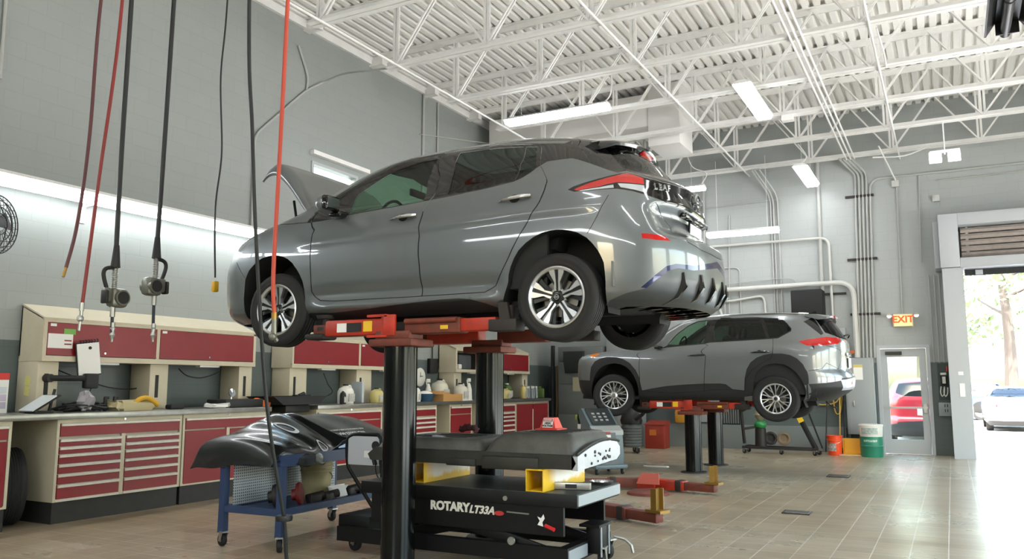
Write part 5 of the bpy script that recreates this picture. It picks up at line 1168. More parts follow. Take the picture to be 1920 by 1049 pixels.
def lift_head(x, y, z, side, padz, fx, rx, label, decals=True):
    """yoke on the post top with a front and a rear swing arm; side -1 towards the camera"""
    t = thing('vehicle_lift', label, 'vehicle lift', (x, y, 0), 'in-ground vehicle lifts')
    lift_post(t, x, y, z - .12)
    f = y + side * .11
    b = B(); b.box((x, y, z - .09), (.42, .32, .06), bev=.012).box((x, y + side * .03, z - .03), (.34, .2, .07), bev=.012); b.obj('yoke', M_lrust, t)
    # front arm: a bright red sleeve, dark inner tube and pad
    b = B(); b.box(((x - .1 + fx + .08) / 2, y + side * .03, z + .045), (x - .1 - fx - .08, .16, .135), bev=.018); a = b.obj('front_arm', M_lred, t)
    b = B(); b.box((fx + .04, y + side * .03, z + .03), (.2, .13, .10), bev=.01); b.obj('front_tube', M_lrust, a)
    b = B(); b.lathe([(.001, 0), (.075, .0), (.075, .03), (.03, .035), (.03, padz - z - .03)], (fx + .02, y + side * .03, z + .03), n=20); b.lathe([(.001, 0), (.07, 0), (.08, .03), (.001, .035)], (fx + .02, y + side * .03, padz - .035), n=20); b.box((fx - .03, y + side * .03, z - .02), (.2, .2, .05), bev=.02); b.obj('front_pad', M_ldark, a)
    # rear arm: rusty outer tube, short red stretch, rusty end
    b = B(); b.box(((x + .1 + x + .62) / 2, y + side * .03, z + .035), (.52, .15, .12), bev=.015); r = b.obj('rear_arm', M_lrust, t)
    B().cyl((x + .12, y + side * .115, z + .075), (x + .60, y + side * .115, z + .075), .022, n=12).obj('rear_rod', M_lrust, r)
    b = B(); b.box((x + .62 + (rx - x - .62) * .36, y + side * .03, z + .035), ((rx - x - .62) * .78, .12, .10), bev=.012); b.obj('rear_slide', M_lred, r)
    b = B(); b.box((rx - .04, y + side * .03, z + .02), (.24, .15, .09), bev=.01); b.lathe([(.001, 0), (.075, .0), (.075, .03), (.03, .035), (.03, padz - z - .03)], (rx, y + side * .03, z + .03), n=20); b.prism([(-.04, 0), (.05, 0), (.02, padz - z - .02), (-.06, padz - z - .02)], (rx - .02, y + side * .07, z + .04), (1, 0, 0), (0, 0, 1), (0, side * .03, 0)); b.obj('rear_pad', M_ldark, r)
    if decals:
        xa = (x - .1 + fx + .08) / 2
        B().box((xa + .15, f + side * .003, z + .05), (.09, .003, .085)).obj('yellow_decal', M_lab_y, a); B().box((xa + .01, f + side * .003, z + .045), (.15, .003, .075)).obj('black_decal', M_black, a); B().box((xa - .12, f + side * .003, z + .045), (.10, .003, .075)).obj('white_decal', M_paper, a); B().box((x + .48, y + side * .107, z + .02), (.07, .003, .03)).obj('yellow_decal', M_lab_y, r)
        b = B(); b.box((x - .02, f + side * .02, z + .05), (.11, .03, .17), bev=.006).box((x - .14, f + side * .02, z + .13), (.2, .03, .02)).box((x - .14, f + side * .02, z - .035), (.2, .03, .02)).box((x - .08, f + side * .012, z + .05), (.05, .02, .14)); b.obj('latch_bracket', M_lred, t)
    return t
HX = -3.93
lift_head(HX, 5.47, 1.85, -1, 2.02, -4.72, -2.9, 'lift nearest the camera, black post and bright red arms under the hatchback sill')
lift_head(HX, 6.93, 1.85, 1, 2.02, -4.72, -2.9, 'lift with its black post rising behind the low table, far side of the hatchback', False)
RXX = -3.83
lift_head(RXX, 13.58, 1.06, -1, 1.20, -4.62, -2.95, 'lift with a yellow label on its red arm, near side of the silver car'); lift_head(RXX, 15.02, 1.06, 1, 1.20, -4.62, -2.95, 'lift with a plain dark arm, far side of the silver car', False)
# lowered lift between the two cars: arms resting on the floor
def floor_arm(t, p, q, red=M_lred):
    p, q = Vector(p), Vector(q); d = (q - p)
    b = B(); b.m = 0; beam(b, p, p + d * .55, .16, .13); b.m = 1; beam(b, p + d * .5, q, .12, .10); a = b.obj('swing_arm', [red, M_lrust], t)
    b = B(); beam(b, p + d * .42, p + d * .52, .175, .145); b.obj('sleeve', M_ldark, a)
    u = d.normalized(); s = Vector((-u.y, u.x, 0)); c = q - u * .03; rz = math.atan2(u.y, u.x)
    b = B(); b.box(c + Vector((0, 0, .065)), (.20, .15, .03), rz=rz).box(c + Vector((0, 0, .18)), (.016, .12, .22), rz=rz + .35).box(c + s * .055 + Vector((0, 0, .18)), (.06, .016, .22), rz=rz + .35).box(c - s * .055 + Vector((0, 0, .18)), (.06, .016, .22), rz=rz + .35); b.obj('flip_adapter', M_brass, a)
t = thing('lowered_lift', 'lowered red lift on the floor with two arms and a round rusty plate', 'vehicle lift', (-3.75, 10.9, 0))
floor_arm(t, (-3.75, 11.12, .085), (-2.80, 10.93, .085)); floor_arm(t, (-3.80, 11.12, .085), (-4.72, 10.72, .085), M_lrust)
B().box((-3.78, 11.12, .085), (.26, .26, .16), bev=.02).obj('hub', M_lred, t)
b = B(); b.lathe([(.001, .05), (.22, .05), (.27, .03), (.28, .001)], (-3.62, 10.62, 0), n=36); b.obj('floor_plate', M_lrust, t)
b = B(); b.prism([(-.16, 0), (.16, 0), (.13, .16), (-.11, .16)], (-3.70, 10.86, .10), (1, 0, 0), (0, .5, .86), (0, -.02, 0)); b.obj('guard', mat('faded_red_guard', (176, 82, 66), .6), t)
t = thing('lowered_lift', 'rusty lowered lift nearer the camera, one arm ending in a dark upright adapter', 'vehicle lift', (-3.75, 8.75, 0))
floor_arm(t, (-3.55, 8.62, .085), (-2.70, 8.27, .085), M_lrust)
B().box((-3.75, 8.68, .08), (.3, .3, .155), bev=.03).obj('yoke', M_lrust, t); B().lathe([(.001, .02), (.3, .02), (.31, .001)], (-3.85, 8.8, 0), n=32).obj('floor_plate', M_ldark, t)
# floor covers, litter
M_cover = mat('steel_floor_cover', (116, 116, 112), .4, .6, noise=(12, .7, (70, 62, 54)))
for x, y, w, d, lb in ((-1.62, 9.86, .27, .22, 'square steel cover in the floor nearest the camera'), (-1.66, 14.05, .30, .30, 'stained steel cover in the floor nearer the back wall')):
    t = thing('floor_cover', lb, 'floor cover', (x, y, 0), 'steel floor covers'); B().box((x, y, .008), (w, d, .014), bev=.003).obj('plate', M_cover, t); B().box((x, y, .006), (w + .03, d + .03, .009)).obj('rim', M_ldark, t)
rng = random.Random(2); b = B(); b.prism([(0, 0), (.12, .03), (.26, .0), (.42, .05), (.46, .02), (.44, -.03), (.25, -.06), (.1, -.04)], (-4.9, 14.15, .004), (1, 0, 0), (0, 1, 0), (0, 0, .02)); tag(b.obj('paper_towel', M_paper), 'crumpled white paper towel on the floor near the grey machine', 'litter')

t = thing('parts_tray', 'dark green tray on the floor at the bottom edge of the photo', 'tray', (-1.95, 6.25, 0)); b = B(); b.box((-1.95, 6.16, .012), (.34, .42, .02), rz=.15, bev=.004).box((-1.95, 6.37, .03), (.34, .015, .05), rz=.15); b.obj('pan', mat('dark_green_enamel', (34, 52, 46), .5), t); B().box((-1.86, 6.22, .035), (.05, .2, .02), rz=.3).obj('wiper', M_ldark, t)
# ================================================================ low lift table with the battery pack
M_tblack = mat('black_table_enamel', (9, 9, 9), .5, 0, 0, spec=.3)
M_ttop = mat('worn_black_table_top', (40, 42, 42), .42, .1, 0, noise=(5, .6, (78, 84, 82)))
M_tedge = mat('grey_steel_edge', (150, 156, 160), .4, .3)  # paler grey for the end faces of the black table
def caster(parent, x, y, r=.065, w=.05, yaw=0., top=.16, name='caster'):
    b = B(); ax = Vector((math.sin(yaw), math.cos(yaw), 0)); c = Vector((x, y, r))
    b.m = 0; b.lathe([(r * .35, -w / 2), (r * .92, -w / 2), (r, -w * .3), (r, w * .3), (r * .92, w / 2), (r * .35, w / 2)], c, ax, 24); b.m = 1; b.cyl(c - ax * w * .5, c + ax * w * .5, r * .4, n=12)
    f = Vector((ax.y, -ax.x, 0)) * r * .5
    for s in (-1, 1):
        q = c + ax * s * (w / 2 + .008); b.prism([(-r * .3, -r * .2), (r * .3, -r * .2), (r * .6 + r * .3, top - r), (-r * .1, top - r)], q - ax * .003, Vector((ax.y, -ax.x, 0)), (0, 0, 1), ax * .006)
    b.box(Vector((x, y, top - .004)) + f * .8, (r * 1.5, w * 1.6, .012), rz=-yaw); return b.obj(name, [M_tyre, M_chromed], parent)
M_chromed = mat('dull_zinc', (170, 170, 164), .35, .8)
TX0, TX1, TY0, TY1, TZ = -4.50, -2.50, 5.72, 6.60, .615
t = thing('lift_table', 'low black scissor lift table on casters carrying the battery pack', 'lift table', (-3.5, 6.16, 0))
b = B(); b.m = 0; b.span((TX0, TY0, TZ - .10), (TX1, TY1, TZ - .004), bev=.004); b.m = 1; b.span((TX0, TY0, TZ - .004), (TX1, TY1, TZ)); b.obj('deck', [M_tblack, M_ttop], t)
B().span((TX1, TY0 + .01, TZ - .085), (TX1 + .012, TY1 - .01, TZ - .006)).obj('deck_edge', M_tedge, t)
B().span((TX0 + .10, TY0 + .02, .30), (TX1 - .12, TY0 + .05, TZ - .1)).span((TX0 + .1, TY1 - .05, .30), (TX1 - .12, TY1 - .02, TZ - .1)).obj('side_skirt', M_tblack, t)
b = B()
for s in (0, 1):
    y = TY0 + .09 + s * (TY1 - TY0 - .18)
    for q in (-1, 1): beam(b, (-3.5 - q * .75, y + q * .02, .16), (-3.5 + q * .75, y + q * .02, .50), .03, .09)
b.obj('scissor_legs', M_tblack, t)
b = B(); b.span((TX0 - .25, TY0 + .0, .10), (TX1 - .08, TY0 + .06, .22)).span((TX0 - .25, TY1 - .06, .10), (TX1 - .08, TY1, .22)).span((TX0 - .25, TY0, .10), (TX0 - .15, TY1, .22)).span((TX1 - .16, TY0, .10), (TX1 - .08, TY1, .22)); b.obj('base_frame', M_tblack, t)
B().span((TX1 - .079, TY0 + .01, .115), (TX1 - .07, TY0 + .36, .205)).obj('frame_end', M_tedge, t)
b = B(); b.span((TX0 - .32, TY0 + .1, .13), (TX0 + .02, TY1 - .05, .30), bev=.008); b.obj('pump_box', M_tblack, t)
b = B(); b.span((TX1 - .10, TY0 + .40, .12), (TX1 + .02, TY0 + .58, .34), bev=.006).span((TX1 - .14, TY0 + .36, .325), (TX1 + .03, TY0 + .62, .345)); b.obj('caster_bracket', M_tblack, t)
b = B(); b.span((TX1 + .02, TY0 + .40, .10), (TX1 + .028, TY0 + .42, .34)).span((TX1 + .02, TY0 + .56, .10), (TX1 + .028, TY0 + .58, .34)); b.obj('bracket_edge', M_tedge, t)
for k, (x, y) in enumerate(((TX1 + .0, TY0 + .49), (TX0 - .16, TY0 + .14), (TX0 - .16, TY1 - .1), (TX1 - .1, TY1 - .06))): caster(t, x, y, .07, .05, .3 if k else 1.4, .17)
b = B(); b.tube([(TX1 + .03, TY0 + .66, .22), (TX1 + .12, TY0 + .68, .2), (TX1 + .17, TY0 + .68, .16), (TX1 + .18, TY0 + .69, .10)], .012, n=8); b.obj('brake_pedal', M_chromed, t)
b = B()
for x in (-4.05, -3.1): b.cyl((x, TY0 - .012, .555), (x, TY0 + .01, .555), .018, n=16)
b.cyl((-3.05, TY0 - .008, .24), (-3.05, TY0 + .01, .24), .03, n=16); b.obj('bolt', M_chromed, t)
for x, L in ((-4.12, .16), (-3.00, .19)):
    b = B(); b.tube([(x - L / 2, TY0 + .012, .452), (x + L / 2, TY0 + .012, .448)], .006, n=6); b.obj('slot_edge', M_chromed, t)
text(None, 'ROTARY', .094, mat('white_lettering', (216, 212, 200), .5), (-3.62, TY0 + .018, .455), (1, 0, 0), (0, 0, 1), t, bold=.0045)
text(None, 'LT33A', .082, mat('white_lettering', (216, 212, 200), .5), (-3.325, TY0 + .018, .447), (1, 0, 0), (0, 0, 1), t, bold=.003, shear=.3)
b = B(); b.lathe([(.001, .006), (.042, .006), (.042, 0)], (-3.165, TY0 + .02, .435), (0, -1, 0), 28); b.v = [(x, y, .435 + (z - .435) * .42) for x, y, z in b.v]; b.obj('red_oval', mat('red_mark', (186, 48, 44), .5), t)
b = B(); b.tube([(-2.76, TY0 + .0, .375), (-2.68, TY0 - .01, .352)], .015, n=10); b.obj('red_grip', mat('red_grip', (196, 34, 38), .4), t)
b = B(); b.prism([(0, 0), (.02, .03), (.0, .06), (.03, .05), (.05, .08), (.06, .05), (.04, .02), (.05, -.01)], (-2.83, TY0 + .012, .375), (1, 0, 0), (0, 0, 1), (0, -.004, 0)); b.obj('knob_mark', M_paper, t)
# push handle with its control plate
b = B(); y = 6.2
b.tube([(-4.70, y, .27), (-4.98, y, .60), (-5.04, y, .70), (-5.05, y, .90), (-5.0, y, .955), (-4.93, y, .97)], .018, n=10, smooth=3); b.tube([(-4.93, y, .97), (-4.72, y, .97), (-4.68, y, .955), (-4.655, y, .90), (-4.66, y, .72), (-4.6, y, .5), (-4.55, y, .29)], .018, n=10, smooth=3); b.obj('push_handle', M_tblack, t)
b = B(); b.box((-4.85, y - .005, .82), (.36, .012, .26)); b.obj('control_plate', mat('pale_metal_plate', (196, 200, 206), .4, .2), t)
b = B(); b.span((-4.84, y - .016, .76), (-4.77, y - .011, .82)); b.obj('plate_label', M_paper, t)
b = B(); b.cyl((-4.71, y - .02, .87), (-4.71, y + .01, .87), .042, n=20).tube([(-4.71, y - .02, .85), (-4.72, y - .04, .78), (-4.7, y - .03, .7)], .02, n=8); b.obj('pendant_switch', M_black, t)
b = B(); b.tube([(-4.7, y - .03, .72), (-4.68, y - .02, .6), (-4.6, y, .5), (-4.5, y - .1, .42)], .006, smooth=5, n=6); b.obj('switch_cord', M_black, t)
# two yellow box tubes on the deck
M_yel = mat('yellow_white_paint', (224, 178, 22), .5, noise=(7, 1.0, (238, 234, 224)))
def _worn():
    nt = M_yel.node_tree; b = nt.nodes['Principled BSDF']; N = nt.nodes.new; mx = [n for n in nt.nodes if n.type == 'MIX'][0]; ml = [n for n in nt.nodes if n.type == 'MATH'][0]
    tc = [n for n in nt.nodes if n.type == 'TEX_COORD'][0]; sp = N('ShaderNodeSeparateXYZ'); nt.links.new(tc.outputs['Object'], sp.inputs[0])
    no = [n for n in nt.nodes if n.type == 'TEX_NOISE'][0]; ad = N('ShaderNodeMath'); ad.operation = 'MULTIPLY_ADD'; ad.inputs[1].default_value = .16; nt.links.new(no.outputs['Fac'], ad.inputs[0]); nt.links.new(sp.outputs['Z'], ad.inputs[2])
    r = N('ShaderNodeMapRange'); r.inputs[1].default_value = .735; r.inputs[2].default_value = .775; nt.links.new(ad.outputs[0], r.inputs[0])
    sy = N('ShaderNodeMapRange'); sy.inputs[1].default_value = 5.84; sy.inputs[2].default_value = 5.98; nt.links.new(sp.outputs['Y'], sy.inputs[0])
    m = N('ShaderNodeMath'); m.operation = 'MULTIPLY'; nt.links.new(r.outputs[0], m.inputs[0]); nt.links.new(sy.outputs[0], m.inputs[1]); nt.links.new(m.outputs[0], mx.inputs[0])
_worn()
M_ystand = mat('yellow_enamel', (214, 168, 24), .5)
for x, y0, y1, lb in ((-4.0, TY0 + .10, TY1 - .04, 'yellow and white box tube under the left half of the battery pack'), (-2.86, TY0 + .02, TY1 - .06, 'yellow and white box tube under the right end of the battery pack')):
    b = B(); w, h = .075, .165
    for q in ((-w, 0, -w + .007, h), (w - .007, 0, w, h), (-w, 0, w, .007), (-w, h - .007, w, h)): b.span((x + q[0], y0, TZ + .001 + q[1]), (x + q[2], y1, TZ + .001 + q[3]))
    t2 = tag(b.obj('box_tube', M_yel), lb, 'support', 'yellow supports')
# battery pack: two humps on a dark tray
M_bat = mat('dusty_grey_battery_case', (92, 91, 85), .5, .1, 0, noise=(3.5, .8, (50, 49, 43)))
M_batd = mat('grimy_battery_side', (26, 26, 23), .6, noise=(6, .7, (56, 55, 44)))
M_bate = mat('silver_battery_end', (190, 194, 198), .42, .4, 0, noise=(9, .5, (140, 142, 144)))
BZ = TZ + .170
t = thing('battery_pack', 'large dusty grey car battery pack with two raised humps on the low black table', 'battery', (-3.5, 6.15, BZ))
b = B(); b.prism([(-.05, 0), (1.85, 0), (1.88, .05), (1.85, .11), (0, .11), (-.08, .05)], (-4.42, 5.80, BZ), (1, 0, 0), (0, 0, 1), (0, .82, 0)); b.obj('tray', M_batd, t)
def hump(x0, x1, y0, y1, z0, z1, ins, name, m):
    b = B(); n = 18; rows = []
    prof = [(0, 0), (.25, .55), (.55, .88), (.8, .98), (1, 1)]
    vs = []
    for f, g in prof:
        k = 1 - (1 - f) ** 1
        a0, a1, c0, c1 = x0 + ins * f, x1 - ins * f * .35, y0 + ins * .28 * f, y1 - ins * .28 * f; r = .06; z = z0 + (z1 - z0) * g
        for cx, cy, s in ((a1 - r, c1 - r, 0), (a0 + r, c1 - r, 1), (a0 + r, c0 + r, 2), (a1 - r, c0 + r, 3)):
            for q in range(6):
                a = s * PI / 2 + q * PI / 10; vs.append((cx + math.cos(a) * r, cy + math.sin(a) * r, z))
    m_ = 24; fs = [(i * m_ + j, i * m_ + (j + 1) % m_, (i + 1) * m_ + (j + 1) % m_, (i + 1) * m_ + j) for i in range(len(prof) - 1) for j in range(m_)] + [tuple(range((len(prof) - 1) * m_, len(prof) * m_))]
    b.add(vs, fs); return b.obj(name, m, t, .5)
hump(-4.44, -3.38, 5.84, 6.60, BZ + .11, BZ + .20, .16, 'front_hump', M_bat)
h2 = hump(-3.36, -2.56, 5.82, 6.64, BZ + .11, BZ + .265, .24, 'rear_hump', M_bat)
b = B()
for k in range(6): b.span((-4.22 + .03 * k, 5.98 + .09 * k, BZ + .201), (-3.62, 6.005 + .09 * k, BZ + .204))
b.obj('rib', M_batd, t)
b = B()
for k in range(7): b.span((-3.05, 5.96 + .09 * k, BZ + .266), (-2.68, 5.98 + .09 * k, BZ + .269))
b.obj('rib', M_batd, t)
# bright arched end plate
ys = np.linspace(5.80, 6.70, 15); poly = [(y, BZ - .005 + .03 * ((y - 5.8) / .9)) for y in (5.80, 6.62)] + [(6.70, BZ + .06), (6.70, BZ + .12)] + [(y, BZ + .10 + .085 * math.sin(PI * min(1, (y - 5.80) / .95) * .82)) for y in ys[::-1][1:]]
b = B(); b.prism([(p[0], p[1]) for p in poly], (-2.575, 0, 0), (0, 1, 0), (0, 0, 1), (.05, 0, 0)); e = b.obj('end_plate', M_bate, t)
b = B(); b.tube([(-2.535, y, BZ + .115 + .085 * math.sin(PI * min(1, (y - 5.80) / .95) * .82)) for y in ys], .011, n=8); b.obj('end_seal', M_batd, t)
b = B(); rng = random.Random(6)
for k in range(16):
    y = rng.uniform(5.88, 6.6); z = BZ + rng.uniform(.03, .12); b.cyl((-2.525, y, z), (-2.518, y, z), rng.uniform(.006, .014), n=8)
b.obj('end_hole', M_batd, e)
b = B(); b.box((-3.1, 5.80, BZ + .03), (.5, .05, .10), bev=.01).box((-3.55, 5.80, BZ + .02), (.28, .04, .06), bev=.01); b.obj('side_bracket', M_batd, t)
b = B(); b.box((-3.86, 6.0, BZ + .195), (.18, .06, .02), rot=Matrix.Rotation(.1, 3, 'Y')); b.obj('bright_plate', M_bate, t)
# cone topper sign, rag, red tool, wrench set
t = thing('warning_cone', 'red cone topper reading danger high voltage on the battery pack', 'warning sign', (-2.99, 6.32, BZ + .27)); c = (-2.99, 6.32); z = BZ + .27; K = .68
b = B(); hw = [(.15, 0), (.145, .012), (.105, .02), (.068, .14), (.06, .145)]
vs = []; 
for r, h in hw: vs += [(c[0] + sx * r * K, c[1] + sy * r * K, z + h * K) for sx, sy in ((-1, -1), (1, -1), (1, 1), (-1, 1))]
b.add(vs, [(i * 4 + j, i * 4 + (j + 1) % 4, (i + 1) * 4 + (j + 1) % 4, (i + 1) * 4 + j) for i in range(4) for j in range(4)] + [(16, 17, 18, 19)]); b.smooth = False; b.obj('cone', mat('cone_red', (214, 62, 46), .45), t)
R = Matrix.Rotation(-.30, 3, 'X'); f = Vector((c[0], c[1] - .092 * K, z + .082 * K)); up = R @ Vector((0, 0, 1)); nr = R @ Vector((0, -1, 0))
B().box(f, (.135 * K, .003, .118 * K), rot=R).obj('sign_face', M_paper, t); B().box(f + up * .034 * K + nr * .001, (.125 * K, .003, .034 * K), rot=R).obj('red_band', mat('sign_red', (200, 54, 44), .5), t)
text(None, 'DANGER', .026 * K, M_paper, f + up * .034 * K + nr * .004, (1, 0, 0), up, t, ext=.0008, bold=.0006); text(None, 'HIGH', .034 * K, M_black, f - up * .006 * K + nr * .003, (1, 0, 0), up, t, ext=.0008, bold=.001); text(None, 'VOLTAGE', .031 * K, M_black, f - up * .038 * K + nr * .003, (1, 0, 0), up, t, ext=.0008, bold=.001)
rng = random.Random(12); b = B(); b.tube([(-3.95, 6.45, BZ + .245), (-3.85, 6.42, BZ + .265), (-3.74, 6.33, BZ + .262), (-3.66, 6.22, BZ + .24)], [.03, .055, .05, .02], n=10, smooth=4); b.v = [(x + rng.uniform(-.012, .012), y + rng.uniform(-.012, .012), z + rng.uniform(-.01, .01)) for x, y, z in b.v]; tag(b.obj('work_glove', mat('maroon_cloth', (74, 34, 36), .9)), 'crumpled maroon work glove on the left hump of the battery pack', 'glove')
b = B(); b.box((-3.28, 6.4, BZ + .2), (.2, .16, .03), bev=.008, rz=.2); tag(b.obj('service_plug', mat('plug_red', (206, 62, 40), .45)), 'flat red plug between the two humps of the battery pack', 'plug')
t = thing('spirit_level', 'small grey metal bar tool at the right corner of the table top', 'tool', (-2.62, 5.98, TZ)); B().box((-2.66, 5.99, TZ + .03), (.30, .05, .055), rz=.25, bev=.006).obj('bar', M_chromed, t); B().box((-2.66, 5.985, TZ + .03), (.09, .056, .03), rz=.25).obj('window', M_black, t)
t = thing('magnetic_dish', 'round steel dish at the far right corner of the table top', 'dish', (-2.56, 6.46, TZ)); B().lathe([(.001, .004), (.07, .004), (.10, .022), (.105, .022), (.08, .0), (.001, 0)], (-2.60, 6.46, TZ + .002), n=28).obj('bowl', M_chrome, t)
# ================================================================ blue cart under the black drape
M_bcart = mat('dark_blue_cart_enamel', (36, 56, 92), .45, noise=(6, .3, (58, 72, 96)))
M_peg = mat('perforated_grey_panel', (176, 182, 188), .45, .3)
M_drape = mat('black_vinyl_drape', (24, 25, 25), .26, 0, .25, bump=(9, .12))
CA = math.radians(2.0)             # the cart stands turned a little
CO = Vector((-5.53, 6.24, 0))
def CW(x, y, z): return CO + Vector((x * math.cos(CA) - y * math.sin(CA), x * math.sin(CA) + y * math.cos(CA), z))
Rc = Matrix.Rotation(CA, 3, 'Z')
t = thing('parts_cart', 'dark blue steel cart on casters under the black drape', 'cart', tuple(CO), rz=CA)
hx, hy = .33, .77
for x, y in ((-hx, -hy), (hx, -hy), (-hx, hy), (hx, hy)):
    b = B(); b.prism([(-.035, .0), (.035, 0), (.03, .24), (.03, .60), (-.03, .60), (-.03, .24)], CW(x, y, .12) - Rc @ Vector((0, .03, 0)), Rc @ Vector((1, 0, 0)), (0, 0, 1), Rc @ Vector((0, .06, 0))); b.obj('leg', M_bcart, t)
    p = CW(x, y, 0); caster(t, p.x, p.y, .055, .04, .6 + x, .13)
b = B()
for y in (-hy, hy): b.box(CW(0, y, .33), (2 * hx, .05, .06), rz=CA)
for x in (-hx, hx): b.box(CW(x, 0, .33), (.05, 2 * hy, .06), rz=CA)
b.box(CW(0, 0, .315), (2 * hx, 2 * hy, .02), rz=CA); b.obj('shelf', M_bcart, t)
b = B(); b.box(CW(-.02, .05, .76), (2 * hx, 2 * hy + .1, .10), rz=CA); b.obj('top', M_bcart, t)
pm = bpy.data.materials.new('punched_panel'); pm.use_nodes = True; nt = pm.node_tree; bs = nt.nodes['Principled BSDF']; bs.inputs['Roughness'].default_value = .45; bs.inputs['Metallic'].default_value = .2
tc = nt.nodes.new('ShaderNodeTexCoord'); mp = nt.nodes.new('ShaderNodeMapping'); mp.inputs['Scale'].default_value = (40, 40, 40); vo = nt.nodes.new('ShaderNodeTexVoronoi'); vo.inputs['Randomness'].default_value = 0; vo.inputs['Scale'].default_value = 1; vo.voronoi_dimensions = '2D'; mp.inputs['Rotation'].default_value = (0, math.radians(90), math.radians(90)); rp = nt.nodes.new('ShaderNodeValToRGB'); rp.color_ramp.elements[0].position = .22; rp.color_ramp.elements[1].position = .3; rp.color_ramp.elements[0].color = (.03, .03, .03, 1); rp.color_ramp.elements[1].color = (.42, .45, .48, 1)
nt.links.new(tc.outputs['Object'], mp.inputs[0]); nt.links.new(mp.outputs[0], vo.inputs['Vector']); nt.links.new(vo.outputs['Distance'], rp.inputs[0]); nt.links.new(rp.outputs[0], bs.inputs['Base Color'])
B().box(CW(-hx + .06, 0, .60), (.012, 2 * hy - .1, .50), rz=CA).obj('punched_panel', pm, t)
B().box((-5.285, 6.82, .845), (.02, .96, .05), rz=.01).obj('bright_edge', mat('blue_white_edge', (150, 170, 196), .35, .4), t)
# the drape: a cloth laid over the parts on top, its near left corner pulled out to a point
DR_Y = [5.40, 5.45, 5.60, 5.85, 6.05, 6.30, 6.65, 7.05, 7.32, 7.44]
DR = [[(-6.22, .66), (-6.10, .675), (-5.8, .70), (-5.42, .73), (-5.30, .74)],
      [(-6.20, .72), (-6.12, .88), (-5.82, .92), (-5.40, .885), (-5.29, .76)],
      [(-6.17, .74), (-6.09, .93), (-5.82, .97), (-5.38, .91), (-5.30, .73)],
      [(-6.17, .78), (-6.06, .98), (-5.83, 1.04), (-5.37, .90), (-5.27, .69)],
      [(-6.20, .80), (-6.06, 1.03), (-5.86, 1.115), (-5.38, .885), (-5.30, .70)],
      [(-6.22, .82), (-6.10, 1.04), (-5.88, 1.12), (-5.39, .885), (-5.355, .82)],
      [(-6.22, .84), (-6.12, 1.04), (-5.88, 1.11), (-5.39, .885), (-5.365, .855)],
      [(-6.22, .84), (-6.12, 1.03), (-5.88, 1.105), (-5.40, .885), (-5.37, .855)],
      [(-6.20, .84), (-6.10, .99), (-5.86, 1.06), (-5.44, .885), (-5.38, .82)],
      [(-6.16, .80), (-6.06, .88), (-5.84, .92), (-5.48, .85), (-5.40, .78)]]
def cr(p, t):
    n = len(p) - 1; i = min(int(t * n), n - 1); f = t * n - i
    a, b, c, d = p[max(i - 1, 0)], p[i], p[i + 1], p[min(i + 2, n)]
    return .5 * (2 * b + (c - a) * f + (2 * a - 5 * b + 4 * c - d) * f * f + (3 * b - a - 3 * c + d) * f ** 3)
DV = [[np.array((x + (.09 if k > 2 else 0), y, z)) for k, (x, z) in enumerate(row)] for row, y in zip(DR, DR_Y)]
def drape(a, c, lift=0.):
    """a 0-1 across (left to camera side), c 0-1 along"""
    p = cr([cr(row, a) for row in DV], c)
    w = math.exp(-((c - .42) / .16) ** 2)
    p = p + np.array((0, 0, 1)) * (.016 * math.sin(31 * c + 9 * a) * w + .006 * math.sin(47 * c - 17 * a) + .010 * math.sin(13 * a + 5 * c) * (1 - .6 * w))
    fold = math.exp(-((c - .555 - .10 * (a - .5)) / .018) ** 2) * sstep(.42, .55, a)          # one standing crease
    return p + np.array((.05, 0, .045)) * fold + np.array((.6, -.1, .8)) * lift
nx, ny = 40, 110
b = B(); b.add([tuple(drape(i / nx, j / ny)) for i in range(nx + 1) for j in range(ny + 1)], [(i * (ny + 1) + j, i * (ny + 1) + j + 1, (i + 1) * (ny + 1) + j + 1, (i + 1) * (ny + 1) + j) for i in range(nx) for j in range(ny)])
t = thing('fender_cover', 'glossy black vinyl drape with oval marks thrown over the blue cart', 'cover', (-5.8, 6.3, .9))
d = b.obj('sheet', M_drape, t, 1.4); so = d.modifiers.new('thickness', 'SOLIDIFY'); so.thickness = .004; so.offset = -1
M_mark = mat('grey_white_print', (196, 198, 194), .5)
for a0, c0, ang in ((.60, .405, .35), (.80, .455, .5)):
    def ell(k, q): 
        ex, ey = math.cos(q) * .034 * k * (1 + .15 * math.cos(q)), math.sin(q) * .062 * (k if k == 1 else .66)
        return tuple(drape(a0 + (ex * math.sin(ang) * 1.6 + ey * math.cos(ang)), c0 + ex * math.cos(ang) - ey * math.sin(ang) * .25, .006))
    qs = np.linspace(0, 2 * PI, 41)[:-1]
    b = B(); b.add([ell(1, q) for q in qs] + [ell(.78, q) for q in qs], [(k, (k + 1) % 40, 40 + (k + 1) % 40, 40 + k) for k in range(40)]); b.obj('oval_mark', M_mark, t)
sl = Vector((-.46, 0, .215)).normalized()
text(None, 'NO-03033-MAT', .068, M_mark, (-5.42, 6.70, .942), (0, -1, 0), -sl, t, ext=.0008, bold=.0015)
text(None, 'FOR CHARGING CARE CARRY MAT', .036, M_mark, (-5.49, 6.70, .976), (0, -1, 0), -sl, t, ext=.0008)
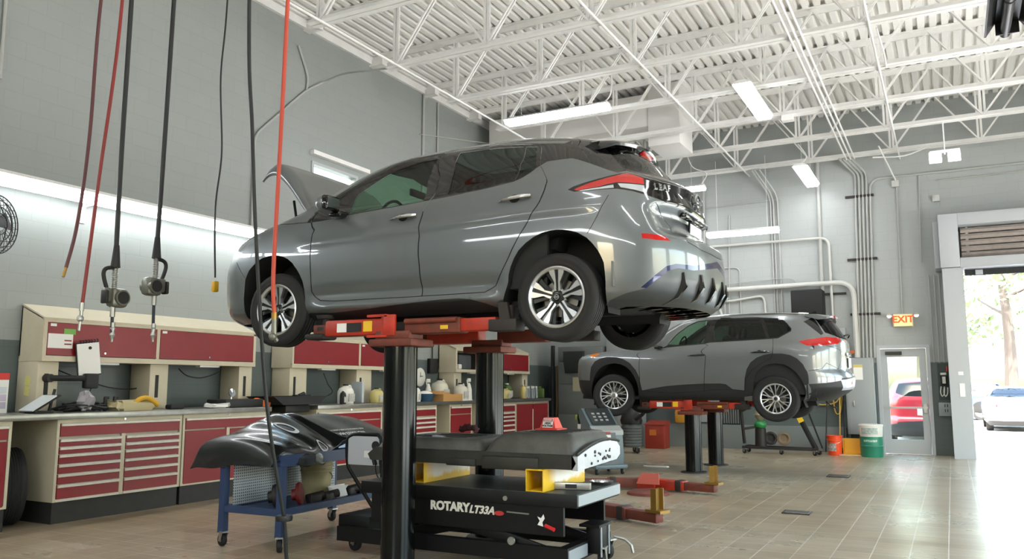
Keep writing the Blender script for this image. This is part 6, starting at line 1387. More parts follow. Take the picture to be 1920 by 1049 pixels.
# on the shelf
p = CW(-.02, .12, .326); t = thing('pail', 'dirty cream plastic pail on the shelf of the blue cart', 'bucket', tuple(p)); M_dirty = mat('dirty_cream_plastic', (178, 168, 128), .5, noise=(5, .5, (132, 120, 84)))
b = B(); b.lathe([(.001, .004), (.125, 0), (.128, .02), (.15, .26), (.158, .262), (.158, .28), (.15, .282), (.152, .30), (.16, .302), (.16, .32), (.152, .322), (.154, .35), (.160, .352), (.160, .365), (.148, .365), (.12, .01)], p, n=36); b.obj('shell', M_dirty, t)
B().tube([p + Vector((.155 * math.cos(a), .155 * math.sin(a), .27 - .10 * math.sin(a))) for a in np.linspace(0, PI, 11)], .004, n=6).obj('bail', M_chromed, t)
rng = random.Random(21)
def rotor(y, x, lb, red=False):
    p = CW(x, y, .325 + .11); t = thing('brake_part', lb, 'car part', tuple(p), 'loose parts on the cart shelf'); ax = (math.cos(CA + .5), math.sin(CA + .5), .15)
    b = B(); b.lathe([(.001, -.05), (.05, -.05), (.055, 0), (.10, .0), (.105, .012), (.105, .03), (.1, .035), (.001, .035)], p, ax, 24); b.obj('disc', M_ldark if not red else mat('rusty_red', (110, 34, 28), .5), t)
rotor(-.60, .10, 'dark round brake part lying at the near end of the cart shelf'); rotor(-.38, .18, 'reddish round part on the cart shelf next to the dark one', True)
for y, x, lb in ((-.20, .22, 'small dark bracket on the cart shelf left of the pail'), (-.04, .27, 'black knobbly casting in front of the pail on the cart shelf'), (.40, .18, 'dark hose piece on the cart shelf right of the pail'), (.60, .16, 'black cylinder lying at the far end of the cart shelf')):
    p = CW(x, y, .33); b = B(); b.box(p + Vector((0, 0, .045)), (.09, .13, .09), rz=CA + rng.uniform(-.5, .5), bev=.02); b.cyl(p + Vector((-.03, -.06, .05)), p + Vector((.03, .09, .075)), .04, n=14); tag(b.obj('metal_part', M_ldark), lb, 'car part', 'loose parts on the cart shelf')
b = B(); p = CW(.20, .17, .328); b.box(p + Vector((0, 0, .06)), (.05, .26, .12), rz=CA, bev=.02); b.v = [(x + rng.uniform(-.02, .02), y + rng.uniform(-.02, .02), max(.33, z + rng.uniform(-.02, .02))) for x, y, z in b.v]; tag(b.obj('plastic_wrap', M_paper), 'crumpled white wrapping in front of the pail on the cart shelf', 'wrapping')
# ================================================================ hoses and cords hanging from the ceiling
M_hred = mat('red_rubber_hose', (132, 42, 36), .5); M_hdred = mat('dark_red_hose', (84, 40, 42), .5); M_hor = mat('orange_red_hose', (186, 72, 52), .5)
ZC = 7.44
def hang(pts, r): return B().tube(pts, r, n=10, smooth=8)
t = thing('air_hose', 'dark red hose with a brass tip, leftmost of the hanging hoses', 'hose', (-6.5, 4.42, ZC), 'hanging hoses'); hang([(-6.5, 4.56, ZC), (-6.5, 4.41, 4.9), (-6.52, 4.40, 3.6), (-6.5, 4.33, 2.8), (-6.5, 4.255, 2.40)], .015).obj('hose', M_hdred, t); B().tube([(-6.5, 4.26, 2.42), (-6.5, 4.236, 2.32)], .013, n=10).obj('tip', M_brass, t)
t = thing('air_hose', 'red hose ending in a metal coupler, left of the two fluid guns', 'hose', (-6.5, 4.6, ZC), 'hanging hoses'); hang([(-6.5, 4.60, ZC), (-6.5, 4.615, 4.9), (-6.5, 4.50, 3.2), (-6.5, 4.43, 2.2), (-6.5, 4.42, 2.06)], .015).obj('hose', M_hred, t); b = B(); b.tube([(-6.5, 4.422, 2.12), (-6.5, 4.42, 2.05)], .02, n=10); b.tube([(-6.5, 4.42, 2.05), (-6.5, 4.42, 2.01)], .014).ball((-6.5, 4.415, 1.985), .032, 10, (.6, 1, 1)).tube([(-6.5, 4.415, 1.96), (-6.5, 4.41, 1.88)], .012); b.obj('coupler', M_chromed, t)
M_gun = mat('cast_grey_metal', (118, 118, 108), .4, .5)
def gun(x, y, ztop, label, pts, mir, zb):
    """hose, boot, spring, metered gun with trigger guard, thin wand and nozzle"""
    t = thing('fluid_gun', label, 'fluid gun', (x, y, zb), 'hanging fluid guns'); hang(pts, .021).obj('hose', M_hose, t)
    z = ztop; B().tube([(x, y, z), (x, y, z - .20)], [.024, .042], n=14).obj('boot', M_black, t)
    b = B(); [b.lathe([(.022, -.004), (.027, 0), (.022, .004)], (x, y, z - .21 - .016 * k), n=14) for k in range(12)]; b.cyl((x, y, z - .2), (x, y, z - .42), .016); b.obj('spring', M_chromed, t)
    b = B(); b.tube([(x, y, z - .20), (x, y + mir * .09, z - .22), (x, y + mir * .11, z - .28), (x, y + mir * .07, z - .40)], .018, n=10, smooth=4); b.obj('trigger_guard', M_black, t)
    b = B(); b.box((x, y - mir * .035, z - .47), (.12, .16, .17), bev=.035).cyl((x - .07, y - mir * .04, z - .47), (x + .08, y - mir * .04, z - .47), .07, n=20).box((x, y + mir * .07, z - .45), (.07, .07, .13), bev=.02); b.obj('gun_body', M_gun, t)
    B().cyl((x + .08, y - mir * .04, z - .47), (x + .085, y - mir * .04, z - .47), .055, n=20).obj('meter', M_black, t); B().box((x + .02, y + mir * .10, z - .47), (.08, .03, .12), bev=.012).obj('trigger', M_black, t)
    b = B(); b.cyl((x, y, z - .55), (x, y, z - .64), .022); b.cyl((x, y + .01, zb + .13), (x, y + .01, zb + .17), .02); b.obj('swivel', M_chromed, t); B().tube([(x, y, z - .62), (x, y + .005, z - .8), (x, y + .01, zb + .14)], .014, n=10).obj('wand', mat('blue_black_rubber', (34, 40, 52), .5), t)
    b = B(); b.lathe([(.012, .14), (.022, .12), (.016, .09), (.024, .06), (.012, .03), (.010, 0)], (x, y + .01, zb), n=14); b.obj('nozzle', M_chromed, t)
gun(-6.5, 4.715, 2.66, 'left fluid gun hanging on a black hose above the first overhead cabinet', [(-6.5, 4.71, ZC), (-6.5, 4.709, 4.9), (-6.5, 4.705, 3.5), (-6.5, 4.712, 2.62)], -1, 1.80)
gun(-6.5, 5.135, 2.80, 'right fluid gun hanging on a black hose, its trigger loop to the right', [(-6.5, 5.19, ZC), (-6.5, 5.17, 5.1), (-6.5, 5.15, 3.5), (-6.5, 5.135, 2.76)], 1, 1.82)
t = thing('power_cord', 'thin black hanging cord with a yellow socket on its end', 'cord', (-6.5, 5.84, ZC)); hang([(-6.5, 5.85, ZC), (-6.5, 5.83, 5.4), (-6.51, 5.80, 4.6), (-6.49, 5.84, 3.8), (-6.5, 5.80, 3.2), (-6.5, 5.84, 2.5)], .009).obj('cord', M_hose, t); b = B(); b.box((-6.5, 5.845, 2.41), (.05, .06, .11), bev=.012); b.obj('socket', mat('yellow_plug', (230, 180, 30), .45), t)
t = thing('exhaust_hose', 'long black hose hanging to the floor in front of the blue cart', 'hose', (-4.5, 4.3, ZC), 'hanging hoses'); hang([(-4.5, 4.18, ZC), (-4.5, 4.245, 4.3), (-4.5, 4.33, 3.3), (-4.5, 4.41, 2.5), (-4.5, 4.58, 1.3), (-4.5, 4.80, .44), (-4.5, 4.85, .12), (-4.46, 4.9, .03), (-4.3, 5.0, .02)], .014).obj('hose', M_hose, t); B().lathe([(.014, -.02), (.06, -.02), (.065, 0), (.06, .02), (.014, .02)], (-4.5, 4.805, .43), n=24).obj('stop_ring', M_black, t)
t = thing('air_hose', 'orange red hose hanging in front of the hatchback front wheel, metal coupler below', 'hose', (-4.5, 4.64, ZC), 'hanging hoses'); hang([(-4.5, 4.68, ZC), (-4.5, 4.645, 4.5), (-4.5, 4.62, 3.2), (-4.5, 4.60, 2.3), (-4.5, 4.625, 1.95)], .016).obj('hose', M_hor, t); b = B(); b.m = 0; b.tube([(-4.5, 4.624, 1.97), (-4.5, 4.626, 1.92)], .022); b.m = 1; b.tube([(-4.5, 4.626, 1.92), (-4.5, 4.632, 1.80)], .02).ball((-4.5, 4.615, 1.785), .03, 10).tube([(-4.5, 4.63, 1.79), (-4.5, 4.66, 1.755)], .017); b.obj('coupler', [M_brass, M_gun], t)
# ================================================================ along the back wall
M_pipe = mat('wall_painted_pipe', (172, 174, 170), .45); M_pipel = mat('light_painted_pipe', (196, 197, 192), .4)
M_gcab = mat('grey_enamel_cabinet', (112, 116, 114), .45, noise=(3, .3, (96, 100, 98))); M_gpan = mat('grey_electrical_enamel', (150, 155, 156), .42)
YW = YB - .03
def pipe(label, pts, r, m=None, sm=0, name='conduit', group='conduits on the back wall'):
    return tag(B().tube(pts, r, n=10, smooth=sm).obj(name, m or M_pipe), label, 'conduit' if name == 'conduit' else 'pipe', group)
def bend(pts, rad, k=6):
    """polyline with rounded corners"""
    P = [Vector(p) for p in pts]; out = [P[0]]
    for i in range(1, len(P) - 1):
        a, b, c = P[i - 1], P[i], P[i + 1]; u = (a - b).normalized(); v = (c - b).normalized(); r = min(rad, (a - b).length * .49, (c - b).length * .49)
        out += [(b + u * r) * (1 - t) ** 2 + b * 2 * t * (1 - t) + (b + v * r) * t * t for t in [q / k for q in range(k + 1)]]
    return out + [P[-1]]
for x, lb in ((-3.43, 'left conduit of the close trio behind the silver car'), (-3.37, 'middle conduit of the close trio behind the silver car'), (-3.27, 'right conduit of the trio behind the silver car')):
    pipe(lb, bend([(x, YW, 1.3), (x - .02, YW, 5.75), (x - .30, 18.6, 6.28)], .2), .02)
for k, x in enumerate((-1.62, -1.545, -1.47, -1.395, -1.32)):
    pipe('vertical conduit above the grey electrical panel, ' + ['leftmost of five', 'second from the left of five', 'middle of five', 'fourth from the left of five', 'rightmost of five'][k], bend([(x - .10, YW, 2.01), (x, YW, 5.85), (x + (0 if k < 4 else 0), YW, 6.05), (x - .25, 18.6, 6.30)] if k < 4 else [(x - .10, YW, 2.01), (x, YW, 5.9), (1.9, YW, 5.9)], .22), .022)
pipe('thick vertical pipe behind the black wall box', [(-2.42, YW - .02, 2.6), (-2.39, YW - .02, 6.4)], .045, name='pipe')
pipe('upper wall pipe with a bend down at its right end', bend([(-4.9, YW - .04, 4.68), (-2.22, YW - .04, 4.68), (-2.22, YW - .04, 2.5)], .22), .03, M_pipel, name='pipe')
pipe('thickest wall pipe, running right and bending down to the grey electrical panel', bend([(-5.2, YW - .09, 3.62), (-1.76, YW - .09, 3.66), (-1.76, YW - .09, 2.01)], .36, 9), .055, M_pipel, name='pipe')
pipe('thin dark high rod on the back wall left of the conduit trio', [(-5.1, YW, 5.62), (-3.2, YW, 5.66)], .014)
pipe('tall slim conduit on the back wall left of the trio, reaching the ceiling', [(-4.50, YW, 2.2), (-4.40, YW, 5.4)], .017)
pipe('tall conduit on the back wall seen just right of the hatchback bumper', [(-5.02, YW - .05, 2.0), (-4.98, YW - .05, 6.4)], .03)
pipe('hooked conduit behind the silver car roof, upper one', bend([(-4.65, YW, 4.15), (-4.20, YW, 4.15), (-4.21, YW, 2.6)], .16), .016)
pipe('hooked conduit nearest the hatchback bumper', bend([(-4.75, YW, 3.95), (-4.56, YW, 3.9), (-4.58, YW, 2.6)], .12), .016)
pipe('thin sagging line across the conduit trio', [(-4.6, YW - .03, 3.76), (-3.9, YW - .03, 3.80), (-3.1, YW - .03, 3.82), (-2.95, YW - .03, 3.70)], .010, M_pipe, 4)
pipe('low hooked pipe above the silver car roof', bend([(-4.8, YW - .03, 3.38), (-4.45, YW - .03, 3.36), (-3.66, YW - .03, 3.46), (-3.62, YW - .03, 2.4)], .16), .026, M_pipel)
pipe('short bent pipe at the hatchback rear tyre', bend([(-5.2, YW - .03, 3.38), (-4.72, YW - .03, 3.40), (-4.58, YW - .03, 2.7)], .3), .03, M_pipel)
pipe('conduit rising from the exit sign', [(-.84, YW, 2.92), (-.80, YW, 5.72)], .014)
pipe('conduit running along the top of the back wall above the bay door', [(-.05, YW, 5.72), (2.0, YW, 5.74)], .014)
pipe('conduit dropping left of the bay door', [(-.42, YW, 4.0), (-.36, YW, 5.86)], .012)
for k, x in enumerate((-.30, -.20, -.11)): pipe('thin conduit above the dark panel by the bay casing, ' + ['left of three', 'middle of three', 'right of three'][k], [(x, YW, 1.89), (x, YW, 3.72)], .012)
pipe('white conduit dropping at a slant from the joists to a junction box', [(-1.05, 18.2, 6.36), (-.80, YW - .02, 5.80)], .015, M_white)
for x, z, lb in ((-.82, 5.74, 'small square junction box above the exit sign conduit'), (-.06, 5.34, 'small square junction box right of the exit sign conduit')):
    tag(B().span((x - .07, YB - .08, z - .07), (x + .07, YB - .005, z + .07), bev=.008).obj('junction_box', M_pipel), lb, 'junction box', 'junction boxes')
for x0, x1, z, lb in ((-1.84, -1.26, 5.55, 'top strut across the five conduits'), (-1.86, -1.26, 4.15, 'middle strut across the five conduits'), (-1.86, -1.26, 2.95, 'bottom strut across the five conduits'), (-2.4, -1.92, 3.42, 'short strut right of the black wall box')):
    tag(B().span((x0, YB - .05, z - .025), (x1, YB - .005, z + .025)).obj('strut_channel', M_ldark), lb, 'strut')
tag(B().span((-3.02, YB - .48, 2.93), (-2.36, YB - .02, 3.50), bev=.03).obj('speaker', mat('black_grille', (22, 23, 23), .7, bump=(220, .6))), 'black boxy wall unit above the silver car roof', 'speaker')
tag(B().span((-2.30, YB - .16, 2.1), (-1.97, YB - .012, 2.66), bev=.01).obj('junction_cabinet', M_gpan), 'small grey wall box behind the silver car tail', 'electrical box')
tag(B().span((-2.02, YB - .18, 2.10), (-1.80, YB - .10, 2.17)).obj('orange_block', mat('orange_brown', (170, 92, 48), .6)), 'orange brown block above the electrical panel behind the silver car tail', 'block')
t = thing('electrical_panel', 'tall grey electrical panel with a paper notice, left of the exit door', 'electrical panel', (-1.7, YB - .16, .38)); B().span((-2.0, YB - .32, .40), (-1.44, YB - .005, 2.0), bev=.008).obj('cabinet', M_gpan, t); B().span((-1.97, YB - .33, .44), (-1.47, YB - .321, 1.96), bev=.003).obj('door', M_gpan, t); B().span((-1.83, YB - .335, 1.54), (-1.65, YB - .331, 1.86)).obj('notice', M_paper, t); b = B(); b.span((-1.83, YB - .337, 1.80), (-1.65, YB - .3355, 1.86)); b.obj('notice_header', mat('pale_yellow_paper', (216, 196, 120), .7), t); B().span((-1.87, YB - .35, .98), (-1.84, YB - .331, 1.10), bev=.005).obj('latch', M_chromed, t)
b = B(); b.span((-2.0, YB - .32, .01), (-1.95, YB - .02, .40)).span((-1.49, YB - .32, .01), (-1.44, YB - .02, .40)).span((-1.95, YB - .06, .01), (-1.49, YB - .02, .40)); b.obj('stand', mat('dark_stand', (52, 58, 58), .6), t)
tag(B().span((-1.432, YB - .08, .6), (-1.395, YB - .03, 1.9)).obj('wireway', mat('slate_wireway', (88, 96, 100), .5)), 'slim dark vertical wireway between the electrical panel and the exit door', 'wireway')
# exit sign
t = thing('exit_sign', 'lit exit sign with twin lamp heads above the glass door', 'exit sign', (-.84, YB - .05, 2.65)); B().span((-1.02, YB - .09, 2.65), (-.64, YB - .005, 2.92), bev=.008).obj('case', mat('exit_sign_case', (222, 208, 172), .5), t)
B().span((-1.0, YB - .094, 2.67), (-.66, YB - .0905, 2.90)).obj('face', mat('lit_exit_face', (240, 190, 130), .5, emit=.55), t); text(None, 'EXIT', .20, mat('lit_exit_red', (226, 70, 34), .5, emit=.6), (-.83, YB - .098, 2.80), (1, 0, 0), (0, 0, 1), t, bold=.006)
for s in (-1, 1):
    x = -.83 + s * .26; b = B(); b.cyl((x, YB - .12, 2.88), (x, YB - .04, 2.90), .055, .035, n=20); b.cyl((x - s * .07, YB - .05, 2.86), (x, YB - .05, 2.88), .015); h = b.obj('lamp_head', mat('lamp_head_grey', (196, 190, 176), .4), t); B().cyl((x, YB - .124, 2.88), (x, YB - .121, 2.88), .045, n=20).obj('lamp_glass', M_clear, h)
# switch panel by the bay door
t = thing('switch_panel', 'dark wall panel with a dispenser and outlet box, right of the exit door', 'switch panel', (-.12, YB - .02, .8)); B().span((-.25, YB - .02, 1.12), (-.05, YB - .003, 1.87)).obj('board', mat('dark_green_board', (52, 66, 62), .5), t)
B().span((-.09, YB - .07, 1.70), (-.055, YB - .02, 1.82), bev=.006).obj('red_switch', M_red, t); b = B(); b.span((-.20, YB - .10, 1.42), (-.08, YB - .02, 1.56), bev=.01).span((-.21, YB - .11, 1.56), (-.07, YB - .02, 1.62), bev=.01); b.obj('dispenser', M_black, t); b = B(); b.span((-.17, YB - .12, 1.46), (-.11, YB - .10, 1.60)).span((-.2, YB - .09, 1.63), (-.09, YB - .02, 1.68), bev=.01); b.obj('dispenser_cap', M_wplastic, t)
b = B(); 
for q in (0, .06): b.tube([(-.20 + q, YB - .05, 1.40), (-.215 + q, YB - .06, 1.28), (-.19 + q, YB - .06, 1.20), (-.15 + q, YB - .06, 1.26), (-.14 + q, YB - .05, 1.38)], .010, smooth=5, n=8)
b.obj('coiled_cord', M_wplastic, t); B().span((-.27, YB - .12, .80), (-.04, YB - .003, 1.07), bev=.01).obj('outlet_box', M_gpan, t); b = B()
for z in (.88, .98): b.span((-.16, YB - .124, z), (-.145, YB - .12, z + .06)).span((-.115, YB - .124, z), (-.10, YB - .12, z + .06))
b.obj('outlet_slot', M_black, t)
# ledge at the foot of the wall
structure(B().span((XL_WALL + .02, YB - .12, 0), (-2.06, YB - .003, .53)).obj('trim_3', mat('grey_ledge_paint', (120, 126, 124), .5)))
# tall cabinet, broom
t = thing('steel_cabinet', 'tall dark grey steel cabinet in the far left corner', 'cabinet', (-7.9, 18.75, 0)); B().span((-8.52, 18.42, .002), (-7.34, 19.06, 2.36), bev=.01).obj('body', M_gcab, t)
for z0, z1 in ((.04, .72), (.74, 1.44), (1.46, 1.98), (2.0, 2.34)): B().span((-8.49, 18.405, z0), (-7.37, 18.419, z1), bev=.003).obj('door', M_gcab, t)
B().span((-8.12, 18.398, 1.28), (-7.92, 18.404, 1.62)).obj('paper_notice', mat('aged_paper', (176, 168, 140), .7), t)
b = B(); b.prism([(0, .62), (-.16, .62), (-.16, .42), (-.05, .1), (0, .1)], (-8.3, 18.404, 1.62), (0, 1, 0), (0, 0, 1), (.5, 0, 0)); b.obj('paper_dispenser', mat('dark_dispenser', (48, 52, 50), .4), t)
tag(B().span((-7.28, 18.5, .002), (-6.5, 19.06, 2.75), bev=.01).obj('steel_locker', M_gpan), 'pale grey steel locker right of the dark corner cabinet', 'cabinet')
for x, r, m, lb, c in ((-8.72, .05, M_black, 'dark standing pipe in the far left corner', 'pipe'), (-8.60, .035, mat('worn_wood', (120, 100, 74), .8), 'worn wooden pole standing beside the dark corner cabinet', 'pole')):
    tag(B().cyl((x, 18.5, .01), (x, 18.56, 2.4 if r == .05 else 1.9), r, n=12).obj('standing_pole', m), lb, c)
# air conditioning service machine
M_acb = mat('slate_blue_plastic', (92, 108, 114), .42); M_acg = mat('pale_grey_plastic', (150, 152, 150), .4)
t = thing('service_machine', 'slate blue wheeled air conditioning machine with a sloped screen panel', 'machine', (-5.1, 12.95, 0))
y0, y1 = 12.66, 13.18
b = B(); b.prism([(-5.22, .14), (-4.72, .14), (-4.70, .30), (-4.74, .68), (-4.86, .76), (-5.20, 1.04), (-5.28, 1.02), (-5.30, .92), (-5.14, .62)], (0, y0, 0), (1, 0, 0), (0, 0, 1), (0, y1 - y0, 0)); b.obj('body', M_acb, t)
b = B(); b.prism([(-4.86, .765), (-4.735, .69), (-4.725, .62), (-4.75, .62), (-4.87, .70)], (0, y0 - .012, 0), (1, 0, 0), (0, 0, 1), (0, y1 - y0 + .024, 0)); b.obj('front_lip', M_acg, t)
b = B(); b.prism([(-5.17, 1.032), (-4.87, .785), (-4.865, .795), (-5.165, 1.042)], (0, y0 + .05, 0), (1, 0, 0), (0, 0, 1), (0, y1 - y0 - .1, 0)); p = b.obj('screen_panel', mat('dark_screen', (40, 46, 48), .25), t)
b = B(); [b.box((-5.05 + .06 * i, y0 + .14 + .1 * j, .955 - .05 * i), (.035, .05, .01), rot=Matrix.Rotation(.69, 3, 'Y')) for i in range(3) for j in range(3)]; b.obj('button', M_acg, p)
b = B(); b.prism([(-.16, -.3), (.16, -.3), (.12, .20), (-.12, .20)], (-4.708, (y0 + y1) / 2, .46), (0, 1, 0), (-.105, 0, 1), (.012, 0, 0)); b.obj('front_panel', mat('dark_slate_plastic', (58, 68, 72), .4), t)
for z in (.24, .32): B().box((-4.69, (y0 + y1) / 2, z), (.02, .24, .03)).obj('vent_slot', M_black, t)
b = B(); b.prism([(-.055, .0), (.0, -.05), (.055, 0), (.06, .17), (-.06, .17)], (-4.698, (y0 + y1) / 2 - .03, .46), (0, 1, 0), (-.105, 0, 1), (.012, 0, 0)); b.obj('gauge_window', M_wplastic, t); B().box((-4.715, (y0 + y1) / 2 - .03, .655), (.04, .11, .04), bev=.008).obj('red_cap', mat('dark_red_cap', (130, 50, 44), .4), t)
B().span((-5.26, y0 - .03, .09), (-4.62, y1 + .03, .16), bev=.02).obj('base', M_acb, t)
for x, y in ((-4.70, y0 + .03), (-4.70, y1 - .03), (-5.18, y0 + .03), (-5.18, y1 - .03)): caster(t, x, y, .05, .035, .8, .10)
b = B(); rng = random.Random(15)
for k in range(4): b.tube([(-5.26, y0 + .06 + .05 * k, .98), (-5.42 - .02 * k, y0 + .05 + .05 * k, .92), (-5.44, y0 + .08, .76 - .03 * k), (-5.32, y0 + .1, .66)], .014, smooth=5, n=8)
b.obj('service_hose', M_black, t); b = B(); b.box((-5.50, y0 + .06, .88), (.03, .05, .09), bev=.01); b.obj('green_tag', mat('lime_tag', (170, 184, 70), .5), t); B().box((-5.24, y0 - .02, .70), (.06, .03, .16)).obj('white_label', M_paper, t)
t.rotation_euler = (0, 0, -.72); t.location = (-5.22, 12.92, 0)
# shop vacuum, waste can, yellow jug
t = thing('shop_vacuum', 'grey ribbed shop vacuum with a black head behind the service machine', 'vacuum', (-6.1, 16.9, 0)); b = B(); b.lathe([(.001, .12), (.2, .12)] + [(.21 + .012 * (k % 2), .14 + .03 * k) for k in range(15)] + [(.2, .60), (.001, .60)], (-6.1, 16.9, 0), n=28); b.obj('drum', mat('grey_ribbed_plastic', (86, 92, 92), .5), t); b = B(); b.lathe([(.001, .60), (.22, .60), (.24, .68), (.2, .80), (.1, .92), (.001, .95)], (-6.1, 16.9, 0), n=24); b.tube([(-5.95, 16.75, .7), (-5.75, 16.7, .85), (-5.72, 16.7, .98), (-5.9, 16.7, 1.02)], .04, smooth=5); b.obj('motor_head', M_black, t)
for x, y in ((-6.28, 16.75), (-5.92, 16.75), (-6.1, 17.1)): caster(t, x, y, .06, .04, .5, .13)
t = thing('waste_can', 'red oily waste can with a sloped lid and a yellow label on the ledge side', 'waste can', (-6.02, 18.4, 0)); B().span((-6.25, 18.2, .002), (-5.79, 18.6, .52), bev=.015).obj('bin', mat('dull_red_enamel', (142, 46, 32), .5), t); b = B(); b.prism([(0, 0), (.42, 0), (.42, .10), (0, .02)], (-6.26, 18.19, .521), (0, 1, 0), (0, 0, 1), (.48, 0, 0)); b.obj('lid', mat('dull_red_enamel', (142, 46, 32), .5), t); B().box((-6.06, 18.195, .36), (.16, .004, .13)).obj('label', mat('orange_label', (200, 110, 40), .5), t)
tag(B().span((-5.75, 18.85, .55), (-5.5, 19.06, .86), bev=.05).obj('yellow_canister', mat('amber_plastic', (186, 134, 42), .5)), 'amber yellow canister on the ledge right of the red waste can', 'canister')
t = thing('hatch', 'pale grey wall hatch behind the left post under the silver car', 'hatch', (-5.3, YB - .03, .58)); B().span((-5.46, YB - .05, .58), (-5.05, YB - .003, 1.08)).obj('frame', M_gpan, t); B().span((-5.41, YB - .056, .64), (-5.10, YB - .051, 1.03)).obj('panel', M_acg, t)
t = thing('louvre', 'dark louvred wall grille between the posts under the silver car', 'vent', (-4.5, YB - .03, .54)); B().span((-4.75, YB - .03, .54), (-4.32, YB - .003, 1.0)).obj('back', M_black, t)
for k in range(8): B().span((-4.73 + .052 * k, YB - .055, .56), (-4.70 + .052 * k, YB - .031, .97)).obj('blade', M_gcab, t)
tag(B().span((-6.6, YB - .13, 1.02), (-4.2, YB - .02, 1.07)).obj('shelf', M_acg), 'thin pale shelf along the back wall behind the silver car posts', 'shelf')
# engine hoist
t = thing('engine_hoist', 'black engine hoist with a yellow label on its leaning boom under the silver car tail', 'hoist', (-3.2, 17.85, 0))
b = B(); beam(b, (-4.0, 17.9, .13), (-2.52, 17.9, .12), .05, .05); beam(b, (-4.0, 18.3, .13), (-2.52, 18.1, .12), .05, .05); beam(b, (-2.54, 17.85, .13), (-2.54, 18.2, .13), .05, .06); beam(b, (-3.95, 17.85, .13), (-3.95, 18.35, .13), .05, .05); b.obj('base_frame', M_ldark, t)
b = B(); beam(b, (-2.54, 18.0, .14), (-2.95, 18.05, 1.0), .09, .09); b.obj('boom', M_black, t); b = B(); beam(b, (-2.42, 18.1, .14), (-2.72, 18.12, 1.02), .03, .03); b.obj('brace', M_black, t); B().box((-2.83, 17.965, .76), (.11, .01, .2), rot=Matrix.Rotation(-.44, 3, 'Y')).obj('yellow_label', M_lab_y, t)
b = B(); beam(b, (-3.96, 17.95, .2), (-4.02, 17.98, .92), .05, .05); beam(b, (-4.0, 17.95, .5), (-3.66, 18.05, .56), .04, .05); beam(b, (-4.0, 17.95, .88), (-3.86, 17.95, .95), .06, .06); b.obj('upright', M_ldark, t)
for x, y in ((-3.95, 17.88), (-2.54, 17.88), (-3.95, 18.3), (-2.5, 18.2), (-3.2, 17.9)): caster(t, x, y, .05, .035, .6, .10)
t = thing('green_tank', 'bright green topped tank hung on the engine hoist, left end', 'tank', (-3.66, 18.05, .3)); B().ball((-3.64, 18.05, .60), .13, 12, (1, 1, .75)).obj('bulb', mat('bright_green', (40, 130, 70), .4), t); B().cyl((-3.64, 18.05, .14), (-3.64, 18.05, .52), .12, .11).obj('body', M_ldark, t); B().lathe([(.001, .98), (.05, .98), (.13, .80), (.06, .70), (.05, .66)], (-3.64, 18.05, 0), n=18).obj('funnel', mat('tin_funnel', (150, 144, 120), .4, .6), t)
for x, m, lb in ((-3.45, M_ldark, 'dark round drum leaning on the hoist base'), (-3.18, mat('tan_wood_drum', (112, 96, 74), .7), 'tan round drum leaning on the hoist base, right of the dark one')):
    b = B(); b.lathe([(.001, -.06), (.13, -.06), (.14, -.02), (.14, .05), (.10, .06), (.06, .03), (.001, .03)], (x, 18.12, .31), (.1, -1, .15), 28); tag(b.obj('brake_drum', m), lb, 'car part', 'drums on the hoist')
# brooms, hose
for x, m, lb in ((-2.16, mat('yellow_handle', (196, 160, 80), .5), 'yellow broom handle standing by the electrical panel'), (-2.07, M_black, 'dark mop handle standing right beside the yellow broom handle')):
    t = thing('broom', lb, 'broom', (x, 18.86, 0), 'brooms'); B().cyl((x - .01, 18.82, .10), (x + .03, 18.95, 1.35), .013, n=10).obj('handle', m, t); B().box((x - .01, 18.82, .06), (.09, .05, .11), bev=.01).obj('brush', M_black, t)
tag(B().tube([(-2.45, 18.8, .02), (-2.42, 18.85, .6), (-2.40, 18.95, 1.0), (-2.43, 18.95, 1.12), (-2.34, 18.93, 1.0), (-2.2, 18.9, .94)], .014, smooth=4).obj('hand_truck_bar', M_black), 'bent black rod standing right of the hoist boom', 'rod')
b = B()
for q in (-.055, -.02): b.tube([(-2.2, YB - .08 - q, 1.24), (-2.6, YB - .08 - q, 1.16), (-2.66, YB - .08 - q, 1.05), (-2.5, YB - .08 - q, 1.0), (-2.25, YB - .08 - q, 1.05), (-2.12, YB - .08 - q, 1.2), (-2.16, YB - .08 - q, .86), (-2.26, YB - .08 - q, .84), (-2.3, YB - .08 - q, 1.22)], .014, smooth=6, n=8)
tag(b.obj('air_line', mat('pale_yellow_hose', (196, 166, 84), .5)), 'looped pale yellow hose hung on the back wall under the silver car tail', 'hose')
# buckets by the exit
def bucket(name, x, y, z, r, h, m, label):
    t = thing(name, label, 'bucket', (x, y, z)); b = B(); b.lathe([(.001, .003), (r * .86, 0), (r * .88, .01), (r * .95, h * .72), (r * 1.02, h * .73), (r * 1.02, h * .78), (r * .97, h * .79), (r, h * .95), (r * 1.05, h * .96), (r * 1.05, h), (r * .95, h), (r * .84, .01)], (x, y, z), n=32); b.obj('shell', m, t)
    B().tube([(x + r * 1.03 * math.cos(a), y + r * 1.03 * math.sin(a), z + h * .85 - .1 * math.sin(-a)) for a in np.linspace(-PI, 0, 11)], .004, n=6).obj('bail', M_chromed, t); return t
t = bucket('bucket', -2.20, 18.26, .001, .15, .40, mat('orange_red_plastic', (232, 76, 28), .4), 'bright orange bucket with a printed label on the floor left of the dustpan'); b = B(); b.lathe([(.1435, .1), (.1465, .2)], (-2.20, 18.26, .001), n=32); b.smooth = True; o = len(b.v); b2 = B(); b2.add([(-2.20 + .1475 * math.cos(a), 18.26 + .1475 * math.sin(a), z) for a in np.linspace(-2.5, -1.3, 9) for z in (.09, .24)], [(2 * k, 2 * k + 2, 2 * k + 3, 2 * k + 1) for k in range(8)]); b2.obj('printed_label', mat('black_white_print', (210, 200, 190), .5, noise=(24, 1, (50, 44, 42))), t)
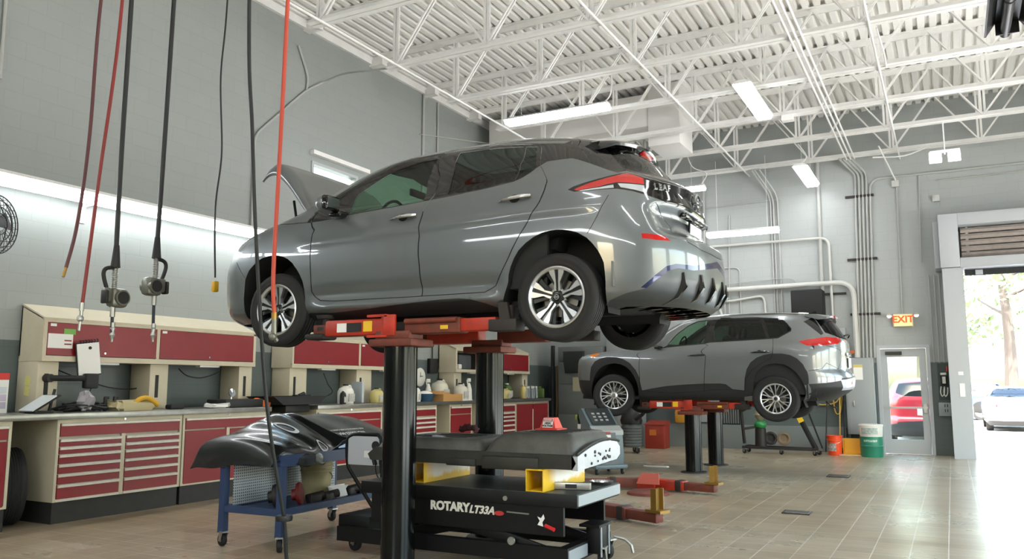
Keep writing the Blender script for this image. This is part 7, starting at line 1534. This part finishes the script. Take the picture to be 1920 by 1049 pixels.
t = thing('dustpan', 'yellow dustpan standing between the orange bucket and the green drum', 'dustpan', (-1.9, 18.42, 0)); b = B(); b.prism([(-.16, 0), (.16, 0), (.18, .33), (-.18, .33)], (-1.88, 18.36, .02), (1, 0, 0), (0, .25, .97), (0, .015, 0)); b.prism([(-.16, 0), (.16, 0), (.16, .03), (-.16, .03)], (-1.88, 18.29, .02), (1, 0, 0), (0, 0, 1), (0, .09, 0)); b.span((-2.05, 18.30, .02), (-2.03, 18.42, .30)).span((-1.72, 18.30, .02), (-1.70, 18.42, .30)); b.obj('pan', mat('yellow_dustpan', (224, 164, 30), .45), t)
tag(B().box((-1.86, 18.18, .015), (.5, .09, .022), rz=-.05).obj('wood_offcut', mat('pale_wood', (206, 176, 140), .7)), 'pale wood strip lying on the floor in front of the yellow dustpan', 'wood')
t = thing('drum', 'green plastic drum with a white print beside the exit door', 'drum', (-1.50, 18.22, 0)); M_green = mat('teal_green_plastic', (38, 124, 98), .4); b = B(); b.lathe([(.001, .002), (.205, 0), (.21, .02), (.215, .20), (.222, .21), (.222, .225), (.215, .235), (.218, .40), (.001, .40)], (-1.50, 18.22, 0), n=36); b.obj('shell', M_green, t)
b2 = B(); b2.add([(-1.5 + .2195 * math.cos(a), 18.22 + .2195 * math.sin(a), z) for a in np.linspace(-2.2, -1.0, 9) for z in (.30, .345)], [(2 * k, 2 * k + 2, 2 * k + 3, 2 * k + 1) for k in range(8)]); b2.obj('print', mat('white_print', (190, 214, 204), .5, noise=(40, 1, (38, 124, 98))), t)
t = thing('pail', 'white pail with a grey print stacked on top of the green drum', 'bucket', (-1.5, 18.22, .40)); b = B(); b.lathe([(.001, .403), (.205, .402), (.212, .42), (.222, .60), (.23, .61), (.23, .64), (.20, .645), (.001, .645)], (-1.5, 18.22, 0), n=36); b.obj('shell', M_wplastic, t); b2 = B(); b2.add([(-1.5 + .222 * math.cos(a), 18.22 + .222 * math.sin(a), z) for a in np.linspace(-2.4, -.9, 11) for z in (.45, .58)], [(2 * k, 2 * k + 2, 2 * k + 3, 2 * k + 1) for k in range(10)]); b2.obj('print', mat('grey_print', (196, 202, 198), .5, noise=(30, 1, (120, 140, 132))), t)
# ================================================================ under the roof
M_duct = mat('white_duct', (226, 224, 220), .5)
t = thing('air_duct', 'white air duct under the roof behind the raised hatchback', 'duct', (-6.5, 16.0, 6.6)); B().span((-8.8, 15.45, 6.62), (-4.55, 16.30, 7.3), bev=.01).obj('trunk', M_duct, t); B().span((-5.1, 15.42, 6.18), (-4.45, 16.34, 7.455), bev=.01).obj('drop_box', M_duct, t)
for x, lb in ((-8.35, 'left one of two dark hose reels under the roof above the hatchback'), (-7.78, 'right one of two dark hose reels under the roof above the hatchback')):
    t = thing('hose_reel', lb, 'hose reel', (x, 16.85, 7.0), 'hose reels'); c = (x, 16.74, 7.02); b = B()
    for k in range(5): b.lathe([(.14 + .03 * (k % 2), -.10 + .05 * k), (.24, -.09 + .05 * k), (.26, -.075 + .05 * k), (.24, -.06 + .05 * k)], c, (.9, -.4, 0), 28)
    b.obj('hose_coil', M_hose, t); b = B(); b.lathe([(.001, -.14), (.29, -.14), (.29, -.125), (.001, -.125)], c, (.9, -.4, 0), 28); b.cyl((x, 16.74, 7.02), (x, 16.84, 7.4), .03); b.obj('frame', M_black, t)
tag(B().tube([(-8.95, 16.3, 7.0), (-8.9, 16.5, 6.8), (-8.7, 16.6, 6.5), (-8.6, 16.6, 6.2)], .02, smooth=6).obj('hose_tail', M_hose), 'short dark hose dangling left of the hose reels', 'hose')
t = thing('tube_heater', 'dark radiant tube heater under a black reflector in the top right corner', 'heater', (.8, 9.0, 5.5)); b = B(); b.prism([(-.24, 0), (-.13, .16), (.13, .16), (.24, 0), (.22, 0), (.12, .145), (-.12, .145), (-.22, 0)], (.82, 6.2, 5.50), (1, 0, 0), (0, 0, 1), (0, 4.6, 0)); b.span((.70, 10.78, 5.5), (.94, 10.8, 5.66)); b.obj('reflector', mat('dark_heater_steel', (34, 34, 34), .4, .5), t); b = B(); b.cyl((.80, 6.2, 5.55), (.80, 10.9, 5.55), .055, n=24); b.obj('tube', mat('heater_tube', (72, 72, 72), .35, .8), t); b = B(); [b.lathe([(.056, -.012), (.062, -.01), (.062, .01), (.056, .012)], (.80, y, 5.55), (0, 1, 0), 24) for y in (7.4, 8.6, 9.9)]; b.obj('tube_clamp', M_black, t); b = B(); [b.cyl((.82 + s * .1, y, 5.65), (.82 + s * .1, y, 7.4), .006, n=6) for s in (-1, 1) for y in (7, 10.4)]; b.obj('hanger', M_black, t)
for k, x in enumerate((-1.72, -1.64, -1.56)): tag(B().cyl((x, 6.6, 6.27), (x, 18.65, 6.27), .017, n=8).obj('roof_conduit', M_white), 'white conduit under the joists leading to the five wall conduits, ' + ['left of three', 'middle of three', 'right of three'][k], 'conduit', 'roof conduits')
tag(B().tube([(-1.2, 18.6, 6.24), (-.6, 18.55, 6.18), (-.1, 18.3, 6.26)], .016, smooth=4, n=8).obj('lamp_cable', M_white), 'white cable running to the twin square lamps', 'cable')
tag(B().tube([(-.62, 11.8, 6.28), (-.58, 12.6, 6.2), (-.6, 13.4, 6.28)], .012, smooth=4).obj('lamp_cable', M_white), 'white cable sagging between the right hand joists', 'cable')
tag(B().span((-2.45, 15.04, 6.20), (-2.25, 15.2, 6.30)).obj('junction_box', M_white), 'white box under the joist at the far end of the middle lamp', 'junction box')
# conduits on the left wall
LX = XL_WALL + .03
def lpipe(lb, pts, r=.017): return tag(B().tube(pts, r, n=10).obj('conduit', M_pipe), lb, 'conduit', 'conduits on the left wall')
lpipe('conduit climbing the left wall behind the black hose and slanting up to a joist', bend([(LX, 8.84, 2.34), (LX, 8.83, 5.2), (LX, 9.9, 6.25), (LX, 10.3, 6.52), (-8.6, 10.2, 6.55), (-7.45, 9.95, 6.34)], .16))
lpipe('short branch conduit curving up from the slanting one on the left wall', bend([(LX, 9.92, 6.27), (LX, 9.95, 6.5), (LX, 9.7, 6.95)], .12), .018)
lpipe('vertical conduit on the left wall above the hatchback roof, left of two', [(LX, 13.33, 5.2), (LX, 13.33, 7.28)], .026)
lpipe('vertical conduit on the left wall above the hatchback roof, right of two', [(LX, 13.86, 5.2), (LX, 13.86, 7.28)], .02)
lpipe('vertical conduit at the top left corner of the photo', [(LX, 5.05, 4.8), (LX, 5.03, 7.28)], .02)
lpipe('thin rod running from the left wall to the hose reels', [(LX, 13.2, 6.42), (-8.9, 15.9, 6.9)], .012)
# ================================================================ cars parked outside
SEDAN_ROWS = [(.18, -2.1, -1.7, 1.5, 2.02, .80), (.26, -2.2, -1.7, 1.52, 2.12, .87), (.42, -2.25, -1.7, 1.55, 2.2, .90), (.60, -2.26, -1.7, 1.55, 2.2, .91), (.80, -2.2, -1.65, 1.5, 2.16, .90), (.92, -2.0, -1.5, 1.45, 2.14, .88), (1.0, -1.4, -1.1, 1.35, 2.1, .84), (1.03, -1.1, -.9, 1.1, 1.85, .80), (1.08, -.95, -.8, .9, 1.45, .76), (1.2, -.7, -.55, .7, 1.15, .70), (1.34, -.4, -.3, .4, .8, .62), (1.42, -.1, -.05, .1, .45, .5)]
SEDAN = Shell(SEDAN_ROWS, None, 2.8, 3.0)
SEDAN_POLY = {'rear_window': [(2.25, 1.07), (3, 1.07), (3, 1.36), (2.4, 1.33)], 'side_window': [(.95, 1.05), (1.9, 1.05), (1.9, 1.33), (1.1, 1.33)], 'lamp': [(2.30, .86), (2.62, .84), (2.62, .72), (2.34, .74)], 'front_arch': [(1.02, .1), (1.02, .5), (1.09, .66), (1.16, .66), (1.23, .5), (1.23, .1)], 'rear_arch': [(1.72, .1), (1.72, .5), (1.79, .66), (1.87, .66), (1.94, .5), (1.94, .1)], 'low': [(2.1, .1), (3, .1), (3, .34), (2.4, .34), (2.1, .26)]}
def parked(kind, label, loc, rz, rgb, shell, poly, A, wx, wy, R, plate, group='cars parked outside'):
    t = thing(kind, label, 'car', (0, 0, 0), group)
    build_shell(shell, (0, 0, 0), t, poly, [], A(paint('car_paint_%d_%d_%d' % rgb, rgb, .1, .3)), {}, .05, .05)
    b = B(); b.span((wx[0] - .5, -.78, .2), (wx[1] + .3, .78, .28)); b.span((wx[0] + .6, -.6, .3), (wx[1] + .1, .6, 1.0)); b.obj('floor_pan', M_under, t)
    for x in wx:
        for s in (-1, 1):
            q = B(); q.lathe([(R * .64, -.1), (R * .95, -.1), (R, -.07), (R, .07), (R * .95, .1), (R * .64, .1)], (x, s * wy, R), (0, s, 0), 28); q.m = 1; q.lathe([(.001, .05), (R * .3, .07), (R * .66, .08)], (x, s * wy, R), (0, s, 0), 20); q.obj('wheel', [M_tyre, M_alloy], t)
    B().box(plate, (.02, .32, .15)).obj('number_plate', mat('white_number_plate', (232, 236, 240), .4), t)
    t.location = loc; t.rotation_euler = (0, 0, rz); WM[t.name] = Matrix.Translation(loc) @ Matrix.Rotation(rz, 4, 'Z'); return t
def A_sedan(g): return [('front_arch', ('wheel_arch', M_under, None, False)), ('rear_arch', ('wheel_arch', M_under, None, False)), ('rear_window', ('rear_window', G_rear, None, False)), ('side_window', ('side_window', G_dark, None, True)), ('lamp', ('tail_lamp', M_red, None, True)), ('low', ('bumper_trim', M_plastic, None, False)), ('rest', ('body', g, None, False))]
def A_suv(g): return [('front_arch', ('wheel_arch', M_under, None, False)), ('rear_arch', ('wheel_arch', M_under, None, False)), ('tailgate_glass', ('rear_window', G_rear, None, False)), ('front_glass', ('side_window', G_dark, None, True)), ('rear_glass', ('side_window', G_dark, None, True)), ('tail_lamp', ('tail_lamp', M_red, None, True)), ('bumper_low', ('bumper_trim', M_plastic, None, False)), ('rear_low_clad', ('bumper_trim', M_plastic, None, False)), ('rest', ('body', g, None, False))]
QZ = -math.radians(90)
parked('suv_car', 'red sport utility car parked outside the glass exit door', (-.62, 23.4, -.02), QZ, (196, 34, 52), ROGUE, ROGUE_POLY, A_suv, (-2.7, 0), .80, .36, (1.02, 0, .80))
parked('sedan_car', 'white sedan parked outside the bay, seen from behind', (1.78, 32.3, -.02), QZ, (240, 240, 236), SEDAN, SEDAN_POLY, A_sedan, (-1.4, 1.35), .78, .33, (2.17, 0, .78))
parked('sedan_car', 'cream car parked left of the white sedan, mostly hidden by the bay casing', (-.30, 34.5, -.02), QZ, (236, 228, 208), SEDAN, SEDAN_POLY, A_sedan, (-1.4, 1.35), .78, .33, (2.17, 0, .78))
parked('suv_car', 'blue car parked in the far row behind the white sedan', (1.0, 40.5, -.02), 0, (52, 84, 170), ROGUE, ROGUE_POLY, A_suv, (-2.7, 0), .80, .36, (1.02, 0, .80))
